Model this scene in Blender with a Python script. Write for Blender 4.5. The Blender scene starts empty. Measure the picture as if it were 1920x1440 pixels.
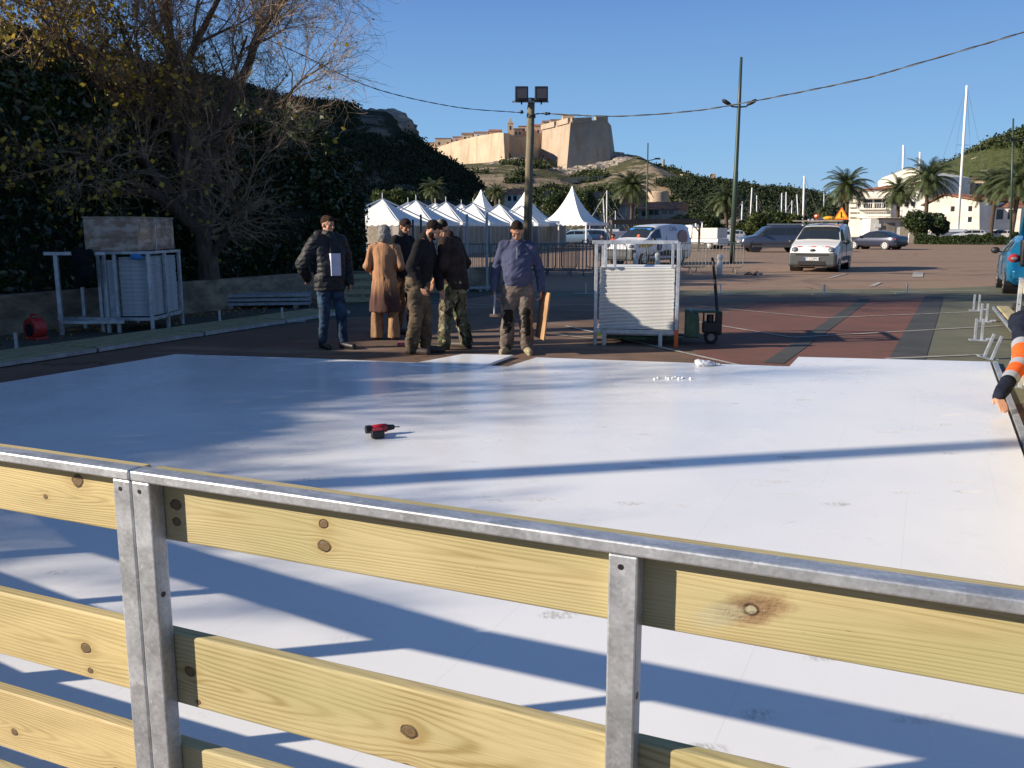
import bpy, bmesh, math, random
from math import sin, cos, pi, radians, sqrt, atan2, exp, tan
from mathutils import Vector, Matrix
from mathutils import noise as mnoise

scene = bpy.context.scene
COL = scene.collection
# ------------------------------------------------------------------ camera
HC, FPX, PITCH = 1.65, 1660.0, radians(10.0)
cam_d = bpy.data.cameras.new('camera'); cam = bpy.data.objects.new('camera', cam_d); COL.objects.link(cam)
cam_d.sensor_width = 36; cam_d.lens = 36 * FPX / 1920; cam_d.clip_start = .05; cam_d.clip_end = 4000
cam.location = (0, 0, HC); cam.rotation_euler = (pi / 2 - PITCH, 0, 0)
scene.camera = cam
# ------------------------------------------------------------------ light
AZ, EL = radians(12.0), radians(22.0)            # light travels towards +x, a little towards +y
world = bpy.data.worlds.new('World'); scene.world = world; world.use_nodes = True
wn = world.node_tree; wn.nodes.clear()
wo = wn.nodes.new('ShaderNodeOutputWorld'); bg = wn.nodes.new('ShaderNodeBackground'); sky = wn.nodes.new('ShaderNodeTexSky')
sky.sky_type = 'NISHITA'; sky.sun_disc = False; sky.sun_elevation = EL
sky.sun_rotation = -(pi / 2 + AZ)                   # sun stands at the left, slightly behind the camera
sky.air_density = 1.15; sky.dust_density = .15; sky.ozone_density = 2.4; sky.altitude = 0
bg.inputs['Strength'].default_value = .054
# clear winter air: the yellow rim Nishita gives the horizon is cooled to pale blue
tcw = wn.nodes.new('ShaderNodeTexCoord'); spw = wn.nodes.new('ShaderNodeSeparateXYZ'); mrw = wn.nodes.new('ShaderNodeMapRange'); rmp = wn.nodes.new('ShaderNodeValToRGB'); mxw = wn.nodes.new('ShaderNodeMix')
wn.links.new(tcw.outputs['Generated'], spw.inputs[0]); wn.links.new(spw.outputs[2], rmp.inputs[0])
for i_, (p_, c_) in enumerate([(0, (4.0, 6.4, 9.2, 1)), (.08, (2.8, 5.6, 9.2, 1)), (.26, (1.25, 3.1, 7.8, 1)), (.6, (.75, 1.9, 5.6, 1))]):
    e_ = rmp.color_ramp.elements[i_] if i_ < 2 else rmp.color_ramp.elements.new(p_)
    e_.position = p_; e_.color = c_
wn.links.new(spw.outputs[2], mrw.inputs[0]); mrw.inputs[1].default_value = .1; mrw.inputs[2].default_value = .75; mrw.inputs[3].default_value = .9; mrw.inputs[4].default_value = .25
mxw.data_type = 'RGBA'; wn.links.new(mrw.outputs[0], mxw.inputs[0]); wn.links.new(sky.outputs[0], mxw.inputs[6]); wn.links.new(rmp.outputs[0], mxw.inputs[7])
wn.links.new(mxw.outputs[2], bg.inputs[0]); wn.links.new(bg.outputs[0], wo.inputs[0])
sun_d = bpy.data.lights.new('sun', 'SUN'); sun = bpy.data.objects.new('sun', sun_d); COL.objects.link(sun)
sun_d.energy = 4.6; sun_d.angle = radians(.55); sun_d.color = (1, .88, .73)
sdir = Vector((cos(EL) * cos(AZ), cos(EL) * sin(AZ), -sin(EL)))
sun.rotation_euler = sdir.to_track_quat('-Z', 'Y').to_euler()
vs = scene.view_settings; vs.view_transform = 'Standard'; vs.look = 'None'; vs.gamma = 1; vs.exposure = .75
scene.render.engine = 'CYCLES'

# ------------------------------------------------------------------ survey helpers: photo coordinates -> metres
def ray(px, py):
    r = (px - 960) / FPX; u = (720 - py) / FPX
    return Vector((r, cos(PITCH) + u * sin(PITCH), -sin(PITCH) + u * cos(PITCH)))
def gp(px, py, z=0.0):
    d = ray(px, py); t = (z - HC) / d.z
    return Vector((d.x * t, d.y * t, z))
def at(px, py, Y):
    d = ray(px, py); t = Y / d.y
    return Vector((d.x * t, Y, HC + d.z * t))

# ------------------------------------------------------------------ object helpers
def tag(o, label=None, cat=None, group=None, kind=None):
    if label: o['label'] = label
    if cat: o['category'] = cat
    if group: o['group'] = group
    if kind: o['kind'] = kind
    return o
def empty(name, loc=(0, 0, 0), rz=0, label=None, cat=None, group=None):
    o = bpy.data.objects.new(name, None); COL.objects.link(o)
    o.location = loc; o.rotation_euler = (0, 0, rz); o.empty_display_size = .2
    return tag(o, label, cat, group)
def children(o): return [c for c in bpy.data.objects if c.parent == o]
def copy_tree(o, loc=None, rz=None, label=None, group=None, parent=None, kids=None):
    c = o.copy(); COL.objects.link(c); c.parent = parent
    if loc is not None: c.location = loc
    if rz is not None: c.rotation_euler = (c.rotation_euler[0], c.rotation_euler[1], rz)
    if label: c['label'] = label
    if group: c['group'] = group
    for ch in children(o): copy_tree(ch, parent=c)
    return c

class MB:
    def __init__(s): s.v = []; s.f = []; s.m = []
    def add(s, vs, fs, mi=0):
        n = len(s.v); s.v += [tuple(p) for p in vs]; s.f += [tuple(i + n for i in f) for f in fs]; s.m += [mi] * len(fs)
        return s
    def box(s, c, d, rz=0, rot=None, mi=0, taper=1):
        hx, hy, hz = d[0] / 2, d[1] / 2, d[2] / 2
        R = rot if rot is not None else Matrix.Rotation(rz, 3, 'Z')
        P = []
        for z in (-1, 1):
            k = taper if z > 0 else 1
            for x, y in ((-1, -1), (1, -1), (1, 1), (-1, 1)): P.append(Vector(c) + R @ Vector((x * hx * k, y * hy * k, z * hz)))
        return s.add(P, [(3, 2, 1, 0), (4, 5, 6, 7), (0, 1, 5, 4), (1, 2, 6, 5), (2, 3, 7, 6), (3, 0, 4, 7)], mi)
    def bar(s, a, b, w, h=None, mi=0):
        a, b = Vector(a), Vector(b); d = b - a
        R = d.to_track_quat('X', 'Z').to_matrix()
        return s.box((a + b) / 2, (d.length, w, h or w), rot=R, mi=mi)
    def tube(s, pts, rad, n=8, mi=0, cap=True):
        pts = [Vector(p) for p in pts]
        if not hasattr(rad, '__len__'): rad = [rad] * len(pts)
        P = []; up = None
        for i, p in enumerate(pts):
            t = (pts[min(i + 1, len(pts) - 1)] - pts[max(i - 1, 0)])
            if t.length < 1e-9: t = Vector((0, 0, 1))
            t.normalize()
            if up is None:
                up = Vector((0, 0, 1)) if abs(t.z) < .9 else Vector((1, 0, 0))
            x = up.cross(t)
            if x.length < 1e-6: x = Vector((0, 1, 0)).cross(t)
            x.normalize(); y = t.cross(x); up = y
            for k in range(n):
                a = 2 * pi * k / n; P.append(p + (x * cos(a) + y * sin(a)) * rad[i])
        F = []
        for i in range(len(pts) - 1):
            for k in range(n):
                F.append((i * n + k, i * n + (k + 1) % n, (i + 1) * n + (k + 1) % n, (i + 1) * n + k))
        if cap: F += [tuple(range(n - 1, -1, -1)), tuple((len(pts) - 1) * n + k for k in range(n))]
        return s.add(P, F, mi)
    def prism(s, poly, z0, z1, mi=0):
        n = len(poly); P = [(x, y, z0) for x, y in poly] + [(x, y, z1) for x, y in poly]
        return s.add(P, [tuple(range(n - 1, -1, -1)), tuple(range(n, 2 * n))] + [(i, (i + 1) % n, n + (i + 1) % n, n + i) for i in range(n)], mi)
    def loft(s, rings, mi=0, cap=True, closed=True):
        n = len(rings[0]); P = [p for r in rings for p in r]; F = []
        for i in range(len(rings) - 1):
            for k in range(n if closed else n - 1):
                F.append((i * n + k, i * n + (k + 1) % n, (i + 1) * n + (k + 1) % n, (i + 1) * n + k))
        if cap and closed: F += [tuple(range(n - 1, -1, -1)), tuple((len(rings) - 1) * n + k for k in range(n))]
        return s.add(P, F, mi)
    def sphere(s, c, r, nu=12, nv=8, mi=0):
        if not hasattr(r, '__len__'): r = (r, r, r)
        P = []; F = []
        for j in range(nv + 1):
            th = pi * j / nv
            for i in range(nu):
                ph = 2 * pi * i / nu; P.append((c[0] + r[0] * sin(th) * cos(ph), c[1] + r[1] * sin(th) * sin(ph), c[2] + r[2] * cos(th)))
        for j in range(nv):
            for i in range(nu):
                F.append((j * nu + i, (j + 1) * nu + i, (j + 1) * nu + (i + 1) % nu, j * nu + (i + 1) % nu))
        return s.add(P, F, mi)
    def cone(s, a, b, r0, r1, n=12, mi=0): return s.tube([a, b], [r0, r1], n, mi)
    def quad(s, a, b, c, d, mi=0): return s.add([a, b, c, d], [(0, 1, 2, 3)], mi)
    def build(s, name, mat, parent=None, world=False, smooth=False, bevel=0, segs=2, sub=0, loc=None, rz=0, auto=None):
        me = bpy.data.meshes.new(name)
        off = Vector((0, 0, 0))
        if world and parent is not None: off = Vector(parent.location)
        if loc is not None and world: off = Vector(loc)
        me.from_pydata([tuple(Vector(p) - off) for p in s.v] if off.length else s.v, [], s.f)
        mats = mat if isinstance(mat, (list, tuple)) else [mat]
        for m in mats: me.materials.append(m)
        if len(mats) > 1: me.polygons.foreach_set('material_index', s.m)
        if smooth or auto: me.polygons.foreach_set('use_smooth', [True] * len(me.polygons))
        if auto:
            me.set_sharp_from_angle(angle=radians(auto))
        me.update()
        o = bpy.data.objects.new(name, me); COL.objects.link(o)
        if parent is not None: o.parent = parent
        elif loc is not None: o.location = loc
        if rz: o.rotation_euler = (0, 0, rz)
        if bevel:
            b = o.modifiers.new('bevel', 'BEVEL'); b.width = bevel; b.segments = segs; b.limit_method = 'ANGLE'; b.angle_limit = radians(40)
        if sub:
            b = o.modifiers.new('sub', 'SUBSURF'); b.levels = sub; b.render_levels = sub
        return o

# ------------------------------------------------------------------ materials: small expression layer over shader nodes
class S:
    nt = None
    def __init__(s, sock): s.s = sock
    @staticmethod
    def m(op, *a):
        n = S.nt.nodes.new('ShaderNodeMath'); n.operation = op
        for i, x in enumerate(a):
            if isinstance(x, S): S.nt.links.new(x.s, n.inputs[i])
            else: n.inputs[i].default_value = x
        return S(n.outputs[0])
    def __add__(s, o): return S.m('ADD', s, o)
    def __radd__(s, o): return S.m('ADD', o, s)
    def __sub__(s, o): return S.m('SUBTRACT', s, o)
    def __rsub__(s, o): return S.m('SUBTRACT', o, s)
    def __mul__(s, o): return S.m('MULTIPLY', s, o)
    def __rmul__(s, o): return S.m('MULTIPLY', o, s)
    def __truediv__(s, o): return S.m('DIVIDE', s, o)
def smooth(x, a, b):
    n = S.nt.nodes.new('ShaderNodeMapRange'); n.interpolation_type = 'SMOOTHSTEP'
    S.nt.links.new(x.s, n.inputs[0]); n.inputs[1].default_value = a; n.inputs[2].default_value = b
    return S(n.outputs[0])
def vec(x, y, z):
    n = S.nt.nodes.new('ShaderNodeCombineXYZ')
    for i, v in enumerate((x, y, z)):
        if isinstance(v, S): S.nt.links.new(v.s, n.inputs[i])
        else: n.inputs[i].default_value = v
    return n.outputs[0]
def nz(v, scale=5, detail=3, rough=.5, dist=0):
    n = S.nt.nodes.new('ShaderNodeTexNoise'); n.inputs['Scale'].default_value = scale; n.inputs['Detail'].default_value = detail
    n.inputs['Roughness'].default_value = rough; n.inputs['Distortion'].default_value = dist
    S.nt.links.new(v, n.inputs['Vector']); return S(n.outputs[0])
def coords(kind='Object'):
    t = S.nt.nodes.new('ShaderNodeTexCoord'); sp = S.nt.nodes.new('ShaderNodeSeparateXYZ')
    S.nt.links.new(t.outputs[kind], sp.inputs[0]); return t.outputs[kind], S(sp.outputs[0]), S(sp.outputs[1]), S(sp.outputs[2])
def mixc(f, a, b):
    n = S.nt.nodes.new('ShaderNodeMix'); n.data_type = 'RGBA'
    if isinstance(f, S): S.nt.links.new(f.s, n.inputs[0])
    else: n.inputs[0].default_value = f
    for i, c in ((6, a), (7, b)):
        if isinstance(c, tuple): n.inputs[i].default_value = (*c[:3], 1)
        else: S.nt.links.new(c, n.inputs[i])
    return n.outputs[2]
def newmat(name):
    m = bpy.data.materials.new(name); m.use_nodes = True; S.nt = m.node_tree
    return m, m.node_tree.nodes['Principled BSDF']
def setp(b, **k):
    for n, v in k.items():
        n = {'rough': 'Roughness', 'metal': 'Metallic', 'col': 'Base Color', 'spec': 'Specular IOR Level', 'coat': 'Coat Weight', 'alpha': 'Alpha', 'trans': 'Transmission Weight'}[n]
        if isinstance(v, S): S.nt.links.new(v.s, b.inputs[n])
        elif isinstance(v, tuple): b.inputs[n].default_value = (*v[:3], 1)
        elif isinstance(v, (int, float)): b.inputs[n].default_value = v
        else: S.nt.links.new(v, b.inputs[n])
def bump(b, h, dist=.01, strength=1):
    n = S.nt.nodes.new('ShaderNodeBump'); n.inputs['Distance'].default_value = dist; n.inputs['Strength'].default_value = strength
    S.nt.links.new(h.s, n.inputs['Height']); S.nt.links.new(n.outputs[0], b.inputs['Normal'])
def M(name, col, rough=.6, metal=0, var=.18, scale=6, bmp=0, bscale=30, col2=None, spec=.5, coat=0, stretch=(1, 1, 1)):
    m, b = newmat(name)
    co, x, y, z = coords()
    v = vec(x * stretch[0], y * stretch[1], z * stretch[2])
    n = nz(v, scale, 5, .6)
    c2 = col2 or tuple(c * (1 - var * 1.6) for c in col); c1 = col if col2 else tuple(min(1, c * (1 + var * .6)) for c in col)
    setp(b, col=mixc(smooth(n, .3, .7), c2, c1), rough=(n * .2 + (rough - .1)), metal=metal, spec=spec, coat=coat)
    if bmp: bump(b, nz(v, bscale, 4, .6), bmp)
    return m
def wood(name, knots=(), seed=0.0, scar=None, light=(.53, .445, .235), dark=(.32, .245, .10), green=.0, pith=(.0, .06), ringw=.006, rc=.5):
    m, b = newmat(name); co, x, y, z = coords()
    u = x; v = z + y * .6
    f = v + (nz(vec(u * .8 + seed, v * 2.5, seed), 1.0, 2) - .5) * .07
    for (ku, kv, ks) in knots:
        dv = v - kv; du = (u - ku)
        r2 = (du * du) * (1 / (ks * 3.2) ** 2) + (dv * dv) * (1 / (ks * 2.0) ** 2)
        g = S.m('EXPONENT', r2 * -1.0)
        f = f - dv * g * .85
    yy = (u - pith[0]) * pith[1] + .015
    r = S.m('SQRT', (f - .02) * (f - .02) + yy * yy)
    ph = r * (2 * pi / ringw) + nz(vec(u * 1.2, f * 12, seed + 3), 1.5, 3) * 9
    ring = S.m('SINE', ph) * .5 + .5
    ring = S.m('POWER', ring, 2.2)
    fine = nz(vec(u * 4, f * 260, seed + y * 100), 1.0, 4, .7)
    blot = nz(vec(u * 2.2, f * 6, seed + 9), 1.5, 3)
    t = ring * rc * smooth(blot, .3, .65) + smooth(fine, .35, .75) * .35 + smooth(blot, .35, .8) * .22
    base = mixc(S.m('MINIMUM', t, 1.0), light, dark)
    if green: base = mixc(smooth(nz(vec(u * 1.3 + 4, v * 5, seed), 1.3, 2), .4, .7) * green, base, (.37, .35, .16))
    hgt = fine * .5 - ring * .3
    for (ku, kv, ks) in knots:
        du = (u - ku) * .8; dv = v - kv
        d = S.m('SQRT', du * du + dv * dv) + (nz(vec(u * 45, v * 45, seed), 1.0, 3) - .5) * ks * .9
        halo = (1 - smooth(d, ks * .6, ks * 3.2))
        base = mixc(halo * .5, base, (.38, .26, .10))
        rings = S.m('SINE', d * (2 * pi / (ks * .42))) * .5 + .5
        kc = mixc(rings, (.13, .085, .045), (.18, .12, .06))
        base = mixc(1 - smooth(d, ks * .75, ks), base, kc)
        rim = smooth(d, ks * .68, ks * .9) * (1 - smooth(d, ks * .92, ks * 1.18))
        base = mixc(rim * .8, base, (.055, .035, .02))
        hgt = hgt - rim * 1.0
    if scar:
        ku, kv, L_, W_ = scar; du = u - ku; dv = v - kv; a_ = du * .93 + dv * .36; c_ = dv * .93 - du * .36
        wn_ = nz(vec(u * 22, v * 40, seed), 1, 5, .7) - .5
        e_ = S.m('SQRT', (a_ * (1 / L_)) * (a_ * (1 / L_)) + (c_ * (1 / W_)) * (c_ * (1 / W_))) + wn_ * 1.1
        st_ = 1 - smooth(e_, .45, 1.1); base = mixc(st_ * .80, base, (.24, .135, .07)); base = mixc((1 - smooth(e_, .2, .75)) * smooth(wn_, -.12, .18), base, (.10, .05, .028)); kd = S.m('SQRT', du * du + dv * dv * 1.5) + wn_ * .006; base = mixc(1 - smooth(kd, .009, .012), base, (.34, .30, .20)); base = mixc(smooth(kd, .008, .011) * (1 - smooth(kd, .012, .017)), base, (.07, .035, .02))
        e2 = S.m('SQRT', (a_ + L_ * .75) * (a_ + L_ * .75) * (1 / (L_ * .7)) ** 2 + c_ * c_ * (1 / (W_ * .8)) ** 2) + wn_ * .9; base = mixc((1 - smooth(e2, .5, 1.1)) * .6, base, (.42, .40, .26))
        hgt = hgt - st_ * smooth(wn_, -.2, .3) * 2.0
    lines = nz(vec(u * 1.2, v * 420 + u * 3, seed + 2), 1.0, 2, .5); base = mixc(smooth(lines, .60, .72) * .28, base, dark)
    spk = nz(vec(u * 55, v * 160, seed), 1.0, 2, .5); base = mixc(smooth(spk, .74, .80) * .6, base, (.12, .08, .03))
    setp(b, col=base, rough=.62, spec=.35)
    bump(b, hgt, .0014, .9)
    return m
def galv(name, col=(.56, .59, .62), rough=.40, scale=150):
    m, b = newmat(name); co, x, y, z = coords()
    vo = S.nt.nodes.new('ShaderNodeTexVoronoi'); vo.inputs['Scale'].default_value = scale
    S.nt.links.new(co, vo.inputs['Vector']); sp = S.nt.nodes.new('ShaderNodeSeparateColor'); S.nt.links.new(vo.outputs['Color'], sp.inputs[0])
    s1 = S(sp.outputs[0]); n = nz(co, 9, 6, .65); n2 = nz(vec(x * 6, y * 30, z * 6), 1, 5, .7)
    t = s1 * .22 + smooth(n, .3, .7) * .40 + smooth(n2, .4, .7) * .38
    base = mixc(t, tuple(c * .55 for c in col), tuple(min(1, c * 1.2) for c in col))
    base = mixc(smooth(nz(co, 38, 3), .64, .72) * .5, base, (.75, .76, .78))
    setp(b, col=base, rough=rough + t * .16, metal=.62)
    bump(b, n * .6 + n2 * .5, .0012, .7)
    return m
def flat(name, col, rough=.5, metal=0, spec=.5, coat=0):
    m, b = newmat(name); co, x, y, z = coords(); n = nz(co, 14, 4)
    setp(b, col=mixc(n * .35, col, tuple(c * .72 for c in col)), rough=rough, metal=metal, spec=spec, coat=coat)
    return m
MAT = {}
MAT['galv'] = galv('galvanised steel')
MAT['galv2'] = galv('dull galvanised steel', (.42, .45, .48), .5, 30)
MAT['black'] = flat('black plastic', (.012, .012, .014), .5)
MAT['rubber'] = flat('tyre rubber', (.018, .018, .019), .8)
MAT['darkgreen'] = flat('dark green paint', (.035, .062, .045), .45)
MAT['white'] = flat('white paint', (.78, .78, .76), .4)
MAT['cable'] = flat('cable sheath', (.03, .03, .035), .6)
# ------------------------------------------------------------------ ground, court paint, rink
def ground_mat():
    m, b = newmat('asphalt'); co, x, y, z = coords()
    big = nz(co, .12, 4, .6); mid = nz(co, 1.6, 5, .65); fine = nz(co, 90, 3, .7); stn = nz(vec(x * .5, y * 1.6, 0), .7, 4)
    c = mixc(smooth(big, .35, .65), (.15, .088, .056), (.205, .132, .088))
    c = mixc(smooth(mid, .35, .7) * .5, c, (.085, .058, .047))
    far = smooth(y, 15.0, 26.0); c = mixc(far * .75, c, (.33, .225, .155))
    c = mixc(smooth(stn, .56, .68) * .45, c, (.30, .24, .18))
    c = mixc(smooth(nz(co, .5, 5, .7), .6, .72) * .5, c, (.06, .045, .04))
    c = mixc(smooth(fine, .55, .75) * .35, c, (.26, .22, .19)); c = mixc(smooth(fine, .5, .3) * .35, c, (.03, .025, .022))
    vo = S.nt.nodes.new('ShaderNodeTexVoronoi'); vo.feature = 'DISTANCE_TO_EDGE'; vo.inputs['Scale'].default_value = .22
    S.nt.links.new(vec(x + nz(co, 1.1, 4, .7) * 1.6, y + nz(co, .9, 4, .7) * 1.6, 0), vo.inputs['Vector']); ck = (1 - smooth(S(vo.outputs['Distance']), .002, .008)) * smooth(nz(co, .3, 2), .45, .55)
    c = mixc(ck * .7, c, (.025, .02, .018)); c = mixc(smooth(nz(vec(x * .25, y * .9, 3), .6, 5, .7), .56, .60) * .35, c, (.10, .07, .055)); c = mixc(smooth(nz(co, 7, 2, .4), .72, .78) * .5, c, (.05, .04, .035))
    setp(b, col=c, rough=.88, spec=.25); bump(b, fine + mid * .5, .004)
    return m
def paint_mat(name, c1, c2, wear=.35):
    m, b = newmat(name); co, x, y, z = coords()
    a = nz(co, .9, 5, .65); f = nz(co, 90, 3, .7); w = nz(co, 5, 6, .75)
    c = mixc(smooth(a, .3, .7), c2, c1); c = mixc(smooth(w, .52, .66) * wear, c, (.10, .075, .062)); c = mixc(smooth(f, .55, .75) * .3, c, tuple(min(1, q * 2.2) for q in c1))
    c = mixc(smooth(nz(vec(x * .5, y * 1.5, 7), 1.2, 5, .75), .55, .70) * .45, c, tuple(q * .55 for q in c2)); c = mixc(smooth(nz(co, 9, 2, .4), .73, .79) * .6, c, (.05, .045, .04))
    setp(b, col=c, rough=.85, spec=.25); bump(b, f, .003); return m
def sheet(name, poly, mat, z, label):
    me = MB(); me.add([(p[0], p[1], z) for p in poly], [tuple(range(len(poly)))])
    o = me.build(name, mat); tag(o, label, kind='structure'); return o
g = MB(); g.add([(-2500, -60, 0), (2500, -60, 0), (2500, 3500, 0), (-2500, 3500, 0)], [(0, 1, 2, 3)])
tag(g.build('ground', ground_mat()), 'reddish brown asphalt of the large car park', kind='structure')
# painted court: border lines of the red and green areas read off the photograph
bd = Vector((.466, .885, 0)).normalized(); bn = Vector((bd.y, -bd.x, 0))
def lineat(p, t): return (p.x + bd.x * t, p.y + bd.y * t)
r1 = gp(1705, 670); r2 = gp(1755, 560)
redL = gp(1000, 640)
red = [gp(1370, 690), gp(1705, 675), gp(1752, 562), gp(1300, 577), gp(1240, 660)]
sheet('red_court_paint', [gp(1290, 700), gp(1703, 676), gp(1752, 562), gp(1420, 566), gp(1330, 600)], paint_mat('faded red court paint', (.19, .086, .062), (.15, .076, .058), .85), .004, 'faded red paint of the old sports court')
sheet('green_court_paint', [gp(1703, 676), gp(1752, 566), gp(1740, 553), gp(1000, 557), gp(990, 547), gp(1760, 541), gp(1990, 531), gp(2300, 700), gp(1900, 760)], paint_mat('olive green court paint', (.165, .160, .105), (.12, .122, .082), .3), .0045, 'olive green paint along the edge of the old sports court')
gp_ = [gp(0, 655), gp(0, 610), gp(640, 555), gp(930, 532), gp(960, 540), gp(640, 600)]
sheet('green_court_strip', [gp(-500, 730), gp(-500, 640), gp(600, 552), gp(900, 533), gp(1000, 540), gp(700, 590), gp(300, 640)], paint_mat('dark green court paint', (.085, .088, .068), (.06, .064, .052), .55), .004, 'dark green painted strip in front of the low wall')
seam = paint_mat('grey bitumen repair', (.085, .085, .08), (.055, .058, .055), .3)
def strip(name, p, q, w, z, m, label, w2=None):
    p, q = Vector((p[0], p[1], 0)), Vector((q[0], q[1], 0)); n = (q - p).normalized(); n = Vector((-n.y, n.x, 0))
    w2 = w2 or w
    return sheet(name, [p - n * w / 2, q - n * w2 / 2, q + n * w2 / 2, p + n * w / 2], m, z, label)
strip('bitumen_seam', gp(1622, 562), gp(1450, 682), .24, .009, seam, 'grey repair strip running across the red court paint')
strip('bitumen_seam', gp(1752, 556), gp(1700, 676), .42, .0095, seam, 'grey repair strip between red and green court paint')
lm = paint_mat('worn white line paint', (.50, .47, .42), (.36, .33, .29), .75)
for i, (a, b_, w) in enumerate([((1060, 612), (1402, 690), .07), ((1545, 597), (1866, 584), .06), ((1300, 574), (1545, 597), .06), ((1310, 605), (1485, 634), .06), ((1487, 634), (1880, 612), .06),
    ((1660, 674), (1852, 666), .07), ((1000, 625), (1125, 637), .05), ((1290, 556), (1500, 551), .06), ((1500, 551), (1850, 545), .06), ((1600, 560), (1850, 556), .05), ((1420, 480), (1540, 478), .08),
    ((1555, 522), (1590, 513), .10), ((1720, 520), (1722, 511), .35), ((1635, 537), (1650, 530), .14), ((1400, 540), (1500, 537), .05), ((640, 560), (960, 575), .05)]):
    strip('court_line', gp(*a), gp(*b_), w, .0135 + i * .0002, lm, 'worn white painted line on the court')
# synthetic ice
def rink_mat():
    m, b = newmat('white synthetic ice'); co, x, y, z = coords()
    a = nz(co, .5, 4, .6); s = nz(vec(x * 2.0, y * 2.0, 0), 1.4, 6, .75); sc = nz(vec(x * 3 + y, y * 14 - x * 4, 0), 1.0, 5, .7); dots = nz(co, 45, 2, .5)
    # shoe marks: cells of a voronoi, pinched to small ovals with tread
    vo = S.nt.nodes.new('ShaderNodeTexVoronoi'); vo.inputs['Scale'].default_value = 1.0; vo.inputs['Randomness'].default_value = .95
    S.nt.links.new(vec(x * 1.9 + y * .5 + nz(co, 2, 2) * .8, y * 4.6 - x * .4, 0), vo.inputs['Vector'])
    d = S(vo.outputs['Distance']); sp = S.nt.nodes.new('ShaderNodeSeparateColor'); S.nt.links.new(vo.outputs['Color'], sp.inputs[0])
    foot = (1 - smooth(d, .15, .24)) * smooth(S(sp.outputs[0]), .15, .3)
    tread = smooth(nz(vec(x * 60, y * 22, 0), 1, 3, .6), .38, .6)
    area = smooth(nz(co, .5, 2), .36, .50)
    c = mixc(smooth(a, .3, .7), (.82, .82, .81), (.87, .87, .855))
    c = mixc(foot * tread * area * smooth(nz(co, 4, 3), .35, .65) * .75, c, (.42, .41, .38))
    c = mixc(smooth(s, .58, .74) * .24, c, (.50, .49, .46)); c = mixc(smooth(sc, .66, .74) * .12, c, (.5, .5, .5))
    c = mixc(smooth(dots, .80, .84) * .5, c, (.2, .18, .15))
    su = x * .42 + y * .9075; sv = x * .9075 - y * .42; fu = S.m('FRACT', su * .5 + .13); fv = S.m('FRACT', sv + S.m('FLOOR', su * .5 + .13) * .5)
    seam_ = S.m('MAXIMUM', 1 - smooth(fu, .0010, .0022), 1 - smooth(fv, .002, .0045)); c = mixc(seam_ * .2, c, (.30, .31, .33))
    setp(b, col=c, rough=smooth(a, .35, .65) * .12 + .22 + foot * area * .2, spec=.42); bump(b, nz(co, 140, 2), .0004, .5)
    return m
MAT['ice'] = rink_mat()
ZR = .028
far_edge = [gp(330, 664, ZR), gp(560, 671, ZR), gp(770, 679, ZR), gp(952, 687, ZR), gp(1006, 670, ZR), gp(1480, 687, ZR), gp(1497, 669, ZR), gp(1856, 678, ZR)]
rightE = [gp(1920, 858, ZR), Vector((1.9, 2.85, ZR)), Vector((1.2, 1.2, ZR))]
leftE = [Vector((-2.6, 2.6, ZR)), Vector((-4.8, 3.8, ZR)), Vector((-6.5, 6.6, ZR)), gp(0, 718, ZR)]
poly = [(p.x, p.y) for p in leftE + far_edge + rightE]
r = MB(); r.prism(poly[::-1], .006, ZR)
o = r.build('rink_floor', MAT['ice']); tag(o, 'large white synthetic ice floor of the rink', kind='structure')
# ------------------------------------------------------------------ hockey style barrier in front of the camera
FA = Vector((-.88, 1.97, 0)); FB = Vector((.77, 1.25, 0)); FANG = atan2(FB.y - FA.y, FB.x - FA.x)
BOARDS = [(.925, 1.094), (.507, .690), (.222, .398), (.03, .15)]
def barrier(loc, rz, length, posts, mats, label, group=None, name='rink_barrier', lip=True):
    root = empty(name, loc, rz, label, 'barrier', group)
    RW = .055
    r = MB(); r.box((length / 2, .023, 1.0875), (length, .046, .025)); r.build('top_rail', MAT['galv'], root, bevel=.004)
    for px in posts:
        p = MB(); y0 = .003
        p.box((px, .0245, .5375), (.055, .043, 1.074))
        o = p.build('post', MAT['galv'], root, bevel=.004)
        h = MB(); h.tube([(px - .004, .0035, 1.052), (px - .004, .0022, 1.052)], .0055, 12); h.build('bolt_hole', MAT['black'], o)
        h = MB(); h.tube([(px + .0270, .022, .80), (px + .0283, .022, .80)], .007, 12); h.build('bolt_hole', MAT['black'], o)
        p = MB(); p.box((px, .06, .009), (.12, .16, .012)); p.build('base_plate', MAT['galv2'], root, bevel=.002)
    for i, (z0, z1) in enumerate(BOARDS):
        b = MB(); b.box((length / 2, .066, 0), (length - .02, .036, z1 - z0))
        o = b.build('board', mats[i % len(mats)], root, bevel=.006, segs=3); o.location = (0, 0, (z0 + z1) / 2)
    r = MB(); r.box((length / 2, .084, .022), (length, .02, .03)); r.build('bottom_rail', MAT['galv2'], root, bevel=.003)
    return root
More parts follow.
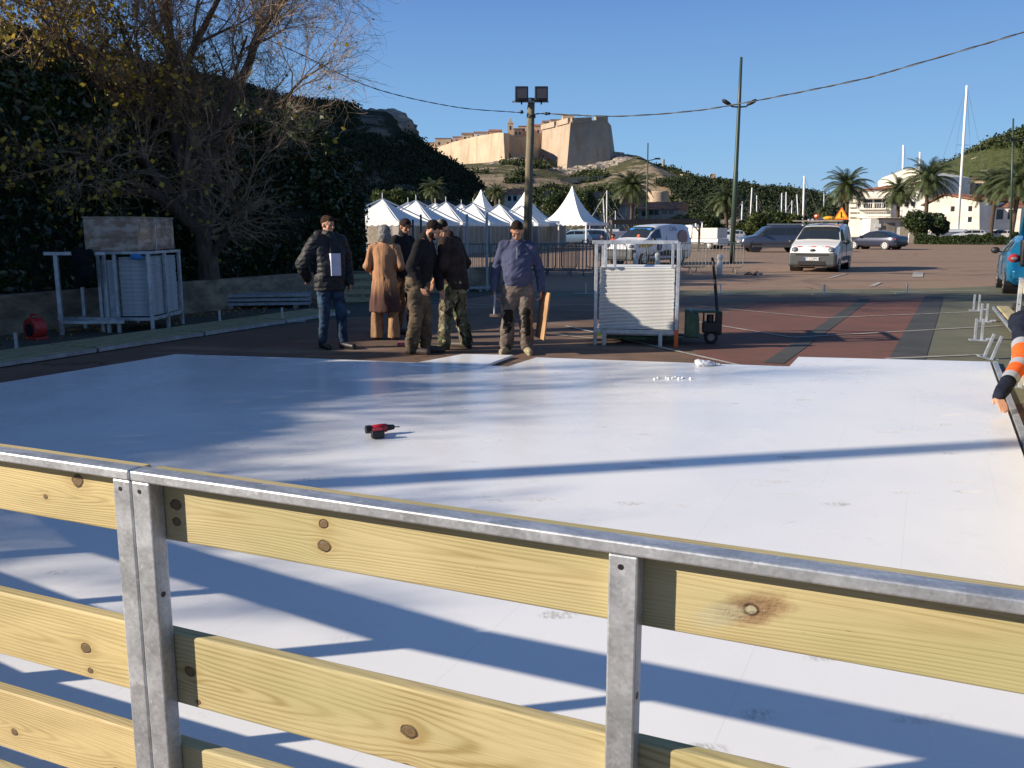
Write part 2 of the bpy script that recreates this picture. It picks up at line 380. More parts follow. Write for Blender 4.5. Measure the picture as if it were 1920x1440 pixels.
# knots: (u along board, v from board centre, size)
wA = [wood('pine board knotty', [(.085, .035, .013), (.085, -.005, .010), (.50, -.005, .013), (.50, .045, .010), ], 1.3, scar=(1.395, .012, .080, .034), green=.6, pith=(.2, .02)),
      wood('pine board cathedral', [(.095, .03, .013), (.115, -.045, .006), (.70, .02, .016), (.69, -.078, .018), (1.45, .01, .014)], 5.1, green=.45, pith=(.35, .09), ringw=.011, rc=.75),
      wood('pine board pale', [(.42, .0, .015), (1.25, .03, .013)], 8.7, pith=(.9, .06)), wood('pine board low', [(.6, 0, .015)], 12.7)]
wB = [wood('pine board swirl', [(-.001 + 1.78, .055, .016), (1.66, .0, .006)], 3.3, light=(.60, .48, .23), pith=(1.75, .06)),
      wood('pine board twin knot', [(1.755, .02, .014), (1.765, -.04, .008), (1.73, -.085, .008)], 6.6, light=(.60, .48, .23), pith=(1.6, .05), ringw=.009),
      wood('pine board red', [(1.83, -.02, .012), (1.45, .0, .010)], 9.9, light=(.60, .47, .23), pith=(1.4, .06)), wood('pine board base', [(1.2, 0, .012)], 14.2)]
fr = (FB - FA).normalized()
barrier(FA + fr * .0, FANG, 2.3, [.027, 1.175, 2.27], wA, 'nearest rink barrier with pine boards and a steel post near the centre of the view')
LANG = atan2(-.17, .39)
L1 = FA - fr * .005
ld = Vector((cos(LANG), sin(LANG), 0))
barrier(L1 - ld * 2.0, LANG, 2.0, [.027, 1.0, 1.973], wB, 'rink barrier with pine boards cut off by the left edge of the view')
L2 = L1 - ld * 2.012
for k_, dA in enumerate((.14, .26)):
    LANG -= dA; ld = Vector((cos(LANG), sin(LANG), 0)); barrier(L2 - ld * 2.0, LANG, 2.0, [.027, 1.0, 1.973], wB, ['rink barrier next to the left one, continuing the curve outside the view', 'second rink barrier outside the view to the left'][k_]); L2 = L2 - ld * 2.012
import numpy as np
rng = np.random.default_rng(7)
random.seed(11)
# ------------------------------------------------------------------ foliage
def leaf_mat(name, c1, c2, rough=.45, spec=.5, transl=.25):
    m, b = newmat(name); nt = m.node_tree
    g_ = nt.nodes.new('ShaderNodeNewGeometry'); rnd = S(g_.outputs['Random Per Island'])
    co, x, y, z = coords(); n = nz(co, .9, 3)
    t = rnd * .7 + smooth(n, .35, .65) * .3
    c = mixc(t, c1, c2); setp(b, col=c, rough=rough, spec=spec)
    tr = nt.nodes.new('ShaderNodeBsdfTranslucent'); nt.links.new(c, tr.inputs[0]); mx = nt.nodes.new('ShaderNodeMixShader'); mx.inputs[0].default_value = transl
    out = nt.nodes['Material Output']; nt.links.new(b.outputs[0], mx.inputs[1]); nt.links.new(tr.outputs[0], mx.inputs[2]); nt.links.new(mx.outputs[0], out.inputs[0])
    return m
def quads_mesh(name, P, size, mat, parent=None, aspect=.5, up=None, loc=None):
    """P (n,3) leaf centres; each leaf a folded diamond of its own random turn"""
    n = len(P); P = np.asarray(P, float)
    d = rng.normal(size=(n, 3)); d /= np.linalg.norm(d, axis=1)[:, None]
    if up is not None: d = d * .8 + np.array(up); d /= np.linalg.norm(d, axis=1)[:, None]
    e = rng.normal(size=(n, 3)); e -= (e * d).sum(1)[:, None] * d; e /= np.linalg.norm(e, axis=1)[:, None]
    s = (size * (.6 + .8 * rng.random(n)))[:, None] if np.isscalar(size) else size[:, None]
    nrm = np.cross(d, e)
    V = np.stack([P - d * s, P + e * s * aspect + nrm * s * .12, P + d * s, P - e * s * aspect + nrm * s * .12], 1).reshape(-1, 3)
    me = bpy.data.meshes.new(name); me.vertices.add(4 * n); me.vertices.foreach_set('co', V.ravel().astype(np.float32))
    me.loops.add(4 * n); me.loops.foreach_set('vertex_index', np.arange(4 * n, dtype=np.int32))
    me.polygons.add(n); me.polygons.foreach_set('loop_start', np.arange(0, 4 * n, 4, dtype=np.int32)); me.update(calc_edges=True); me.validate()
    me.materials.append(mat); o = bpy.data.objects.new(name, me); COL.objects.link(o)
    if parent is not None: o.parent = parent
    elif loc is not None: o.location = loc
    return o
MAT['hedge'] = leaf_mat('glossy dark hedge leaves', (.014, .026, .007), (.055, .080, .020), .28, .5, .12)
MAT['hedgecore'] = flat('hedge interior', (.010, .014, .006), .9)
MAT['oak'] = leaf_mat('evergreen leaves', (.022, .040, .012), (.055, .080, .022), .5, .4)
MAT['pine'] = leaf_mat('tamarisk leaves', (.040, .060, .015), (.090, .115, .035), .6, .3)
MAT['palm'] = leaf_mat('palm fronds', (.045, .070, .028), (.115, .135, .055), .45, .5)
MAT['drypalm'] = leaf_mat('dry palm fronds', (.13, .085, .035), (.20, .14, .06), .7, .3)
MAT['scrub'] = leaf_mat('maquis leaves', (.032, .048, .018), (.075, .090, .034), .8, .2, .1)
MAT['scrubdark'] = leaf_mat('shaded maquis leaves', (.018, .030, .014), (.040, .052, .022), .8, .2, .1)  # darker copy of the maquis leaves, hillside shade put into the colour
MAT['yellowleaf'] = leaf_mat('yellow autumn leaves', (.34, .24, .03), (.70, .52, .07), .5, .3, .45)
MAT['brownleaf'] = leaf_mat('dry brown leaves', (.20, .125, .045), (.40, .26, .09), .6, .3, .3)
MAT['bark'] = M('grey brown bark', (.105, .075, .052), .9, 0, .35, 14, .01, 60, stretch=(1, 1, .25))
MAT['twig'] = M('twig bark', (.28, .195, .125), .85, 0, .3, 6)
MAT['palmtrunk'] = M('palm trunk', (.09, .065, .045), .9, 0, .4, 9, .04, 20, stretch=(.4, .4, 3))

def hedge_points(path, n, h, w, seed=0):
    seg = [(Vector(path[i]), Vector(path[i + 1])) for i in range(len(path) - 1)]; L = [(b - a).length for a, b in seg]; T = sum(L); out = []
    while len(out) < n:
        t = rng.random() * T; i = 0
        while t > L[i]: t -= L[i]; i += 1
        a, b = seg[i]; p = a.lerp(b, t / L[i]); dn = (b - a).normalized(); nn = Vector((dn.y, -dn.x, 0))
        hh = h(p); lump = mnoise.noise((p.x * .7, p.y * .7, seed)) * .5
        u = rng.random() * 2 - 1; z = rng.random() ** .8 * hh
        ww = w * (1 + .35 * mnoise.noise((p.x * 1.1, p.y * 1.1, z * .9 + seed)) + .15 * mnoise.noise((p.x * 3, p.y * 3, z * 3)))
        edge = min(1, (hh - z) / 1.1 + .15); u = (abs(u) ** .45) * (1 if u > 0 else -1) * edge
        zz = z + mnoise.noise((p.x * 1.3, p.y * 1.3, seed + 5)) * .55 * z / hh
        out.append((p.x + nn.x * u * ww, p.y + nn.y * u * ww, max(.05, zz)))
    return out
HP = [(-13.7, 3.7, 0), (-9.95, 13.4, 0), (-6.7, 20.9, 0), (-4.3, 23.9, 0)]
def hh(p): return 4.55 - 1.0 * max(0, 1 - abs(p.y - 11.2) / 2.6) ** .5 + .35 * mnoise.noise((p.x * .5, p.y * .5, 2)) - max(0, p.y - 20) * .30
hr = empty('hedge', (-9.4, 13.2, 0), 0, 'tall dark evergreen hedge growing behind the low concrete wall', 'hedge')
pts = np.array(hedge_points(HP, 110000, hh, .85)) - np.array(hr.location)
quads_mesh('foliage', pts, .075, MAT['hedge'], hr, .42)
c = MB()
for i in range(len(HP) - 1):
    a, b = Vector(HP[i]), Vector(HP[i + 1]); dn = (b - a).normalized(); nn = Vector((dn.y, -dn.x, 0)); rings = []
    K = 14
    for k in range(K + 1):
        p = a.lerp(b, k / K); H = hh(p) - .5 + .35 * mnoise.noise((p.x * 1.3, p.y * 1.3, 5)); W = .62
        rings.append([p + nn * W + Vector((0, 0, .0)), p + nn * W * .95 + Vector((0, 0, H * .8)), p + Vector((0, 0, H)), p - nn * W * .95 + Vector((0, 0, H * .8)), p - nn * W])
    c.loft(rings)
c.build('inner_branches', MAT['hedgecore'], hr, world=True)  # solid core added to keep the hedge opaque, inner shade in its colour

def grow_tree(seed, base, limbs, spread=1.0, leafbias=None, nleaf=900, depth=4):
    R = random.Random(seed); tr = MB(); tw = MB(); tips = []
    def seg(p, d, ln, r, lev, up):
        n = 5 if lev < 2 else (4 if lev < 4 else 3); pts = [p]; rad = [r]; dd = d.copy(); cur = p.copy()
        for k in range(n):
            wob = .16 + .05 * lev
            dd = (dd + Vector((R.gauss(0, wob), R.gauss(0, wob), R.gauss(0, wob * .7) + up))).normalized()
            cur = cur + dd * ln / n; pts.append(cur.copy()); rad.append(r * (1 - .62 * (k + 1) / n))
        (tr if lev < 2 else tw).tube(pts, rad, 9 if lev == 0 else (6 if lev == 1 else (4 if lev == 2 else 3)), cap=False)
        if lev >= depth: tips.extend(pts[1:]); return
        kids = [0, 7, 8, 8, 6][lev] if lev else 6
        for k in range(kids):
            t = .25 + .75 * (k + R.random() * .6) / kids; i = min(int(t * n), n - 1); q = pts[i].lerp(pts[i + 1], t * n - i)
            ax = Vector((R.gauss(0, 1), R.gauss(0, 1), R.gauss(0, 1))).normalized(); base_d = (pts[i + 1] - pts[i]).normalized()
            nd = (base_d + ax.cross(base_d).normalized() * R.uniform(.45, .95) * spread + Vector((0, 0, .10))).normalized()
            seg(q, nd, ln * R.uniform(.50, .72), max(.0035, rad[i] * .52), lev + 1, up)
    for pts_, r0 in limbs:
        pts_ = [Vector(p) for p in pts_]; n = len(pts_); tr.tube(pts_, [r0 * (1 - .5 * k / (n - 1)) for k in range(n)], 10, cap=False)
        last = pts_[-1]; d = (pts_[-1] - pts_[-2]).normalized(); rl = r0 * .5
        seg(last, d, 2.0, rl, 1, .03)
        for k in range(1, n - 1):
            for _ in range(2):
                d2 = (pts_[k] - pts_[k - 1]).normalized(); ax = Vector((R.gauss(0, 1), R.gauss(0, 1), R.gauss(0, 1)))
                seg(pts_[k], (d2 + ax.cross(d2).normalized() * .9 + Vector((0, 0, .3))).normalized(), R.uniform(1.5, 2.3), r0 * .38, 1, .02)
    return tr, tw, tips
TB = Vector((-6.2, 18.15, 0))
limbs = [([(0, 0, 0), (.02, 0, 1.0), (-.10, -.05, 1.75)], .27),
         ([(-.10, -.05, 1.6), (-.55, -.25, 2.15), (-1.4, -.6, 2.65), (-2.5, -1.0, 3.3)], .17),
         ([(-.10, -.05, 1.7), (-.35, .0, 2.9), (-.55, .1, 3.9), (-.45, .1, 5.0)], .18),
         ([(-.05, -.05, 1.7), (.12, -.1, 2.8), (.4, -.2, 3.6), (.95, -.4, 4.4)], .14),
         ([(.3, -.15, 3.2), (.9, -.5, 3.6), (1.6, -.7, 3.9)], .065),
         ([(-1.4, -.6, 2.65), (-1.8, -.9, 3.8), (-2.0, -.9, 4.9)], .10),
         ([(-.5, .1, 3.6), (-1.5, -.2, 4.3), (-2.7, -.6, 5.0)], .10),
         ([(-2.4, -1.0, 3.2), (-3.3, -1.4, 3.5), (-4.0, -1.5, 3.7)], .06),
         ([(-.5, .1, 4.2), (-.1, .3, 5.2), (.5, .3, 6.2)], .09), ([(-2.0, -.8, 3.0), (-2.9, -.9, 4.1), (-3.4, -.8, 5.2)], .08),
         ([(.5, -.2, 3.6), (1.0, .1, 4.7), (1.3, .2, 5.6)], .08), ([(-3.2, -1.2, 3.4), (-4.2, -1.2, 4.3), (-4.8, -1.1, 5.2)], .07)]
tr, tw, tips = grow_tree(5, TB, limbs)
bt = empty('bare_tree', TB, 0, 'large bare deciduous tree with a few yellow leaves standing behind the low wall', 'tree')
tr.build('trunk', MAT['bark'], bt, smooth=True); tw.build('twigs', MAT['twig'], bt)
tp = np.array([tuple(t) for t in tips]); R_ = rng.random(len(tp)); 
keep = R_ < np.clip(.04 + (-tp[:, 0] + .6) * .15 - np.clip(tp[:, 2] - 4.6, 0, 9) * .12, .008, .6)
lv = tp[keep]; lv = lv + rng.normal(size=lv.shape) * .05 + np.array([0, 0, -.05]); k2 = rng.random(len(lv)) < .55
quads_mesh('yellow_leaves', lv[k2], .052, MAT['yellowleaf'], bt, .75, up=(0, 0, -.6)); quads_mesh('dry_leaves', lv[~k2], .04, MAT['brownleaf'], bt, .6, up=(0, 0, -.6))
print('tree tips', len(tp), 'leaves', len(lv))
t2 = copy_tree(bt, (-15.4, 5.4, 0), 1.1, 'smaller bare deciduous tree behind the hedge, outside the view on the left', 'bare deciduous trees')
t2.scale = (.8, .8, .85)

def crown_points(c, r, n, lumps=9, seed=0, shell=.55):
    R = random.Random(seed); L = []
    for k in range(lumps):
        a = R.uniform(0, 2 * pi); e = R.uniform(-.5, 1); q = R.uniform(.35, .75)
        L.append((c[0] + cos(a) * r[0] * q * cos(e), c[1] + sin(a) * r[1] * q * cos(e), c[2] + sin(e) * r[2] * q * 1.1, R.uniform(.35, .55)))
    out = []
    idx = rng.integers(0, lumps, n); d = rng.normal(size=(n, 3)); d /= np.linalg.norm(d, axis=1)[:, None]; rr = shell + (1 - shell) * rng.random(n) ** .5
    L = np.array(L); C = L[idx]; return C[:, :3] + d * rr[:, None] * C[:, 3:4] * np.array(r)[None, :] * (1 + .25 * rng.normal(size=(n, 1)) * .5)
def leafy_tree(base, h, r, n, mat, label, group=None, leaf=.12, trunk_h=.35, seed=0, lumps=10, name='tree', cat='tree', tr_r=.12):
    root = empty(name, base, 0, label, cat, group); c = (0, 0, h * (1 + trunk_h) / 2)
    P = crown_points(c, (r, r, h * (1 - trunk_h) / 2), n, lumps, seed)
    P = P[P[:, 2] > .05]
    quads_mesh('crown', P, leaf, mat, root, .5)
    t = MB(); t.tube([(0, 0, 0), (.05, 0, h * trunk_h * .7), (.0, .05, h * .7)], [tr_r, tr_r * .8, tr_r * .3], 8)
    R = random.Random(seed)
    for k in range(6):
        a = R.uniform(0, 6.28); t.tube([(0, 0, h * (trunk_h * .6 + k * .05)), (cos(a) * r * .35, sin(a) * r * .35, h * (.5 + .05 * k)), (cos(a) * r * .7, sin(a) * r * .7, h * (.6 + .06 * k))], [tr_r * .5, tr_r * .3, .02], 5)
    t.build('trunk', MAT['bark'], root, smooth=True)
    return root
for i, (b, h, r, n, lb) in enumerate([((-9.4, 21.0, 0), 5.6, 2.0, 9000, 'dark evergreen tree rising behind the hedge left of the bare tree trunk'), ((-12.4, 20.5, 0), 5.9, 2.3, 9000, 'dark evergreen tree behind the hedge, leftmost and half hidden by branches'),
        ((-6.6, 24.5, 0), 4.9, 1.9, 8000, 'dark evergreen tree behind the hedge right of the bare tree trunk')]):
    leafy_tree(b, h, r, n, MAT['oak'], lb, 'evergreen trees behind the hedge', .11, .2, 20 + i, 12)

for i, (b, h, r) in enumerate([((-20.5, 23.6, 0), 12.0, 3.2), ((-20.5, 28.0, 0), 12.0, 3.2)]):  # unseen tall trees added to cast the shade band across the car park
    leafy_tree(b, h, r, 9000, MAT['oak'], ['tall evergreen tree outside the view on the left, nearer one', 'tall evergreen tree outside the view on the left, farther one'][i], 'tall evergreen trees outside the view', .2, .15, 60 + i, 16)
# ------------------------------------------------------------------ terrain
def interp(pr, x):
    if x <= pr[0][0]: return pr[0][1]
    for a, b in zip(pr, pr[1:]):
        if x <= b[0]:
            t = (x - a[0]) / (b[0] - a[0]); return a[1] + (b[1] - a[1]) * t
    return pr[-1][1]
def hill_mat(name, veg1, veg2, rock, rockamt=.5, sc=.06):
    m, b = newmat(name); co, x, y, z = coords(); g_ = m.node_tree.nodes.new('ShaderNodeNewGeometry'); sp = m.node_tree.nodes.new('ShaderNodeSeparateXYZ'); m.node_tree.links.new(g_.outputs['Normal'], sp.inputs[0])
    a = nz(co, sc, 6, .65); d = nz(vec(x, y, z * 3.5), sc * 3, 6, .7); f = nz(co, sc * 20, 5, .7)
    v = mixc(smooth(f, .35, .65), veg1, veg2); rk = mixc(smooth(d, .35, .65), tuple(c * .55 for c in rock), rock)
    k = smooth(a + (d - .5) * .6, .62 - rockamt * .3, .70 - rockamt * .3)
    setp(b, col=mixc(k, v, rk), rough=.95, spec=.15); bump(b, d + f * .4, 1.5, .9); return m
def hill(name, prof, Yr, Yf, mat, label, noise=.06, back=80, nx=150, ny=30, nsc=.035, shape=1.0, exact=True):
    """ridge heights come from the skyline; the hill falls to the harbour plain in front and away behind"""
    m = MB(); x0, x1 = prof[0][0], prof[-1][0]; fc = {}
    for j in range(ny + 8):
        for i in range(nx):
            px = x0 + (x1 - x0) * i / (nx - 1); top = at(px, interp(prof, px), Yr)
            if j < ny: t = j / (ny - 1); Y = Yf + (Yr - Yf) * t; k = (t * t * (3 - 2 * t)) ** shape
            else: t = 1 + (j - ny + 1) / 8; Y = Yr + back * (t - 1); k = 1 - (t - 1) * .5
            z = top.z * k
            n_ = (mnoise.fractal((top.x * nsc, Y * nsc, z * nsc * .5 + 3), 1.0, 2.0, 5) ) * top.z * noise * (1.0 if t < .93 else .35)
            m.v.append((top.x + n_ * .6, Y, max(-.4, z + n_ if k > .02 else z - .4)))
    for j in range(ny + 7):
        for i in range(nx - 1):
            a = j * nx + i; m.f.append((a, a + 1, a + nx + 1, a + nx)); m.m.append(0)
    o = m.build(name, mat, smooth=True); tag(o, label, kind='structure'); return m
def scrub(name, mesh, n, size, mat, label, tmin=0, zmin=2, xr=None, keepf=None):
    V = np.array(mesh.v); F = np.array(mesh.f); tri = F[rng.integers(0, len(F), n * 3)]
    u = rng.random((len(tri), 2)); P = (V[tri[:, 0]] * (1 - u[:, :1]) + V[tri[:, 1]] * u[:, :1]) * (1 - u[:, 1:]) + (V[tri[:, 3]] * (1 - u[:, :1]) + V[tri[:, 2]] * u[:, :1]) * u[:, 1:]
    P = P[P[:, 2] > zmin]
    if keepf is not None: P = P[np.array([keepf(p) for p in P])]
    P = P[:n]; s = size * (.5 + rng.random(len(P)))
    # every bush: 10 small leaf faces round its centre
    C = np.repeat(P, 26, 0); SS = np.repeat(s, 26); Q = C + rng.normal(size=C.shape) * SS[:, None] * np.array([.42, .42, .30]) + np.array([0, 0, 1]) * SS[:, None] * .25
    o = quads_mesh(name, Q, SS * .20, mat, None, .7); tag(o, label, kind='stuff'); return o
HL = hill('left_hill', [(-900, -330), (-420, -230), (-150, -60), (0, 44), (120, 80), (250, 118), (420, 160), (560, 190), (640, 200), (700, 215), (735, 219), (752, 232), (762, 252), (790, 272), (812, 290), (850, 312), (895, 345), (935, 395), (960, 424)], 190, 110,
     hill_mat('dark maquis hillside', (.018, .026, .013), (.035, .042, .022), (.20, .17, .13), .30, .05), 'steep dark scrub covered hill on the left', .05, 90, 190, 34, .05, .8)
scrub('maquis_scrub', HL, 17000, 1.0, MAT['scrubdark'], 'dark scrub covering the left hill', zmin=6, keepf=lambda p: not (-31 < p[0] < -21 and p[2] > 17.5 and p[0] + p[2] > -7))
mt_ = MB(); NX = 40
for j in range(NX):
    for i in range(NX):
        x = -320 + 250 * i / (NX - 1); y = 70 + 130 * j / (NX - 1); dx = (x + 205) / 105; dy = (y - 138) / 62
        k = max(0, 1 - dx * dx - dy * dy); z = 104 * k ** .55 * (1 + .12 * mnoise.noise((x * .03, y * .03, 1))) - .5
        mt_.v.append((x, y, z))
for j in range(NX - 1):
    for i in range(NX - 1): a = j * NX + i; mt_.f.append((a, a + 1, a + NX + 1, a + NX)); mt_.m.append(0)
tag(mt_.build('side_hill', bpy.data.materials['dark maquis hillside'], smooth=True), 'higher part of the left hill outside the view', kind='structure')  # unseen mass added so that the left hill lies in shade
# pale rock outcrop on the shoulder of the left hill
rk = MB()
for (px, py, Y, r) in [(712, 232, 186, 4.2), (728, 236, 184, 4.6), (742, 246, 183, 3.8), (752, 262, 182, 3.2), (765, 274, 182, 2.6), (720, 256, 181, 3.2), (700, 226, 187, 3.0)]:
    p = at(px, py, Y); n0 = len(rk.v); rk.sphere(p, (r * 1.15, r, r * .62), 22, 14)
    for i in range(n0, len(rk.v)):
        v = Vector(rk.v[i]); k = mnoise.fractal((v.x * .25, v.y * .25, v.z * .9), 1, 2, 4); d = (v - p); rk.v[i] = tuple(p + d * (1 + .35 * k))
tag(rk.build('rock_outcrop', M('pale limestone', (.36, .31, .25), .9, 0, .4, .5, .5, .8, stretch=(1, 1, 3)), smooth=True), 'pale limestone crag on the shoulder of the left hill', kind='structure')
HC_ = hill('citadel_hill', [(560, 330), (700, 318), (800, 310), (840, 312), (900, 308), (960, 304), (1010, 312), (1060, 328), (1100, 320), (1150, 300), (1180, 293), (1215, 312), (1250, 330), (1290, 352), (1340, 380), (1400, 405), (1440, 425)], 430, 250,
     hill_mat('citadel slope', (.050, .058, .028), (.12, .11, .055), (.33, .26, .18), .50, .035), 'rocky slope below the citadel', .035, 120, 190, 44, .02, .75)
scrub('slope_scrub', HC_, 9000, 2.0, MAT['scrub'], 'scrub growing on the citadel slope', zmin=3, keepf=lambda p: (p[2] < 13 + 5 * mnoise.noise((p[0] * .04, p[1] * .04, 0))) or p[0] > 66 or (mnoise.noise((p[0] * .05, p[2] * .3, 7)) > .22 and p[2] < 30))
HM = hill('middle_ridge', [(1230, 345), (1270, 340), (1300, 342), (1345, 345), (1375, 352), (1400, 358), (1450, 356), (1480, 360), (1500, 385), (1520, 424)], 330, 240,
     hill_mat('middle ridge slope', (.030, .040, .022), (.06, .065, .035), (.33, .29, .23), .42, .05), 'dark rocky ridge right of the citadel', .07, 60, 110, 30, .03, .7)
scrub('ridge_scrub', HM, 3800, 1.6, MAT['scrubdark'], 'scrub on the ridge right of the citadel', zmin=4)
HR = hill('right_hill', [(1690, 392), (1740, 345), (1775, 322), (1800, 303), (1840, 277), (1880, 262), (1920, 247), (2000, 215), (2200, 160), (2600, 100)], 250, 190,
     hill_mat('right hillside', (.045, .060, .022), (.085, .095, .038), (.42, .35, .24), .08, .045), 'green hillside behind the houses on the right', .05, 80, 110, 30, .04, .7)
scrub('hill_scrub', HR, 10000, 1.6, MAT['scrub'], 'green scrub covering the right hill', zmin=5, keepf=lambda p: mnoise.noise((p[0] * .06, p[2] * .09, 4)) > -.22 or p[2] > 22)
HF = hill('far_hills', [(1380, 425), (1450, 398), (1500, 388), (1560, 386), (1610, 384), (1660, 388), (1760, 392), (2000, 380), (2200, 370), (2300, 420)], 900, 700,
     hill_mat('far hills', (.045, .052, .035), (.075, .080, .05), (.32, .28, .22), .35, .015), 'low wooded hills on the horizon', .03, 100, 80, 14, .01)
rk = MB()
for (px, py, Y, r) in [(1052, 334, 383, 5), (1085, 338, 384, 7), (1120, 334, 386, 8), (1150, 326, 388, 7), (1175, 318, 392, 6), (1100, 330, 390, 6), (1165, 308, 405, 5), (1010, 325, 392, 5), (955, 318, 392, 6), (938, 322, 392, 4.5), (1135, 341, 378, 6), (985, 332, 386, 5), (912, 322, 400, 3.5)]:
    p = at(px, py, Y); n0 = len(rk.v); rk.sphere(p, (r * 1.5, r, r * .75), 26, 16)
    for i in range(n0, len(rk.v)):
        v = Vector(rk.v[i]); k = mnoise.fractal((v.x * .14, v.y * .14, v.z * .5), 1, 2, 5); d = (v - p); rk.v[i] = tuple(p + d * (1 + .45 * k))
tag(rk.build('rock_ledges', bpy.data.materials['pale limestone'], smooth=False), 'craggy limestone ledges at the foot of the citadel walls', kind='structure')
# the low concrete wall in front of the hedge
MAT['wall'] = M('weathered concrete wall', (.27, .215, .15), .9, 0, .35, 2.2, .006, 40, stretch=(1, 1, 2.2))
wp = [Vector((-12.6, 3.4, 0)), Vector((-7.93, 13.64, 0)), Vector((-4.73, 20.67, 0)), Vector((-.55, 23.9, 0))]
w = MB()
for i in range(3):
    a, b = wp[i], wp[i + 1]; d = (b - a).normalized(); n = Vector((-d.y, d.x, 0)); n2 = n * .22
    P = [a, b, b + n2, a + n2]; w.prism([(p.x, p.y) for p in P], -.02, .62)
w.box((wp[3].x + .1, wp[3].y + .12, .36), (.34, .34, .76))
tag(w.build('low_wall', MAT['wall'], bevel=.012, loc=Vector((-7.93, 13.64, 0)), world=True), 'low weathered concrete wall running along the hedge', 'wall')
# ------------------------------------------------------------------ citadel
def stone(name, col, streak=.5, sc=.05):
    m, b = newmat(name); co, x, y, z = coords()
    a = nz(co, sc, 6, .65); st = nz(vec(x, y, z * .10), sc * 5, 5, .65); f = nz(vec(x, y, z * 2), sc * 16, 5, .7)
    c = mixc(smooth(a, .3, .7), tuple(q * .80 for q in col), tuple(min(1, q * 1.08) for q in col))
    c = mixc(smooth(st, .50, .70) * streak, c, (col[0] * .82, col[1] * .55, col[2] * .42)); c = mixc(smooth(f, .52, .68) * .35, c, tuple(q * .55 for q in col))
    setp(b, col=c, rough=.92, spec=.15); bump(b, f + a, .5, .5); return m
MAT['rampart'] = stone('golden rampart stone', (.51, .415, .30), .6, .09)
MAT['bastion'] = stone('stained bastion stone', (.45, .36, .27), .6, .09)
MAT['house1'] = stone('cream stone house', (.60, .46, .32), .15, .12); MAT['house2'] = stone('pink ochre render', (.55, .38, .27), .15, .12)
MAT['tile'] = M('terracotta roof tiles', (.40, .16, .085), .85, 0, .35, .8, .03, 3); MAT['tilebrown'] = M('weathered brown tiles', (.26, .15, .09), .9, 0, .35, 1.2, .03, 3)
MAT['winglass'] = flat('dark window glass', (.030, .034, .04), .15)
MAT['cream'] = M('cream render', (.78, .73, .62), .85, 0, .12, .5); MAT['creamw'] = M('pale yellow render', (.80, .75, .62), .85, 0, .12, .5)
MAT['greyr'] = M('grey render', (.30, .27, .23), .9, 0, .25, .6); MAT['whiter'] = M('white render', (.74, .72, .66), .8, 0, .1, .7)
def wallblock(tops, bases, Yback, mb=None):
    """tops/bases: (px, py, Y) left to right; straight-sided mass closed at the back"""
    mb = mb or MB(); T = [at(*p) for p in tops]; B = [at(*p) for p in bases]
    T2 = [at(tops[-1][0], tops[-1][1], Yback), at(tops[0][0], tops[0][1], Yback)]; T2 = [Vector((p.x, Yback, q.z)) for p, q in zip(T2, (T[-1], T[0]))]
    B2 = [Vector((T2[0].x, Yback, B[-1].z)), Vector((T2[1].x, Yback, B[0].z))]
    ring_t = T + T2; ring_b = B + B2
    return mb.loft([ring_b, ring_t])
cit = empty('citadel', at(1000, 300, 420), 0, 'ochre stone citadel with long ramparts and a big sloping bastion on the hilltop', 'citadel')
w = wallblock([(808, 279, 452), (824, 275, 446), (850, 266, 437), (886, 257, 423), (935, 248.5, 402), (944, 249, 398), (951, 250, 404), (956, 252, 425)], [(808, 318, 452), (824, 318, 446), (850, 318, 436), (886, 317, 422), (936, 312, 399), (947, 312, 396), (955, 312, 404), (960, 306, 425)], 462)
w.build('rampart', MAT['rampart'], cit, world=True)
w = wallblock([(946, 254, 421), (976, 257, 424), (1022, 248, 428)], [(946, 310, 421), (976, 310, 424), (1022, 312, 428)], 455); w.build('curtain_wall', MAT['rampart'], cit, world=True)
w = wallblock([(1017, 241, 424), (1044, 234, 408), (1070, 228, 392), (1105, 226, 396), (1137, 224, 400), (1146, 236, 432)], [(1013, 322, 424), (1038, 330, 406), (1061, 334, 388), (1105, 330, 391), (1147, 324, 396), (1157, 318, 434)], 446)
ba = w.build('bastion', MAT['bastion'], cit, world=True)
# parapet with embrasures on the bastion
w = MB()
for (a, b_) in [((1017, 239, 424.3), (1042, 233, 409.3)), ((1046, 232, 407), (1068, 226, 393.5)), ((1071, 226.5, 392.6), (1108, 225, 396.8)), ((1116, 224, 398), (1138, 222, 400.6))]:
    p, q = at(*a), at(*b_); w.bar(p, q, 1.6, 2.2)
w.build('parapet', MAT['bastion'], ba, world=False); 
for o in children(ba): o.location = Vector((0, 0, 0)) - cit.location
w = wallblock([(1040, 296, 384), (1068, 325, 380)], [(1040, 334, 384), (1068, 340, 380)], 392)
w = MB(); p = at(957, 301, 405); q = at(985, 301, 405)
w = wallblock([(958, 296, 400), (986, 299, 398), (1006, 304, 402)], [(954, 322, 398), (986, 324, 396), (1010, 322, 401)], 425); w.build('ravelin', MAT['rampart'], cit, world=True)
w = wallblock([(960, 283, 408), (988, 290, 408), (990, 290, 416)], [(960, 310, 408), (988, 310, 408), (990, 310, 416)], 420); w.build('gatehouse', MAT['rampart'], cit, world=True)
w = wallblock([(1150, 284, 420), (1170, 286, 424), (1178, 304, 430)], [(1150, 316, 420), (1172, 318, 424), (1180, 320, 430)], 440); w.build('outwork', MAT['bastion'], cit, world=True)
w = wallblock([(1052, 334, 350), (1130, 329, 356), (1205, 318, 372)], [(1048, 343, 350), (1130, 343, 356), (1205, 343, 372)], 376); w.build('road_wall', MAT['rampart'], cit, world=True)
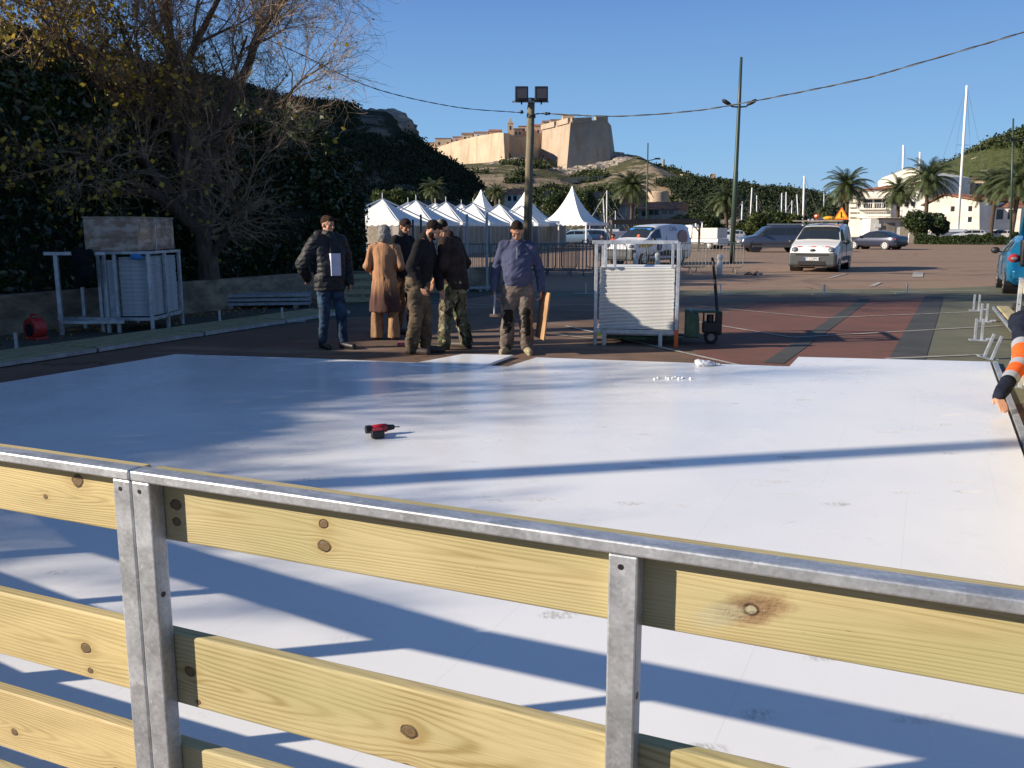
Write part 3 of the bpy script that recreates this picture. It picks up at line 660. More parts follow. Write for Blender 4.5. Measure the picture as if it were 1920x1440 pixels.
# old town houses above the ramparts
def simple_house(name, x0, x1, yt, yb, Y, depth, wall, roof, label, wins=(), cat='house', group=None, rh=1.6, flat_=False, win=(.9, 1.3)):
    a = at(x0, yb, Y); b_ = at(x1, yb, Y); t = at(x0, yt, Y); root = empty(name, ((a.x + b_.x) / 2, Y, a.z), 0, label, cat, group)
    W = b_.x - a.x; H = t.z - a.z; m = MB(); m.box((0, depth / 2, H / 2), (W, depth, H)); wl = m.build('wall', wall, root)
    r = MB()
    if flat_: r.box((0, depth / 2, H + .15), (W + .3, depth + .3, .3))
    else:
        e = .3; r.add([(-W / 2 - e, -e, H), (W / 2 + e, -e, H), (W / 2 + e, depth + e, H), (-W / 2 - e, depth + e, H), (-W / 2 - e, depth / 2, H + rh), (W / 2 + e, depth / 2, H + rh)],
            [(0, 1, 5, 4), (2, 3, 4, 5), (1, 2, 5), (3, 0, 4), (3, 2, 1, 0)])
    r.build('roof', roof, root)
    for (u, v) in wins:
        f = MB(); f.box((W * (u - .5), -.015, H * v), (win[0], .05, win[1])); f.build('window', MAT['winglass'], root)
    return root
for args in [('stone_house', 793, 817, 268, 300, 455, 12, 'house1', 'tilebrown', 'narrow cream house at the far left end of the citadel', [(.3, .5), (.7, .7)], True),
             ('stone_house', 816, 846, 260, 296, 448, 12, 'house1', 'tilebrown', 'broad cream house, second from the left end of the citadel', [(.25, .75), (.6, .55), (.8, .75)], True),
             ('stone_house', 849, 868, 257, 272, 446, 10, 'house2', 'tilebrown', 'low ochre house above the left rampart beside a brown roof', [(.4, .5)], True),
             ('stone_house', 866, 886, 252, 270, 444, 10, 'house1', 'tilebrown', 'house with dark brown tiled roof above the left rampart', [(.3, .6), (.7, .6)], False),
             ('stone_house', 889, 915, 250, 262, 438, 9, 'whiter', 'tilebrown', 'whitish house in the middle of the left rampart', [(.3, .5), (.7, .5)], False),
             ('stone_house', 917, 940, 246, 262, 434, 9, 'house2', 'tile', 'small ochre house left of the bell tower', [(.5, .5)], False),
             ('stone_house', 962, 980, 242, 262, 440, 9, 'house2', 'tilebrown', 'pinkish house right of the bell tower', [(.3, .6), (.7, .6)], True),
             ('stone_house', 972, 992, 237, 262, 446, 9, 'house1', 'tilebrown', 'taller cream house between bell tower and wooden pole', [(.5, .75)], True),
             ('stone_house', 1000, 1022, 236, 262, 440, 9, 'house2', 'tile', 'ochre house with red roof left of the bastion', [(.4, .6)], False),
             ('stone_house', 1018, 1033, 229, 244, 446, 9, 'house1', 'tilebrown', 'pale house behind the left corner of the bastion', [(.5, .6)], False),
             ('stone_house', 1032, 1068, 225, 240, 420, 12, 'house1', 'tilebrown', 'long low stone block on top of the bastion', [], True),
             ('stone_house', 1055, 1077, 216, 232, 416, 9, 'house1', 'tilebrown', 'small square keep on the highest point of the bastion', [(.5, .5)], True)]:
    n, x0, x1, yt, yb, Y, d, wm, rm, lb, wins, fl = args
    simple_house(n, x0, x1, yt, yb, Y, d, MAT[wm], MAT[rm], lb, wins, group='old town houses on the citadel', flat_=fl, rh=1.3)
b0 = at(957, 262, 438); tw_ = empty('bell_tower', b0, 0, 'slender stone bell tower with pointed top rising over the old town', 'bell tower')
H = at(957, 232, 438).z - b0.z; m = MB(); m.box((0, 0, H / 2), (2.6, 2.6, H)); m.box((0, 0, H + .15), (3.0, 3.0, .3)); m.build('shaft', MAT['house1'], tw_)
m = MB(); m.add([(-1.2, -1.2, H + .3), (1.2, -1.2, H + .3), (1.2, 1.2, H + .3), (-1.2, 1.2, H + .3), (0, 0, H + 2.9)], [(0, 1, 4), (1, 2, 4), (2, 3, 4), (3, 0, 4), (3, 2, 1, 0)]); m.build('spire', MAT['bastion'], tw_)
m = MB(); m.box((0, -1.31, H * .72), (.8, .06, 1.9)); m.build('belfry_opening', MAT['winglass'], tw_)
# fort on the middle ridge, chimney-like lighthouse and red roofed house
ft = empty('ridge_fort', at(1300, 344, 335), 0, 'low stone fort wall along the crest right of the citadel', 'fort')
w = wallblock([(1268, 337, 340), (1278, 335, 338), (1338, 337, 335)], [(1268, 346, 340), (1278, 346, 338), (1338, 348, 335)], 345); w.build('wall', MAT['bastion'], ft, world=True)
m = MB(); p = at(1336, 334, 333); m.box(p, (2.0, 2.0, 3.0)); m.build('watch_turret', MAT['house1'], ft, world=True); m = MB(); p = at(1279, 335, 338); m.tube([p, p + Vector((0, 0, 1.6))], [1.2, .9], 8); m.build('round_turret', MAT['house1'], ft, world=True)
w = wallblock([(1343, 345, 333), (1362, 352, 331), (1372, 358, 330)], [(1343, 353, 333), (1362, 361, 331), (1372, 366, 330)], 337); w.build('ramp_wall', MAT['rampart'], ft, world=True)
simple_house('red_roof_house', 1384, 1416, 350, 358, 331, 7, MAT['house2'], MAT['tile'], 'small red roofed house on the ridge behind the green lamp pole', [(.3, .5), (.7, .5)], rh=1.2)
p = at(1243, 336, 400); lt = empty('signal_tower', p, 0, 'small round signal tower with a thin pillar at the right foot of the citadel', 'tower')
m = MB(); m.tube([(0, 0, -3), (0, 0, 3.6)], [2.6, 2.2], 14); m.build('drum', MAT['house1'], lt, smooth=True); m = MB(); m.tube([(0, 0, 3.6), (0, 0, 8.5)], [.7, .5], 8); m.build('pillar', MAT['greyr'], lt)
# ------------------------------------------------------------------ harbour front buildings
def mill():
    p = at(1233, 392, 205); r = empty('windmill_tower', (p.x, p.y, 0), 0, 'round pale stone mill tower rising behind the long red roofed house', 'mill tower'); zt = at(1233, 359, 205).z
    m = MB(); m.tube([(0, 0, 0), (0, 0, zt * .5), (0, 0, zt - .4), (0, 0, zt)], [3.1, 2.7, 2.45, 2.6], 20); m.build('tower_wall', MAT['house1'], r, smooth=True)
    m = MB(); m.box((-.4, -2.62, zt * .72), (.5, .2, .9)); m.build('window', MAT['winglass'], r)
mill()
def fhouse(name, x0, x1, yt, Y, depth, wall, roof, label, wins=(), rh=1.5, win=(1, 1.3), group=None, flat_=False, cat='house'):
    a = at(x0, yt, Y); gpx = gp((x0 + x1) / 2, 446)
    # base on the plain (z=0)
    b_ = at(x1, yt, Y); root = empty(name, ((a.x + b_.x) / 2, Y, 0), radians(-22), label, cat, group); W = b_.x - a.x; H = a.z
    m = MB(); m.box((0, depth / 2, H / 2), (W, depth, H)); m.build('wall', wall, root)
    r = MB()
    if flat_: r.box((0, depth / 2, H + .15), (W + .4, depth + .4, .3))
    else:
        e = .35; r.add([(-W / 2 - e, -e, H - .05), (W / 2 + e, -e, H - .05), (W / 2 + e, depth + e, H), (-W / 2 - e, depth + e, H), (-W / 2 - e, depth / 2, H + rh), (W / 2 + e, depth / 2, H + rh)],
            [(0, 1, 5, 4), (2, 3, 4, 5), (1, 2, 5), (3, 0, 4), (3, 2, 1, 0)])
    r.build('roof', roof, root)
    for (px, py) in wins:
        q = at(px, py, Y); f = MB(); f.box((q.x - root.location.x, -.02, q.z), (win[0], .06, win[1])); o = f.build('window', MAT['winglass'], root)
    return root
fhouse('long_house', 1196, 1272, 392, 190, 9, MAT['greyr'], MAT['tile'], 'long low stone house with terracotta roof and a row of square windows', [(1221, 398), (1231, 398), (1246, 397), (1259, 397), (1207, 400)], 1.6, (.9, 1.0), 'harbour front houses')
fhouse('gable_house', 1139, 1173, 385, 178, 8, MAT['greyr'], MAT['tile'], 'grey stone house with red roof between white tent and palm tree', [(1147, 400), (1162, 402)], 1.4, (.8, 1.1), 'harbour front houses')
fhouse('stone_house', 1098, 1136, 372, 185, 8, MAT['greyr'], MAT['tilebrown'], 'tall grey house right behind the tip of the big white tent', [(1108, 384), (1122, 384), (1108, 400), (1122, 400)], 1.5, (.8, 1.2), 'harbour front houses')
fhouse('shutter_house', 850, 890, 367, 170, 8, MAT['greyr'], MAT['tilebrown'], 'grey house with tall shuttered windows behind the row of small tents', [(858, 376), (868, 376), (878, 376), (886, 376)], 1.5, (.7, 1.8), 'harbour front houses')
fhouse('small_house', 945, 975, 364, 180, 7, MAT['whiter'], MAT['tile'], 'small white house with orange roof left of the wooden pole', [(955, 372), (966, 372)], 1.2, (.7, 1), 'harbour front houses')
fhouse('chapel', 1017, 1029, 372, 185, 5, MAT['house1'], MAT['tilebrown'], 'tiny cream gable between the two tall white tents', [(1023, 380)], 1.6, (.6, 1), 'harbour front houses')
# cream apartment building at the right
Y = 165.0
def P3(px, py, Y=Y): return at(px, py, Y)
ap = empty('apartment_building', (P3(1680, 400).x, Y, 0), 0, 'cream apartment building with balconies and red roof behind the white hut', 'building')
def bx(name, x0, x1, yt, yb, Yf, d, mat, par, base0=False):
    a = at(x0, yt, Yf); b_ = at(x1, yb, Yf); z0 = 0 if base0 else b_.z; m = MB(); m.box(((a.x + b_.x) / 2, Yf + d / 2, (a.z + z0) / 2), (b_.x - a.x, d, a.z - z0)); return m.build(name, mat, par, world=True)
bx('wall', 1626, 1683, 357, 430, 165, 10, MAT['creamw'], ap, True); bx('wall', 1683.6, 1728, 352, 430, 166, 12, MAT['whiter'], ap, True)
m = MB(); a, b_, c, d = at(1662, 357, 164.6), at(1690, 349, 164.6), at(1712, 347, 170), at(1700, 353, 170); a2 = at(1626, 358, 164.6)
m.add([at(1640, 358, 164.4), at(1690, 356.5, 164.4), at(1692, 347.5, 171), at(1668, 349, 171)], [(0, 1, 2, 3)]); m.add([at(1640, 359, 164.4), at(1690, 357.5, 164.4), at(1692, 348.5, 171), at(1668, 350, 171)], [(3, 2, 1, 0)]); m.build('roof', MAT['tile'], ap, world=True)
w = wallblock([(1665, 345, 176), (1672, 338, 176), (1700, 325, 176), (1715, 322, 176), (1738, 338, 176)], [(1665, 400, 176), (1672, 400, 176), (1700, 400, 176), (1715, 400, 176), (1738, 400, 176)], 186); us_ = w.build('upper_storey', MAT['creamw'], ap, world=True); us_.location = (-5.5, -2, 0)
for (x0, x1, y0, y1) in [(1648, 1659, 377, 392), (1663, 1672, 377, 392), (1675, 1686, 377, 391), (1664, 1686, 394, 396)][:3]:
    f = bx('window', x0, x1, y0, y1, 164.93, .1, MAT['winglass'], ap)
for (x, y) in [(1702, 386), (1711, 385), (1702, 370), (1712, 369), (1684, 341), (1640, 372), (1640, 386)]: bx('window', x - 2.5, x + 2.5, y - 4, y + 4, 164.9 if x < 1683 else 165.93, .1, MAT['winglass'], ap) if y > 345 else bx('window', x - 2, x + 2, y - 3, y + 3, 175.9, .1, MAT['winglass'], ap)
for y in (374, 394, 410):
    x1 = 1687
    bx('balcony_slab', 1645, x1, y - 1.2, y + .6, 163.5, 1.5, MAT['whiter'], ap)
    m = MB()
    for k in range(14): p = at(1646 + k * 3.1, y - 1.2, 163.55); m.bar(p, p + Vector((0, 0, .95)), .05)
    p = at(1646, y - 1.2, 163.55); q = at(1687, y - 1.2, 163.55); m.bar(p + Vector((0, 0, .95)), q + Vector((0, 0, .95)), .07); m.build('railing', MAT['whiter'], ap, world=True)
m = MB()
for k in range(6): p = at(1634, 364 + k * 9, 164.9); m.box(p, (1.3, .25, .22))
m.build('ledges', MAT['greyr'], ap, world=True)
# gable house right
gh = empty('gable_house', (at(1790, 420, 150).x, 150, 0), 0, 'big cream gabled house with orange roof and two small windows, right of the round bush', 'house')
pts = [(1747, 430), (1747, 391), (1778, 371), (1823, 383), (1823, 430)]
F = [at(px, py, 150) for px, py in pts]; F[0].z = 0; F[-1].z = 0; Bk = [p + Vector((5, 13, 0)) for p in F]
m = MB(); m.add(F + Bk, [(0, 4, 3, 2, 1)[::-1], (5, 6, 7, 8, 9)[::-1], (0, 1, 6, 5)[::-1], (3, 4, 9, 8)[::-1]]); m.build('wall', MAT['creamw'], gh, world=True)
m = MB(); o_ = Vector((0, 0, .18)); f2 = Vector((-.2, -.35, .18))
m.add([F[1] + f2, F[2] + f2, F[3] + f2, Bk[1] + o_, Bk[2] + o_, Bk[3] + o_, F[1] + f2 + o_, F[2] + f2 + o_, F[3] + f2 + o_, Bk[1] + o_ * 2, Bk[2] + o_ * 2, Bk[3] + o_ * 2], [(0, 1, 4, 3), (1, 2, 5, 4), (6, 9, 10, 7), (7, 10, 11, 8), (0, 6, 7, 1), (1, 7, 8, 2), (2, 8, 11, 5), (0, 3, 9, 6)]); m.build('roof', MAT['tile'], gh, world=True)
for (x, y) in [(1788, 395), (1811, 395), (1810, 414)]: bx('window', x - 2, x + 2, y - 5, y + 4, 149.95, .1, MAT['winglass'], gh)
fhouse('harbour_shed', 1824, 1850, 386, 158, 9, MAT['greyr'], MAT['tile'], 'grey shaded shed joined to the right side of the gabled house', [], 1.2)  # block added for the house's shaded side, shade put into its grey
fhouse('stone_house', 1730, 1776, 345, 195, 8, MAT['greyr'], MAT['tilebrown'], 'grey house behind the tall palm, left of the tall white mast', [(1750, 356), (1762, 356)], 1.2, (1, 1.5))
fhouse('rock_house', 1783, 1812, 337, 200, 8, MAT['house1'], MAT['tilebrown'], 'cream house against the hillside behind the tall white mast', [(1793, 350), (1804, 350)], 1.2, (1, 1.6), flat_=True)
fhouse('rock_house', 1824, 1846, 336, 202, 8, MAT['house1'], MAT['tilebrown'], 'cream house against the hillside right of the tall white mast', [(1835, 352)], 1.2, (1.2, 2), flat_=True)
fhouse('garden_house', 1862, 1912, 388, 150, 8, MAT['cream'], MAT['tile'], 'cream house seen between the trunks of the right hand palms', [(1876, 402), (1895, 402)], 1.2, (1, 1.6))
for b_ in (ap, gh):
    b_.rotation_euler = (0, 0, radians(-32)); b_.scale = (1.28, 1, 1.06)
ap.location.y += 4
# white hut
hu = empty('hut', (at(1672, 420, 100).x, 100, 0), radians(-4), 'small white hut with corrugated roof edge and grey shutter door', 'hut')
m = MB(); m.box((-2.75 + .4, 0, 1.32), (.9, 3, 2.64)); m.box((0, .1, 1.3), (4.0, 2.8, 2.6)); m.build('wall', MAT['whiter'], hu)
m = MB()
for k in range(34): m.box((-2.1 + k * .13, -.15, 2.70 + (.02 if k % 2 else 0)), (.10, 3.6, .07))
m.box((0, -.1, 2.64), (4.4, 3.5, .05)); m.build('roof', MAT['greyr'], hu)
m = MB(); m.box((-.85, -1.33, 1.12), (1.5, .08, 2.1)); m.build('shutter_door', MAT['greyr'], hu)
m = MB(); m.box((1.2, -1.32, 1.15), (1.5, .05, 2.2)); m.build('side_panel', M('beige panel', (.42, .37, .30), .8), hu); m = MB(); m.box((-2.0, -1.53, 1.9), (.7, .03, .4)); m.build('notice_board', MAT['white'], hu)
p = gp(1716, 456); hp = empty('hoop_barrier', p, 0, 'white bent tube hoop barrier beside the hut', 'hoop barrier'); m = MB(); m.tube([(-.75, 0, 0), (-.75, 0, 1.0), (-.62, 0, 1.14), (.55, 0, 1.14), (.70, 0, 1.0), (.70, 0, 0)], .06, 8); m.build('hoop', MAT['white'], hp, smooth=True)

# ------------------------------------------------------------------ palms
def palm(loc, h, r, label, seed, nf=64, trunk=.22, dry=True):
    R = random.Random(seed); root = empty('palm_tree', loc, 0, label, 'palm tree', 'palm trees along the harbour')
    t = MB(); pts = []; rad = []
    for k in range(9): z = h * k / 8; pts.append((sin(k * .4 + seed) * .12, cos(k * .5 + seed) * .08, z)); rad.append(trunk * (1.35 if k == 0 else 1.0) * (1 + .08 * (k % 2)) * (1.0 if k < 7 else 1.35))
    t.tube(pts, rad, 10); t.build('trunk', MAT['palmtrunk'], root, smooth=True)
    def fronds(name, n, e0, e1, mat, rr):
        V = []; F = []
        for i in range(n):
            a = 2 * pi * (i * .618034) + R.uniform(-.2, .2); el = e0 + (e1 - e0) * (i / max(1, n - 1)) + R.uniform(-.1, .1); L = rr * R.uniform(.85, 1.1)
            p = Vector((pts[-1][0], pts[-1][1], h + .1)); d = Vector((cos(a) * cos(el), sin(a) * cos(el), sin(el))); side = Vector((-sin(a), cos(a), 0)); N = 13
            for k in range(N):
                q = p + d * (L / N); d = (d + Vector((0, 0, -.075 - .06 * k / N * 2))).normalized(); w_ = .34 * L * (.25 + .75 * sin(pi * min(1, (k + 1.2) / (N + .6))) ** .7) * .62
                up = side.cross(d).normalized() * (-1)
                for s in (-1, 1):
                    for jj in (0, .5):
                        c = p.lerp(q, jj); tip = c + side * s * w_ * R.uniform(.7, .95) + d * w_ * 1.0 - up * 0 + Vector((0, 0, -w_ * .32)); n0 = len(V); ww = d * (L / N * .50)
                        V += [c, c + ww, tip]; F.append((n0, n0 + 1, n0 + 2) if s > 0 else (n0 + 2, n0 + 1, n0))
                n0 = len(V); V += [p - side * .02, p + side * .02, q]; F.append((n0, n0 + 1, n0 + 2)); p = q
        m = MB(); m.add(V, F); return m.build(name, mat, root)
    fronds('fronds', nf, -.35, 1.25, MAT['palm'], r)
    if dry: fronds('dry_fronds', 14, -1.25, -.75, MAT['drypalm'], r * .55)
    return root
for i, (px, yc, Y, rp, lb) in enumerate([(1590, 352, 120, 42, 'palm tree standing alone against the sky behind the white van'), (1742, 340, 112, 45, 'tallest palm tree in front of the cream buildings'), (1688, 362, 118, 34, 'shorter palm tree in front of the apartment balconies'),
        (1868, 350, 105, 44, 'palm tree right of the gabled house, in front of the green hill'), (1908, 345, 98, 46, 'rightmost palm tree above the open blue car'), (1184, 352, 112, 38, 'palm tree right of the big white tent, in front of the terracotta roofs'),
        (1362, 376, 108, 32, 'palm tree just left of the tall green lamp pole'), (815, 358, 100, 24, 'small palm tree above the small tents at the left'), (932, 362, 104, 20, 'palm tree partly hidden behind the wooden pole tents'), (1545, 398, 120, 18, 'low palm tree behind the roof of the white van')]):
    p = at(px, yc, Y); palm((p.x, Y, 0), p.z, rp / FPX * Y * 1.25, lb, i + 1)
# broadleaf trees and bushes along the quay
for i, (px, Y, yt, wpx, lb, mt) in enumerate([
        (735, 90, 345, 42, 'light green tamarisk tree above the leftmost tent', 'pine'), (775, 92, 352, 34, 'green tree between the left tents and the small palm', 'pine'), (712, 88, 352, 30, 'green tree at the right end of the hedge', 'pine'),
        (905, 110, 356, 26, 'dark tree behind the pointed back tents', 'oak'), (1045, 120, 352, 40, 'dark green tree behind the big white tent', 'oak'), (1095, 125, 350, 34, 'dark green tree right of the big white tent tip', 'oak'),
        (1140, 130, 352, 30, 'dark green tree left of the tall palm', 'oak'), (1285, 115, 404, 46, 'dark bush tree right of the long red roofed house', 'oak'), (1325, 100, 398, 46, 'dark rounded tree above the wrapped van', 'oak'),
        (1225, 120, 412, 50, 'low dark bushes in front of the long house', 'oak'), (1425, 105, 398, 40, 'tamarisk bush above the dark blue four wheel drive', 'pine'), (1475, 108, 396, 44, 'wide tamarisk bush left of the white van roof', 'pine'), (1395, 110, 410, 34, 'low green bush beside the green lamp pole', 'pine'),
        (1720, 96, 391, 38, 'round dark bush tree beside the white hut', 'oak'), (1760, 100, 400, 26, 'lower right part of the clipped bush beside the hut', 'oak')]):
    p = at(px, yt, Y); leafy_tree((p.x, Y, 0), p.z, wpx / FPX * Y * .75, 3600, MAT[mt], lb, 'trees and bushes along the quay', .17, .12 if yt > 380 else .3, 40 + i, 12, 'quay_tree')
# clipped hedge strip with parked cars behind, right
hp_ = [(at(1716, 440, 92).x, 92, 0), (at(1920, 440, 88).x, 88, 0), (at(2100, 440, 84).x, 84, 0)]
hq = empty('hedge', hp_[0], 0, 'low clipped dark hedge between the car park and the quay on the right', 'hedge')
quads_mesh('foliage', np.array(hedge_points(hp_, 14000, lambda p: .95, .7, 4)) - np.array(hq.location), .11, MAT['oak'], hq, .5)
# timber pergola right of the big tent
pg = empty('pergola', gp(1235, 462), 0, 'low timber pergola frame behind the wrapped van', 'pergola'); m = MB()
pa, pb = at(1146, 417, 62), at(1312, 415, 66)
m.bar(pa, pb, .18, .28); m.bar(pa + Vector((.0, .8, .1)), pb + Vector((0, .8, .1)), .12, .18)
m.build('beam', M('weathered timber', (.11, .085, .065), .9), pg, world=True); 
for k in range(6):
    q = pa.lerp(pb, k / 5); m = MB(); m.bar((q.x, q.y, 0), q - Vector((0, 0, .14)), .14); m.bar(q - Vector((.5, 0, .2)), (q.x, q.y, q.z - .8), .08); m.build('post', bpy.data.materials['weathered timber'], pg, world=True)
# ------------------------------------------------------------------ sailing boats whose masts rise over the quay
MAT['mast'] = flat('white mast', (.80, .80, .78), .35); MAT['hull'] = flat('white gelcoat', (.72, .73, .74), .3)
def boat(px, yt, Y, wpx, label, lean=0, spread=True):
    t = at(px, yt, Y); b_ = at(px - lean, 424, Y); root = empty('sailing_boat', (b_.x, Y, 0), radians(hash_(px) % 90), label, 'sailing boat', 'sailing boats moored along the quay'); L = max(6, t.z * .55)
    root.rotation_euler = (0, 0, 0)
    h = MB(); R_ = []
    for k in range(9):
        u = k / 8; w = L * .15 * (sin(pi * min(1, u * .9 + .12))) ** .6 * (1 if u < .98 else .1); x = (u - .5) * L
        R_.append([(x, -w, 1.0 + .3 * u), (x, -w * .8, .3), (x, 0, .02), (x, w * .8, .3), (x, w, 1.0 + .3 * u)])
    h.loft(R_); h.box((-.1 * L, 0, 1.3), (L * .35, L * .13, .4)); h.build('hull', MAT['hull'], root, smooth=False)
    m = MB(); r = wpx / FPX * Y / 2; top = Vector((t.x - b_.x, 0, t.z)); m.tube([(0, 0, .9), top], [r, r * .8], 8); m.build('mast', MAT['mast'], root, smooth=True)
    if spread:
        m = MB(); c = top * .62; m.bar(c - Vector((t.z * .045, 0, 0)), c + Vector((t.z * .045, 0, 0)), .06)
        for s in (-1, 1):
            m.tube([top, c + Vector((s * t.z * .045, 0, 0)), (s * L * .12, 0, 1.1)], .018, 3); m.tube([top, (s * L * .48, 0, 1.2)], .02, 3)
        m.build('rigging', MAT['galv2'], root)
def hash_(v): return int(v * 7919) % 1000
for (px, yt, Y, w, ln, lb) in [(1813, 160, 128, 5.2, 16, 'sailing boat with the tallest white mast, leaning right above the gabled house'), (1694, 272, 178, 4.5, 3, 'boat with a thick white mast above the apartment roof'), (1725, 285, 178, 4.2, 4, 'boat with a white mast just left of the tallest palm'),
        (1508, 330, 120, 4.2, 2, 'boat with a cream mast left of the white van'), (1545, 360, 150, 1.6, 0, 'boat with a thin mast left of the lone palm'), (1410, 352, 140, 2.6, 4, 'boat with a slim mast right of the green lamp pole'), (1392, 378, 135, 2.6, 2, 'boat with a mast low beside the green lamp pole'),
        (1419, 366, 150, 1.8, 0, 'boat with a very thin mast over the tamarisk bush'), (1466, 362, 160, 2.2, 1, 'boat with a mast left of a close pair of masts'), (1474, 360, 160, 2.2, 0, 'boat with the left mast of a close pair'), (1485, 376, 150, 1.8, 1, 'boat with a short thin mast right of the mast pair'), (1494, 364, 150, 2.0, -5, 'boat with a tilted mast near the cream mast'),
        (1138, 357, 110, 2.2, 0, 'boat with a mast beside the right side of the big tent'), (1131, 372, 112, 1.8, -4, 'boat with a slanted mast beside the big tent'), (1106, 380, 125, 1.6, 0, 'boat with a short mast left of the red roofed house'), (1154, 395, 120, 1.4, 0, 'boat with the shortest mast in front of the red roofed house'),
        (1332, 404, 120, 1.8, 0, 'boat with a low mast left of the green lamp pole')]:
    boat(px, yt, Y, w, lb, ln)
# tall slim poles with rigging at the right edge and mid distance
def slim_pole(px, yt, yb, Y, w, label):
    t = at(px, yt, Y); b_ = at(px - 3, 440, Y); r = empty('light_pole', (b_.x, Y, 0), 0, label, 'light pole', None); m = MB(); m.tube([(0, 0, 0), (t.x - b_.x, 0, t.z)], [w, w * .6], 8); m.build('pole', MAT['darkgreen'], r, smooth=True)
    m = MB(); zc = t.z * .83; 
    for s in (-1, 1): m.tube([(0, 0, zc), (s * .5, 0, zc + .1), (s * .9, 0, zc + .22)], [.04, .05, .03], 6); m.box((s * .85, 0, zc + .18), (.5, .25, .14))
    m.build('lamp', MAT['black'], r)
slim_pole(1900, 222, 440, 70, .10, 'slim dark light pole at the right edge above the blue car'); slim_pole(1215, 268, 440, 85, .09, 'slim grey light pole right of the citadel')
# ------------------------------------------------------------------ poles, cables
MAT['pole'] = M('weathered wooden pole', (.19, .16, .10), .85, 0, .3, 5, .004, 30, stretch=(4, 4, .3))
def wooden_pole(base, top, r0, r1, label):
    r = empty('wooden_pole', base, 0, label, 'pole'); m = MB(); t = Vector(top) - Vector(base)
    m.tube([(0, 0, 0), t * .5, t], [r0, (r0 + r1) / 2, r1], 16); m.build('shaft', MAT['pole'], r, smooth=True)
    return r, t
PB = at(987, 440, 30); PB.z = 0; PT = at(996, 184, 30)
wpole, wt = wooden_pole(PB, PT, .15, .12, 'weathered wooden pole carrying two black floodlights')
m = MB(); m.bar(wt + Vector((-.62, -.14, -.13)), wt + Vector((.56, -.14, -.13)), .05); m.build('crossbar', MAT['galv2'], wpole)
m = MB(); m.tube([wt + Vector((0, 0, -.62)), wt + Vector((0, 0, -.54))], .15, 14); m.build('clamp', MAT['black'], wpole)
m = MB(); m.box(wt + Vector((-.05, -.12, -.07)), (.09, .05, .08)); m.build('junction_box', MAT['white'], wpole)
for px in (978, 1015):
    p = at(px, 176, 29.8); fl = MB(); R = Matrix.Rotation(radians(-8), 3, 'X'); L = p - PB
    fl.box(L, (.43, .14, .46), rot=R); o = fl.build('floodlight', MAT['black'], wpole, bevel=.02)
    g_ = MB(); g_.box(L + Vector((.02, -.085, .0)), (.31, .02, .31), rot=R); g_.build('lens', flat('floodlight glass', (.06, .06, .065), .12), o)
    s_ = MB(); s_.bar(L + Vector((0, 0, -.2)), L + Vector((0, 0, -.33)), .05); s_.build('bracket', MAT['black'], o)
OP = (-12.5, 3.12, 0)
r_, t_ = wooden_pole(OP, (-12.4, 3.12, 9.3), .15, .12, 'second wooden pole standing outside the view on the left')
m = MB(); m.bar(t_ + Vector((-.5, 0, -.15)), t_ + Vector((.5, 0, -.15)), .06); m.build('crossbar', MAT['galv2'], r_)
def cable(name, pts, r, label, twist=True):
    P = [Vector(p) for p in pts]; out = []
    for i in range(len(P) - 1):
        for k in range(14):
            t = k / 14; p0 = P[max(i - 1, 0)]; p1 = P[i]; p2 = P[i + 1]; p3 = P[min(i + 2, len(P) - 1)]
            out.append(.5 * ((2 * p1) + (p2 - p0) * t + (2 * p0 - 5 * p1 + 4 * p2 - p3) * t * t + (3 * p1 - p0 - 3 * p2 + p3) * t ** 3))
    out.append(P[-1]); m = MB()
    if twist:
        for ph in (0, pi):
            L = 0; Q = []; 
            dense = []
            for a, b in zip(out, out[1:]):
                n = max(1, int((b - a).length / .10))
                for k in range(n): dense.append(a.lerp(b, k / n))
            for k, q in enumerate(dense): Q.append(q + Vector((0, cos(k * .8 + ph), sin(k * .8 + ph))) * r * .9)
            m.tube(Q, r, 4, cap=False)
    else: m.tube(out, r, 5)
    tag(m.build(name, MAT['cable'], loc=out[0], world=True), label, 'cable')
cable('overhead_cable', [at(982, 211, 30), at(960, 210, 29.6), at(850, 200, 28), at(700, 165, 25.5), at(560, 100, 23), at(380, 20, 20.5), at(150, -90, 18)], .008, 'thin overhead cable running left from the wooden pole into the bare tree')
cable('overhead_cable', [at(1000, 216, 30), at(1022, 213, 29.9), at(1150, 218, 28.5), at(1290, 209, 27), at(1400, 192, 25.5), at(1600, 152, 23.3), at(1700, 125, 22.2), at(1920, 60, 20), at(2300, -60, 17)], .0125, 'thick twisted overhead cable rising from the wooden pole to the upper right corner')
m = MB(); p = at(1024, 213, 29.85); m.sphere(p, .055, 10, 8); m.tube([p, at(1031, 213, 29.8)], .04, 8); tag(m.build('cable_joint', MAT['black'], loc=p, world=True, smooth=True), 'black clamp on the cable just right of the wooden pole', 'cable clamp')
m = MB(); p = at(978, 210, 29.9); m.sphere(p, .06, 10, 8); tag(m.build('cable_joint', MAT['black'], loc=p, world=True, smooth=True), 'black clamp on the cable just left of the wooden pole', 'cable clamp')
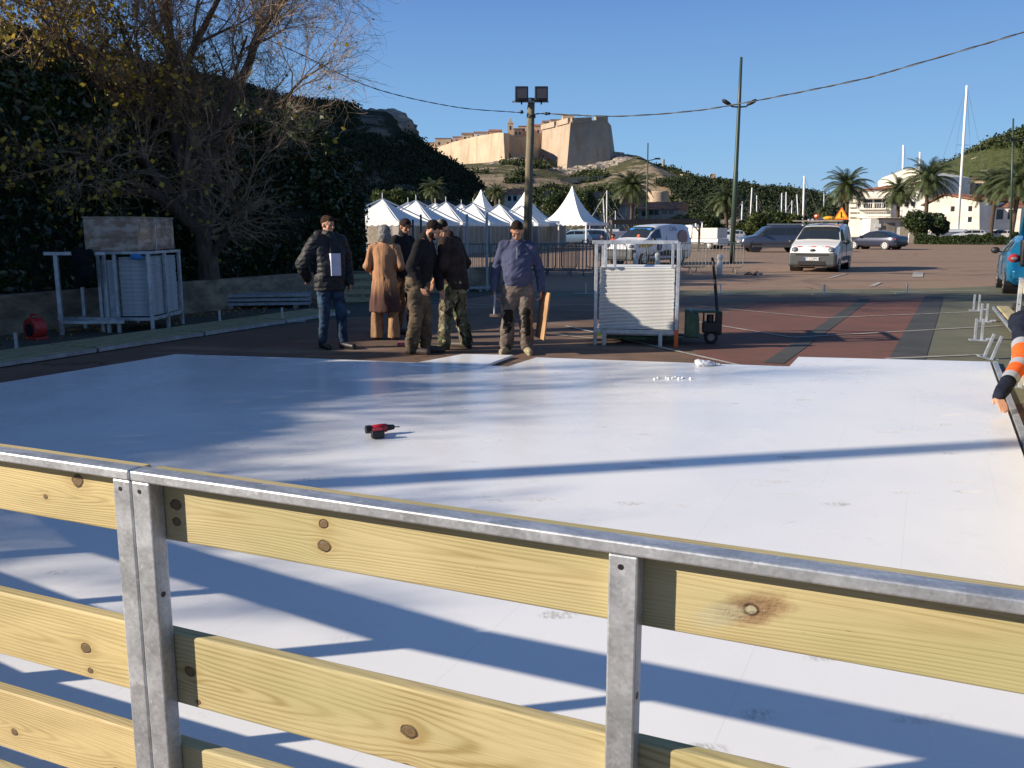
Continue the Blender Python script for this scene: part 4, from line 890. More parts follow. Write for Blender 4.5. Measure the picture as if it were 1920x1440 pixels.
# green light pole
GB = at(1374, 440, 42); GB.z = 0; GT = at(1390, 107, 42) - GB
gpole = empty('street_lamp', GB, 0, 'tall dark green lamp pole with two lamp heads spread like wings', 'street lamp')
m = MB(); m.tube([(0, 0, 0), GT * .45, GT * .46, GT * .77, GT], [.125, .115, .10, .085, .06], 12); m.build('pole', MAT['darkgreen'], gpole, smooth=True)
zc = GT * .765
for s in (-1, 1):
    m = MB(); m.tube([zc, zc + Vector((s * .32, 0, .02)), zc + Vector((s * .48, 0, .14))], .035, 8); m.build('arm', MAT['darkgreen'], gpole, smooth=True)
    m = MB(); a = zc + Vector((s * .36, 0, .10)); b_ = zc + Vector((s * .78, 0, .30))
    m.loft([[a.lerp(b_, t) + Vector((0, cos(k * pi / 5), sin(k * pi / 5) * .55)) * w_ for k in range(10)] for t, w_ in ((0, .06), (.15, .14), (.6, .19), (.9, .15), (1, .05))]); m.build('lamp_head', MAT['black'], gpole, smooth=True)
# ------------------------------------------------------------------ tents
MAT['canvas'] = M('white tent canvas', (.80, .80, .77), .7, 0, .05, 1); MAT['tentwall'] = M('grey tent wall', (.34, .31, .28), .8, 0, .1, 1); MAT['tentwin'] = M('beige tent window', (.27, .22, .155), .6)  # tent wall base darkened, its shade is put into the colour
MAT['alu'] = flat('aluminium tube', (.62, .63, .64), .35, .7)
def pagoda(loc, rz, size, eave, peak, label, group, power=1.7, walls=True, frame=True, legs=False, val=.22):
    root = empty('market_tent' if walls else 'pavilion_tent', loc, rz, label, 'tent', group); h = size / 2
    m = MB(); N = 14; K = 8; rings = []
    for j in range(N + 1):
        t = 1 - j / N; zz = eave + (peak - eave) * (1 - t) ** power; q = max(t, .012) * h; ring = []
        for c in range(4):
            x0, y0 = [(-1, -1), (1, -1), (1, 1), (-1, 1)][c]; x1, y1 = [(-1, -1), (1, -1), (1, 1), (-1, 1)][(c + 1) % 4]
            for k in range(K):
                u = k / K; sag = sin(pi * u) * .05 * t * (1 - t) * size; ring.append(((x0 + (x1 - x0) * u) * q, (y0 + (y1 - y0) * u) * q, zz - sag))
        rings.append(ring)
    m.loft(rings, cap=False); m.build('roof', MAT['canvas'], root, auto=22)
    v = MB(); ring0 = [(p[0] * 1.003, p[1] * 1.003, p[2]) for p in rings[0]]; n = 4 * 40; top = []; bot = []
    for k in range(n):
        c = k // 40; u = (k % 40) / 40; x0, y0 = [(-1, -1), (1, -1), (1, 1), (-1, 1)][c]; x1, y1 = [(-1, -1), (1, -1), (1, 1), (-1, 1)][(c + 1) % 4]
        x, y = (x0 + (x1 - x0) * u) * h * 1.004, (y0 + (y1 - y0) * u) * h * 1.004; sc = abs(sin(k * pi / 4)) * .07
        top.append((x, y, eave)); bot.append((x, y, eave - val - sc + .05))
    v.loft([bot, top], cap=False); v.build('valance', MAT['canvas'], root)
    if frame:
        for (sx, sy) in ((-1, -1), (1, -1), (1, 1), (-1, 1)):
            b = MB(); b.bar((0, 0, peak + .02), (sx * h, sy * h, eave + .05), .05, .07); b.build('roof_tube', MAT['alu'], root)
        b = MB(); b.tube([(0, 0, peak), (0, 0, peak + .35)], .02, 5); b.build('finial', MAT['alu'], root)
    if walls:
        for k in range(4):
            a = k * pi / 2; w = MB(); ca, sa = cos(a), sin(a); R = Matrix.Rotation(a, 3, 'Z')
            w.box(R @ Vector((0, -h + .03, (eave - .1) / 2)), (size - .06, .02, eave - .1), rot=R); wl = w.build('side_wall', MAT['tentwall'], root)
            for q in (-.32, -.107, .107, .32):
                w = MB(); w.box(R @ Vector((q * size, -h + .012, 1.15)), (size * .14, .012, 1.15), rot=R); w.build('window_panel', MAT['tentwin'], wl)
    if legs:
        for (sx, sy) in ((-1, -1), (1, -1), (1, 1), (-1, 1)):
            b = MB(); b.box((sx * (h - .06), sy * (h - .06), eave / 2), (.10, .10, eave)); b.build('leg', MAT['white'], root)
    return root
trz = atan2(4.1, 1.45)
for i, (px, py, Y, lb) in enumerate([(717, 373, 52, 'leftmost small white market tent, above the grey haired woman'), (780, 376, 56, 'second small white market tent from the left'), (836, 379, 60, 'third small white market tent from the left'), (887, 381, 64, 'fourth small white market tent from the left'),
        (936, 383, 68, 'fifth small white market tent, left of the wooden pole'), (978, 386, 72, 'small white market tent directly behind the wooden pole')]):
    p = at(px, py, Y); pagoda((p.x, Y, 0), trz, 4.1, 1.98, p.z, lb, 'front row of small market tents', 1.35)
for i, (px, py, Y, lb) in enumerate([(765, 380, 62, 'small tent of the back row, between the first and second front tents'), (816, 381, 66, 'small tent of the back row, between the second and third front tents'), (865, 383, 70, 'small tent of the back row, between the third and fourth front tents')]):
    p = at(px, py, Y); pagoda((p.x, Y, 0), trz, 4.0, 1.98, p.z, lb, 'back row of small market tents', 1.35)
for px, py, Y, s_, lb in [(902, 356, 84, 5.4, 'tall pointed white tent behind the small tents, left of the wooden pole'), (984, 360, 80, 5.6, 'tall pointed white tent behind the wooden pole'), (1073, 349, 74, 4.6, 'big open white pavilion tent with scalloped edge right of the wooden pole')]:
    p = at(px, py, Y); pagoda((p.x, Y, 0), radians(-28), s_, 2.05, p.z, lb, 'tall pointed pavilion tents', 2.1, walls=(px < 1000), frame=False, legs=True)
# ------------------------------------------------------------------ crowd control barriers
MAT['galv3'] = galv('old barrier steel', (.23, .25, .24), .6, 20)
def crowd_barrier(label):
    r = empty('crowd_barrier', (0, 0, 0), 0, label, 'barrier', 'galvanised crowd barriers'); W, z0, z1 = 2.3, .20, 1.10
    m = MB(); m.tube([(-W / 2 + .1, 0, z0), (-W / 2 + .03, 0, z0 + .06), (-W / 2, 0, z0 + .15), (-W / 2, 0, z1 - .15), (-W / 2 + .03, 0, z1 - .05), (-W / 2 + .12, 0, z1), (W / 2 - .12, 0, z1), (W / 2 - .03, 0, z1 - .05), (W / 2, 0, z1 - .15), (W / 2, 0, z0 + .15), (W / 2 - .03, 0, z0 + .06), (W / 2 - .1, 0, z0), (-W / 2 + .1, 0, z0)], .02, 6); m.build('frame', MAT['galv3'], r, smooth=True)
    for k in range(17):
        m = MB(); x = -W / 2 + W * (k + 1) / 18; m.tube([(x, 0, z0), (x, 0, z1)], .009, 5); m.build('upright_bar', MAT['galv3'], r)
    for s in (-1, 1):
        m = MB(); m.tube([(s * W * .36, -.28, 0), (s * W * .36, -.14, .16), (s * W * .36, 0, z0), (s * W * .36, .14, .16), (s * W * .36, .28, 0)], .018, 5); m.build('foot', MAT['galv3'], r)
    return r
cb = crowd_barrier('galvanised crowd barrier'); first = True
for (x, y, a, lb) in [(-5.0, 30.2, .05, 'crowd barrier seen between the man in the puffy jacket and the woman'), (-2.75, 30.5, -.04, 'crowd barrier behind the men in dark clothes, partly hidden'), (-.65, 30.6, .03, 'crowd barrier left of the man in the blue sweater'), (1.65, 30.8, -.02, 'crowd barrier just right of the man in the blue sweater'),
        (2.9, 31.6, .05, 'crowd barrier ending behind the steel panel trolley'), (.4, 31.8, .02, 'crowd barrier of the back row behind the man in the blue sweater'), (7.45, 33.2, .0, 'crowd barrier furthest right, behind a white bollard'), (6.2, 33.7, .06, 'crowd barrier half hidden behind the handle of the pallet jack'),
        (-1.9, 31.5, -.05, 'crowd barrier of the back row, behind the left end of the front row'), (3.9, 33.2, .04, 'crowd barrier in front of the wrapped van'), (-3.9, 31.0, .09, 'crowd barrier behind the bearded man, overlapping its neighbours'), (.1, 31.2, .07, 'crowd barrier leaning against the one right behind the man in the blue sweater'), (1.2, 32.3, -.06, 'crowd barrier deepest in the pile right of the man in the blue sweater'), (2.1, 31.4, .08, 'crowd barrier overlapping the pile left of the steel rack')]:
    o = cb if first else copy_tree(cb); first = False; o.location = (x, y, 0); o.rotation_euler = (0, 0, a); o['label'] = lb
# bollards
def bollard(px, py, Y, label):
    p = at(px, py, Y); r = empty('bollard', (p.x, Y, 0), 0, label, 'bollard', 'white concrete bollards'); m = MB()
    m.tube([(0, 0, 0), (0, 0, .42), (0, 0, .50), (0, 0, .53), (0, 0, .55), (0, 0, .60), (0, 0, .68), (0, 0, .73), (0, 0, .755)], [.105, .10, .095, .075, .075, .10, .10, .075, .02], 16); m.build('shaft', MAT['whiter'], r, smooth=True)
    m = MB(); m.tube([(0, 0, 0), (0, 0, .05)], [.14, .13], 16); m.build('foot', MAT['greyr'], r)
bollard(1350, 480, 31, 'white bollard in front of the rightmost crowd barrier'); bollard(1192, 480, 33, 'white bollard seen above the trolley, left one of two'); bollard(1233, 480, 33, 'white bollard seen above the trolley, right one of two')
# tubular frame standing by the wall end, thin green posts
fr_ = empty('net_stand', (-1.15, 23.4, 0), radians(10), 'tall galvanised frame of two posts on a base, behind the dark clothed men', 'stand')
for x in (-.02, .50): 
    m = MB(); m.box((x, 0, 1.0), (.06, .06, 2.0 if x < .2 else 2.1)); m.build('post', MAT['galv2'], fr_)
m = MB(); m.box((.28, 0, .10), (1.0, .08, .06)); m.build('base', MAT['galv2'], fr_)
for x in (-.1, .25, .62):
    m = MB(); m.box((x, -.25, .05), (.05, .5, .05)); m.build('foot', MAT['galv2'], fr_)
for px, yt, lb in [(774, 412, 'thin green post behind the man in the cap'), (789, 402, 'taller thin green post behind the bearded man'), (1265, 470, None)]:
    if lb: p = at(px, yt, 29); m = MB(); m.tube([(0, 0, 0), (0, 0, p.z)], .035, 8); m.tube([(0, 0, 0), (0, 0, .04)], .08, 8); o = m.build('fence_post', MAT['darkgreen'], None, loc=(p.x, 29, 0)); tag(o, lb, 'post', 'thin green fence posts')

# ------------------------------------------------------------------ vehicles
MAT['glass'] = flat('car glass', (.020, .026, .030), .06, 0, .8); MAT['rim'] = flat('alloy wheel', (.62, .62, .62), .3, .6); MAT['lamp'] = flat('headlamp lens', (.26, .28, .30), .10, .4); MAT['redlamp'] = flat('tail lamp lens', (.42, .03, .03), .15); MAT['bumper'] = flat('grey plastic bumper', (.06, .064, .068), .6)
MAT['trim'] = flat('black trim', (.015, .015, .016), .5)
def paint(name, col, metal=0.0): return flat(name, col, .28, metal, .5, .6)
def lerp(a, b, t): return a + (b - a) * t
def car(name, loc, rz, st, mat, label, wheels, wr, cat='car', group=None, glass=(), screen=None, rear=None, w0=.9, trk=.8, rimr=.62):
    """st: stations (x, zlow, zbelt, ztop, wbelt, wtop) from nose to tail"""
    root = empty(name, loc, rz, label, cat, group)
    def ring(s):
        x, zl, zb, zt, wb, wt = s; half = [(wb * .80, zl), (wb * .97, zl + .10), (wb * 1.0, lerp(zl, zb, .45)), (wb * .985, zb - .05), (wb * .955, zb), (lerp(wt, wb * .95, .15 if zt > zb + .1 else .9), lerp(zb, zt, .85)), (wt * .90, zt - .012), (wt * .5, zt + .012)]
        return [(x, y, z) for y, z in half] + [(x, -y, z) for y, z in reversed(half)]
    R = [ring(s) for s in st]; m = MB(); m.loft(R); m.build('body', mat, root, auto=38)
    n = 16
    def facequad(i, k, u0, u1, v0, v1, off=.012):
        a, b = Vector(R[i][k]), Vector(R[i][(k + 1) % n]); c, d = Vector(R[i + 1][k]), Vector(R[i + 1][(k + 1) % n])
        f = lambda u, v: (a.lerp(c, u)).lerp(b.lerp(d, u), v)
        P = [f(u0, v0), f(u1, v0), f(u1, v1), f(u0, v1)]; nn = (P[1] - P[0]).cross(P[3] - P[0]); 
        if nn.length > 0: nn.normalize()
        cen = sum(P, Vector()) / 4; out = Vector((0, cen.y, max(cen.z - .8, 0)))
        if k in (5, 6, 7, 8, 9): out = Vector((cen.x * .2, 0, 1))
        if nn.dot(out) < 0: nn = -nn
        return [p + nn * off for p in P]
    for (i0, i1, u0, u1) in glass:
        for k in (4, 10):
            g_ = MB()
            for i in range(i0, i1): g_.add(facequad(i, k, u0 if i == i0 else 0, u1 if i == i1 - 1 else 1, .12, .90), [(0, 1, 2, 3)])
            g_.build('side_window', MAT['glass'], root)
    for nm, sc in (('windscreen', screen), ('rear_window', rear)):
        if sc:
            g_ = MB(); i0, i1, u0, u1 = sc
            for i in range(i0, i1):
                for k in (5, 6, 7, 8, 9):
                    v0, v1 = (0, 1)
                    if k == 5: v0 = .25
                    if k == 9: v1 = .75
                    g_.add(facequad(i, k, u0 if i == i0 else 0, u1 if i == i1 - 1 else 1, v0, v1), [(0, 1, 2, 3)])
            g_.build(nm, MAT['glass'], root)
    for x in wheels:
        for s in (-1, 1):
            y = s * (trk + .09)
            a = MB(); N = 18; o_ = []; 
            a.tube([(x, s * trk * .6, wr + .02), (x, s * (w0 * .985 + .004), wr + .02)], wr * 1.12, 20); ar = a.build('wheel_arch', MAT['trim'], root)
            w = MB(); w.tube([(x, y - s * .19, wr), (x, y - s * .17, wr), (x, y - s * .02, wr), (x, y, wr)], [wr * .93, wr, wr, wr * .92], 26); wl = w.build('wheel', MAT['rubber'], root)
            w = MB(); w.tube([(x, y - .02 * s, wr), (x, y + .006 * s, wr)], [wr * rimr] * 2, 20); w.build('rim', MAT['rim'], wl)
            w = MB()
            for q in range(5): a_ = q * 2 * pi / 5 + .3; w.box((x + cos(a_) * wr * .40, y + .008 * s, wr + sin(a_) * wr * .40), (wr * .16, .01, wr * .22))
            w.build('rim_holes', MAT['trim'], wl)
    return root
def part(root, name, mat, c, d, rot=None, bevel=.01, parent=None):
    m = MB(); m.box(c, d, rot=rot); return m.build(name, mat, parent or root, bevel=bevel)
def mirror(root, x, z, w, mat, s_list=(-1, 1)):
    for s in s_list:
        m = MB(); m.sphere((x, s * (w + .12), z), (.07, .11, .09), 12, 8); m.bar((x, s * (w - .05), z - .05), (x, s * (w + .08), z - .02), .04); m.build('door_mirror', mat, root, smooth=True)
def letters(root, text, c, size, mat, rot, parent=None, name='lettering'):
    cu = bpy.data.curves.new(name, 'FONT'); cu.body = text; cu.size = size; cu.extrude = .003; cu.align_x = 'CENTER'; cu.align_y = 'CENTER'
    t = bpy.data.objects.new(name, cu); dg = bpy.context.evaluated_depsgraph_get(); COL.objects.link(t); dg.update()
    me = bpy.data.meshes.new_from_object(t.evaluated_get(dg)); bpy.data.objects.remove(t); me.materials.clear(); me.materials.append(mat)
    o = bpy.data.objects.new(name, me); COL.objects.link(o); o.parent = parent or root; o.location = c; o.rotation_euler = rot; return o
VAN = [(2.19, .38, .58, .60, .62, .50), (2.15, .24, .66, .74, .76, .62), (2.02, .20, .78, .92, .86, .74), (1.80, .20, .92, 1.02, .89, .78), (1.30, .20, 1.08, 1.14, .90, .76), (1.16, .20, 1.10, 1.18, .90, .74), (.42, .20, 1.12, 1.70, .90, .68), (.10, .20, 1.12, 1.77, .90, .69), (-.80, .20, 1.12, 1.82, .90, .70), (-1.9, .20, 1.10, 1.80, .90, .69), (-2.10, .22, 1.08, 1.74, .89, .66), (-2.19, .30, 1.05, 1.60, .86, .62)]
wp_ = paint('white van paint', (.72, .72, .70))
def van_front(r, grille=True):
    part(r, 'front_bumper', MAT['bumper'], (2.05, 0, .47), (.38, 1.74, .50), bevel=.09); part(r, 'lower_grille', MAT['trim'], (2.246, 0, .34), (.02, 1.0, .15)); part(r, 'upper_grille', MAT['trim'], (2.235, 0, .655), (.03, 1.20, .05))
    for s in (-1, 1):
        m = MB(); m.sphere((1.93, s * .66, .82), (.26, .15, .12), 14, 10); m.build('headlight', MAT['lamp'], r, smooth=True)
    mirror(r, .95, 1.12, .92, MAT['trim'])
    for s in (-1, 1):
        part(r, 'side_moulding', MAT['bumper'], (-.25, s * .905, .48), (1.9, .03, .16)); part(r, 'door_handle', MAT['trim'], (-.02, s * .90, .98), (.16, .03, .04)); part(r, 'door_seam', MAT['trim'], (-.18, s * .902, .85), (.014, .012, .9), bevel=0); part(r, 'door_seam', MAT['trim'], (1.02, s * .898, .72), (.014, .012, .5), bevel=0)
        m = MB(); m.box((-2.16, s * .74, .95), (.08, .16, .5)); m.build('tail_light', MAT['redlamp'], r, bevel=.02)
def place(px, py_base, Y, delta):
    p = at(px, 440, Y); return (p.x, Y, 0), atan2(-p.y, -p.x) - radians(delta)
loc, rz = place(1543, 0, 35.6, 9)
v1 = car('van', loc, rz, VAN, wp_, 'white van facing the camera with an orange warning triangle on its roof rack', (1.38, -1.32), .31, 'van', None, [(5, 7, .40, .9)], (5, 6, .06, .97), (10, 11, .1, .8))
van_front(v1); part(v1, 'number_plate', MAT['white'], (2.252, 0, .50), (.02, .54, .12)); part(v1, 'plate_band', flat('blue plate band', (.03, .08, .35), .4), (2.264, -.245, .50), (.01, .045, .11), bevel=0)
letters(v1, '37-COM-K', (2.264, .02, .50), .12, MAT['trim'], (pi / 2, 0, pi / 2), name='plate_lettering')
m = MB(); m.sphere((2.10, 0, .80), (.06, .12, .07), 6, 5); m.build('bonnet_badge', MAT['trim'], v1)
for k in range(5):
    if k % 2 == 0 or True: part(v1, 'bonnet_stripe', flat('red stripe', (.55, .05, .03), .5) if k % 2 == 0 else MAT['white'], (1.985, -.5 + k * .25, .955), (.05, .16, .03), bevel=0)
m = MB(); m.sphere((1.02, -.22, 1.20), (.08, .13, .09), 10, 8); m.build('orange_vest', flat('orange cloth', (.75, .14, .02), .7), v1)
part(v1, 'roof_rack', MAT['greyr'], (.35, -.15, 1.92), (.35, 1.9, .04)); part(v1, 'roof_rack', MAT['greyr'], (-1.2, 0, 1.92), (.10, 1.6, .05)); 
for x in (.35, -1.2):
    for s in (-1, 1): part(v1, 'rack_foot', MAT['trim'], (x, s * .6, 1.86), (.05, .05, .14))
m = MB(); m.tube([(.5, -.35, 1.96), (-1.7, -.2, 2.0)], .05, 6); m.tube([(.5, -.5, 1.96), (-1.7, -.45, 2.0)], .04, 6); m.build('roof_load', MAT['galv2'], v1)
m = MB(); m.sphere((.25, -.22, 2.10), (.10, .12, .09), 8, 6); m.tube([(.25, -.22, 1.96), (.25, -.22, 2.1)], .02, 6); m.build('beacon', flat('orange beacon lens', (.55, .10, .02), .3), v1)
m = MB(); T = [(0, -.29, 0), (0, .29, 0), (0, 0, .50)]; c0 = Vector((-.9, .52, 1.98)); m.add([Vector(t) + c0 for t in T] + [Vector(t) + c0 + Vector((-.03, 0, 0)) for t in T], [(0, 1, 2), (5, 4, 3), (0, 3, 4, 1), (1, 4, 5, 2), (2, 5, 3, 0)]); tr_ = m.build('warning_triangle', flat('orange sign border', (.85, .16, .02), .4), v1)
m = MB(); c1 = c0 + Vector((.006, 0, .05)); m.add([Vector(t) * .72 + c1 for t in T], [(0, 1, 2)]); m.build('sign_face', flat('yellow sign face', (.90, .50, .02), .4), tr_)
m = MB(); m.box(c0 + Vector((.012, .0, .16)), (.008, .05, .16)); m.box(c0 + Vector((.012, .05, .10)), (.008, .14, .03)); m.box(c0 + Vector((.012, -.01, .27)), (.008, .06, .06)); m.build('sign_symbol', MAT['trim'], tr_)
m = MB(); m.sphere((-.5, .12, 2.03), (.22, .24, .09), 10, 6); m.build('yellow_hose', flat('yellow hose', (.75, .36, .02), .6), v1)
# wrapped van, side on behind the barriers
loc, rz = place(1216, 0, 41.5, 38)
v2 = car('van', loc, rz, VAN, paint('pale van paint', (.66, .66, .68)), 'white van with a blue sun strip and printed sides parked behind the crowd barriers', (1.38, -1.32), .31, 'van', None, [(5, 7, .40, .9)], (5, 6, .06, .97))
van_front(v2); part(v2, 'sun_strip', flat('blue sun strip', (.03, .22, .60), .3), (.58, 0, 1.60), (.02, 1.20, .13), rot=Matrix.Rotation(radians(-52), 3, 'Y'))
s_ = 1
m = MB(); m.add([(1.2, s_ * .91, .42), (-1.0, s_ * .91, .38), (-1.9, s_ * .91, .62), (-.2, s_ * .912, .66)], [(0, 1, 2, 3)]); m.build('side_print', flat('dark green print', (.04, .06, .03), .4), v2)
m = MB(); m.add([(1.9, s_ * .90, .80), (1.0, s_ * .915, .80), (.6, s_ * .915, .95), (1.5, s_ * .90, 1.02)], [(0, 1, 2, 3)]); m.build('side_print', flat('yellow print', (.55, .35, .04), .4), v2)
m = MB(); m.tube([(.35, s_ * .902, .82), (.35, s_ * .912, .82)], .20, 20); o = m.build('round_logo', flat('dark blue print', (.05, .06, .14), .4), v2); o.scale = (1, 1, 1)
m = MB(); m.tube([(-1.45, s_ * .80, 1.22), (-1.45, s_ * .906, 1.22)], .34, 20); m.build('round_logo', flat('pinkish print', (.30, .20, .20), .5), v2)
letters(v2, 'CMB', (-.70, .86, 1.60), .28, flat('navy print', (.04, .05, .16), .4), (pi / 2 - .3, 0, pi))
m = MB(); m.sphere((1.02, .25, 1.22), (.08, .12, .15), 8, 6); m.build('orange_vest', flat('orange vest', (.80, .12, .02), .7), v2)
# dark blue four wheel drive
SUV = [(2.35, .48, .70, .72, .66, .55), (2.28, .36, .80, .90, .82, .70), (2.05, .32, .94, 1.02, .92, .80), (1.35, .32, 1.08, 1.16, .94, .80), (1.18, .32, 1.10, 1.20, .94, .78), (.62, .32, 1.12, 1.72, .94, .72), (.2, .32, 1.12, 1.80, .94, .72), (-1.4, .32, 1.12, 1.82, .94, .72), (-2.15, .32, 1.12, 1.76, .94, .70), (-2.30, .34, 1.10, 1.62, .92, .68), (-2.36, .42, 1.0, 1.20, .88, .70)]
loc, rz = place(1450, 0, 62, 76)
c1 = car('off_road_car', loc, rz, SUV, paint('dark blue metallic paint', (.075, .09, .13), .55), 'dark blue four wheel drive with alloy wheels parked left of the white van', (1.36, -1.42), .39, 'car', None, [(4, 6, .35, .9), (6, 7, .0, .47), (6, 7, .52, .97), (7, 8, .06, .85)], (4, 5, .06, .97), (8, 9, .2, .9), w0=.94, trk=.82)
part(c1, 'front_bumper', MAT['bumper'], (2.30, 0, .55), (.16, 1.7, .24), bevel=.05)
for s in (-1, 1): part(c1, 'sill', MAT['bumper'], (0, s * .93, .40), (3.2, .08, .14), bevel=.03); part(c1, 'roof_rail', MAT['alu'], (-.8, s * .66, 1.90), (2.2, .05, .05)); m = MB(); m.sphere((2.14, s * .72, .86), (.14, .16, .10), 12, 8); m.build('headlight', MAT['lamp'], c1, smooth=True)
mirror(c1, .95, 1.2, .95, MAT['trim'])
SED = [(2.25, .40, .58, .60, .62, .5), (2.18, .28, .66, .70, .78, .66), (1.95, .22, .76, .82, .86, .76), (1.10, .22, .88, .94, .88, .76), (.95, .22, .90, .97, .88, .74), (.25, .22, .92, 1.36, .88, .60), (-.30, .22, .92, 1.42, .88, .60), (-.95, .22, .93, 1.36, .88, .60), (-1.60, .22, .95, 1.06, .87, .70), (-2.10, .24, .95, 1.03, .84, .72), (-2.22, .32, .86, .94, .78, .66), (-2.26, .40, .70, .74, .70, .6)]
loc, rz = place(1643, 0, 70, 124)
c2 = car('saloon_car', loc, rz, SED, paint('dark navy paint', (.022, .028, .055), .3), 'dark navy saloon car parked in front of the white hut', (1.35, -1.35), .33, 'car', None, [(4, 6, .35, .95), (6, 7, .06, .95), (7, 8, .06, .45)], (4, 5, .06, .97), (7, 8, .1, .95), w0=.88, trk=.78, rimr=.72)
for s in (-1, 1): part(c2, 'tail_light', MAT['redlamp'], (-2.16, s * .66, .82), (.14, .30, .16), bevel=.03)
part(c2, 'rear_bumper', MAT['trim'], (-2.2, 0, .45), (.16, 1.55, .22), bevel=.05); mirror(c2, .7, .98, .88, MAT['trim'])
# blue hatchback with open tailgate
HAT = [(1.98, .40, .60, .62, .62, .5), (1.92, .26, .70, .76, .76, .64), (1.70, .20, .84, .90, .84, .74), (1.10, .20, .94, 1.02, .86, .74), (.98, .20, .95, 1.05, .86, .72), (.30, .20, .96, 1.42, .86, .60), (-.1, .20, .97, 1.47, .86, .60), (-1.10, .20, 1.0, 1.42, .86, .58), (-1.45, .20, 1.02, 1.36, .85, .57), (-1.62, .24, 1.02, 1.10, .83, .66), (-1.86, .26, .74, .80, .80, .68), (-1.94, .34, .62, .66, .76, .62), (-1.94, .40, .48, .52, .70, .6)]
loc = (13.85, 23.5, 0); rz = radians(65)
blue = paint('turquoise metallic paint', (.012, .19, .36), .35)
c3 = car('hatchback', loc, rz, HAT, blue, 'turquoise blue hatchback with its tailgate open, cut off by the right edge', (1.22, -1.24), .31, 'car', None, [(4, 6, .35, .95), (6, 7, .05, .6), (7, 8, .1, .9)], (4, 5, .06, .97), None, w0=.86, trk=.76)
part(c3, 'boot_opening', MAT['trim'], (-1.70, 0, 1.04), (.50, 1.16, .66), bevel=.05)
for s in (-1, 1):
    m = MB(); m.sphere((-1.74, s * .70, .90), (.17, .13, .12), 14, 10); tl = m.build('tail_light', MAT['redlamp'], c3, smooth=True); m = MB(); m.sphere((-1.87, s * .70, .90), (.05, .09, .05), 10, 8); m.build('reverse_lens', MAT['lamp'], tl, smooth=True)
part(c3, 'rear_bumper', blue, (-1.86, 0, .50), (.20, 1.52, .34), bevel=.09); part(c3, 'rear_valance', MAT['trim'], (-1.90, 0, .28), (.12, 1.1, .14), bevel=.04)
Rt = Matrix.Rotation(radians(36), 3, 'Y'); tg = part(c3, 'tailgate', blue, (-1.62, 0, 1.78), (1.02, 1.22, .10), rot=Rt, bevel=.05)
part(c3, 'tailgate_glass', MAT['glass'], (-1.60, 0, 1.72), (.62, .96, .04), rot=Rt, parent=tg); part(c3, 'inner_trim', MAT['trim'], (-1.95, 0, 1.98), (.24, 1.0, .04), rot=Rt, parent=tg)
for s in (-1, 1): m = MB(); m.bar((-1.55, s * .52, 1.30), (-1.75, s * .54, 1.80), .03); m.build('gas_strut', MAT['trim'], c3)
mirror(c3, .72, 1.05, .86, MAT['trim'])
for s in (-1, 1): part(c3, 'door_seam', MAT['trim'], (-.35, s * .862, .72), (.014, .012, .6), bevel=0); part(c3, 'door_seam', MAT['trim'], (.98, s * .858, .66), (.014, .012, .5), bevel=0)
# background vehicles
loc, rz = place(1310, 0, 72, 120)
c4 = car('pickup_truck', loc, rz, [(2.3, .4, .7, .8, .7, .6), (2.2, .3, .9, 1.1, .86, .8), (1.9, .3, 1.0, 1.2, .9, .8), (1.4, .3, 1.05, 1.85, .9, .74), (.4, .3, 1.05, 1.9, .9, .74), (.2, .3, 1.0, 1.8, .9, .74), (.15, .3, .8, .82, .9, .8), (-2.2, .3, .8, .82, .9, .8)], wp_, 'white pickup truck with a bright box behind the rightmost crowd barrier', (1.5, -1.4), .34, 'truck', None, [(3, 4, .1, .9)], (2, 3, .1, .9))
part(c4, 'cargo_box', MAT['cream'], (-1.0, 0, 1.25), (2.2, 1.6, .8)); m = MB(); m.bar((.0, .5, .8), (.0, .5, 2.1), .08); m.bar((.0, -.5, .8), (.0, -.5, 2.1), .08); m.bar((.0, -.5, 2.1), (.0, .5, 2.1), .08); m.build('headboard', MAT['white'], c4)
m = MB(); m.sphere((2.2, -.6, .75), .1, 8, 6); m.build('headlight', flat('yellow lamp', (.8, .8, .2), .3), c4)
proto = None
for (px, Y, d, lb, col) in [(1818, 112, 80, 'pale silver car parked beyond the low hedge, left of another silver car', (.45, .47, .5)), (1866, 106, 80, 'pale beige car parked beyond the low hedge at the right', (.50, .48, .42)), (1345, 84, 85, 'white car parked behind the green lamp pole', (.6, .6, .6)), (1365, 96, 80, 'silver grey car far behind the dark blue four wheel drive', (.4, .42, .44)),
        (1072, 90, 80, 'pale blue car under the open white pavilion tent', (.35, .5, .58)), (1105, 92, 80, 'dark blue car right below the pavilion tent', (.05, .10, .2)), (1040, 95, 100, 'silver car left of the pavilion tent', (.5, .52, .55))]:
    loc, rz = place(px, 0, Y, d)
    if proto is None: proto = o = car('parked_car', loc, rz, HAT, paint('parked car paint', col), lb, (1.22, -1.24), .31, 'car', 'cars parked along the quay', [(4, 6, .35, .95), (6, 7, .05, .95), (7, 8, .1, .9)], (4, 5, .06, .97), (8, 9, .1, .9), w0=.86, trk=.76)
    else:
        o = copy_tree(proto, loc, rz, lb)
        for c_ in children(o):
            if c_.name.startswith('body'): c_.data = c_.data.copy(); c_.data.materials[0] = paint('parked car paint', col)
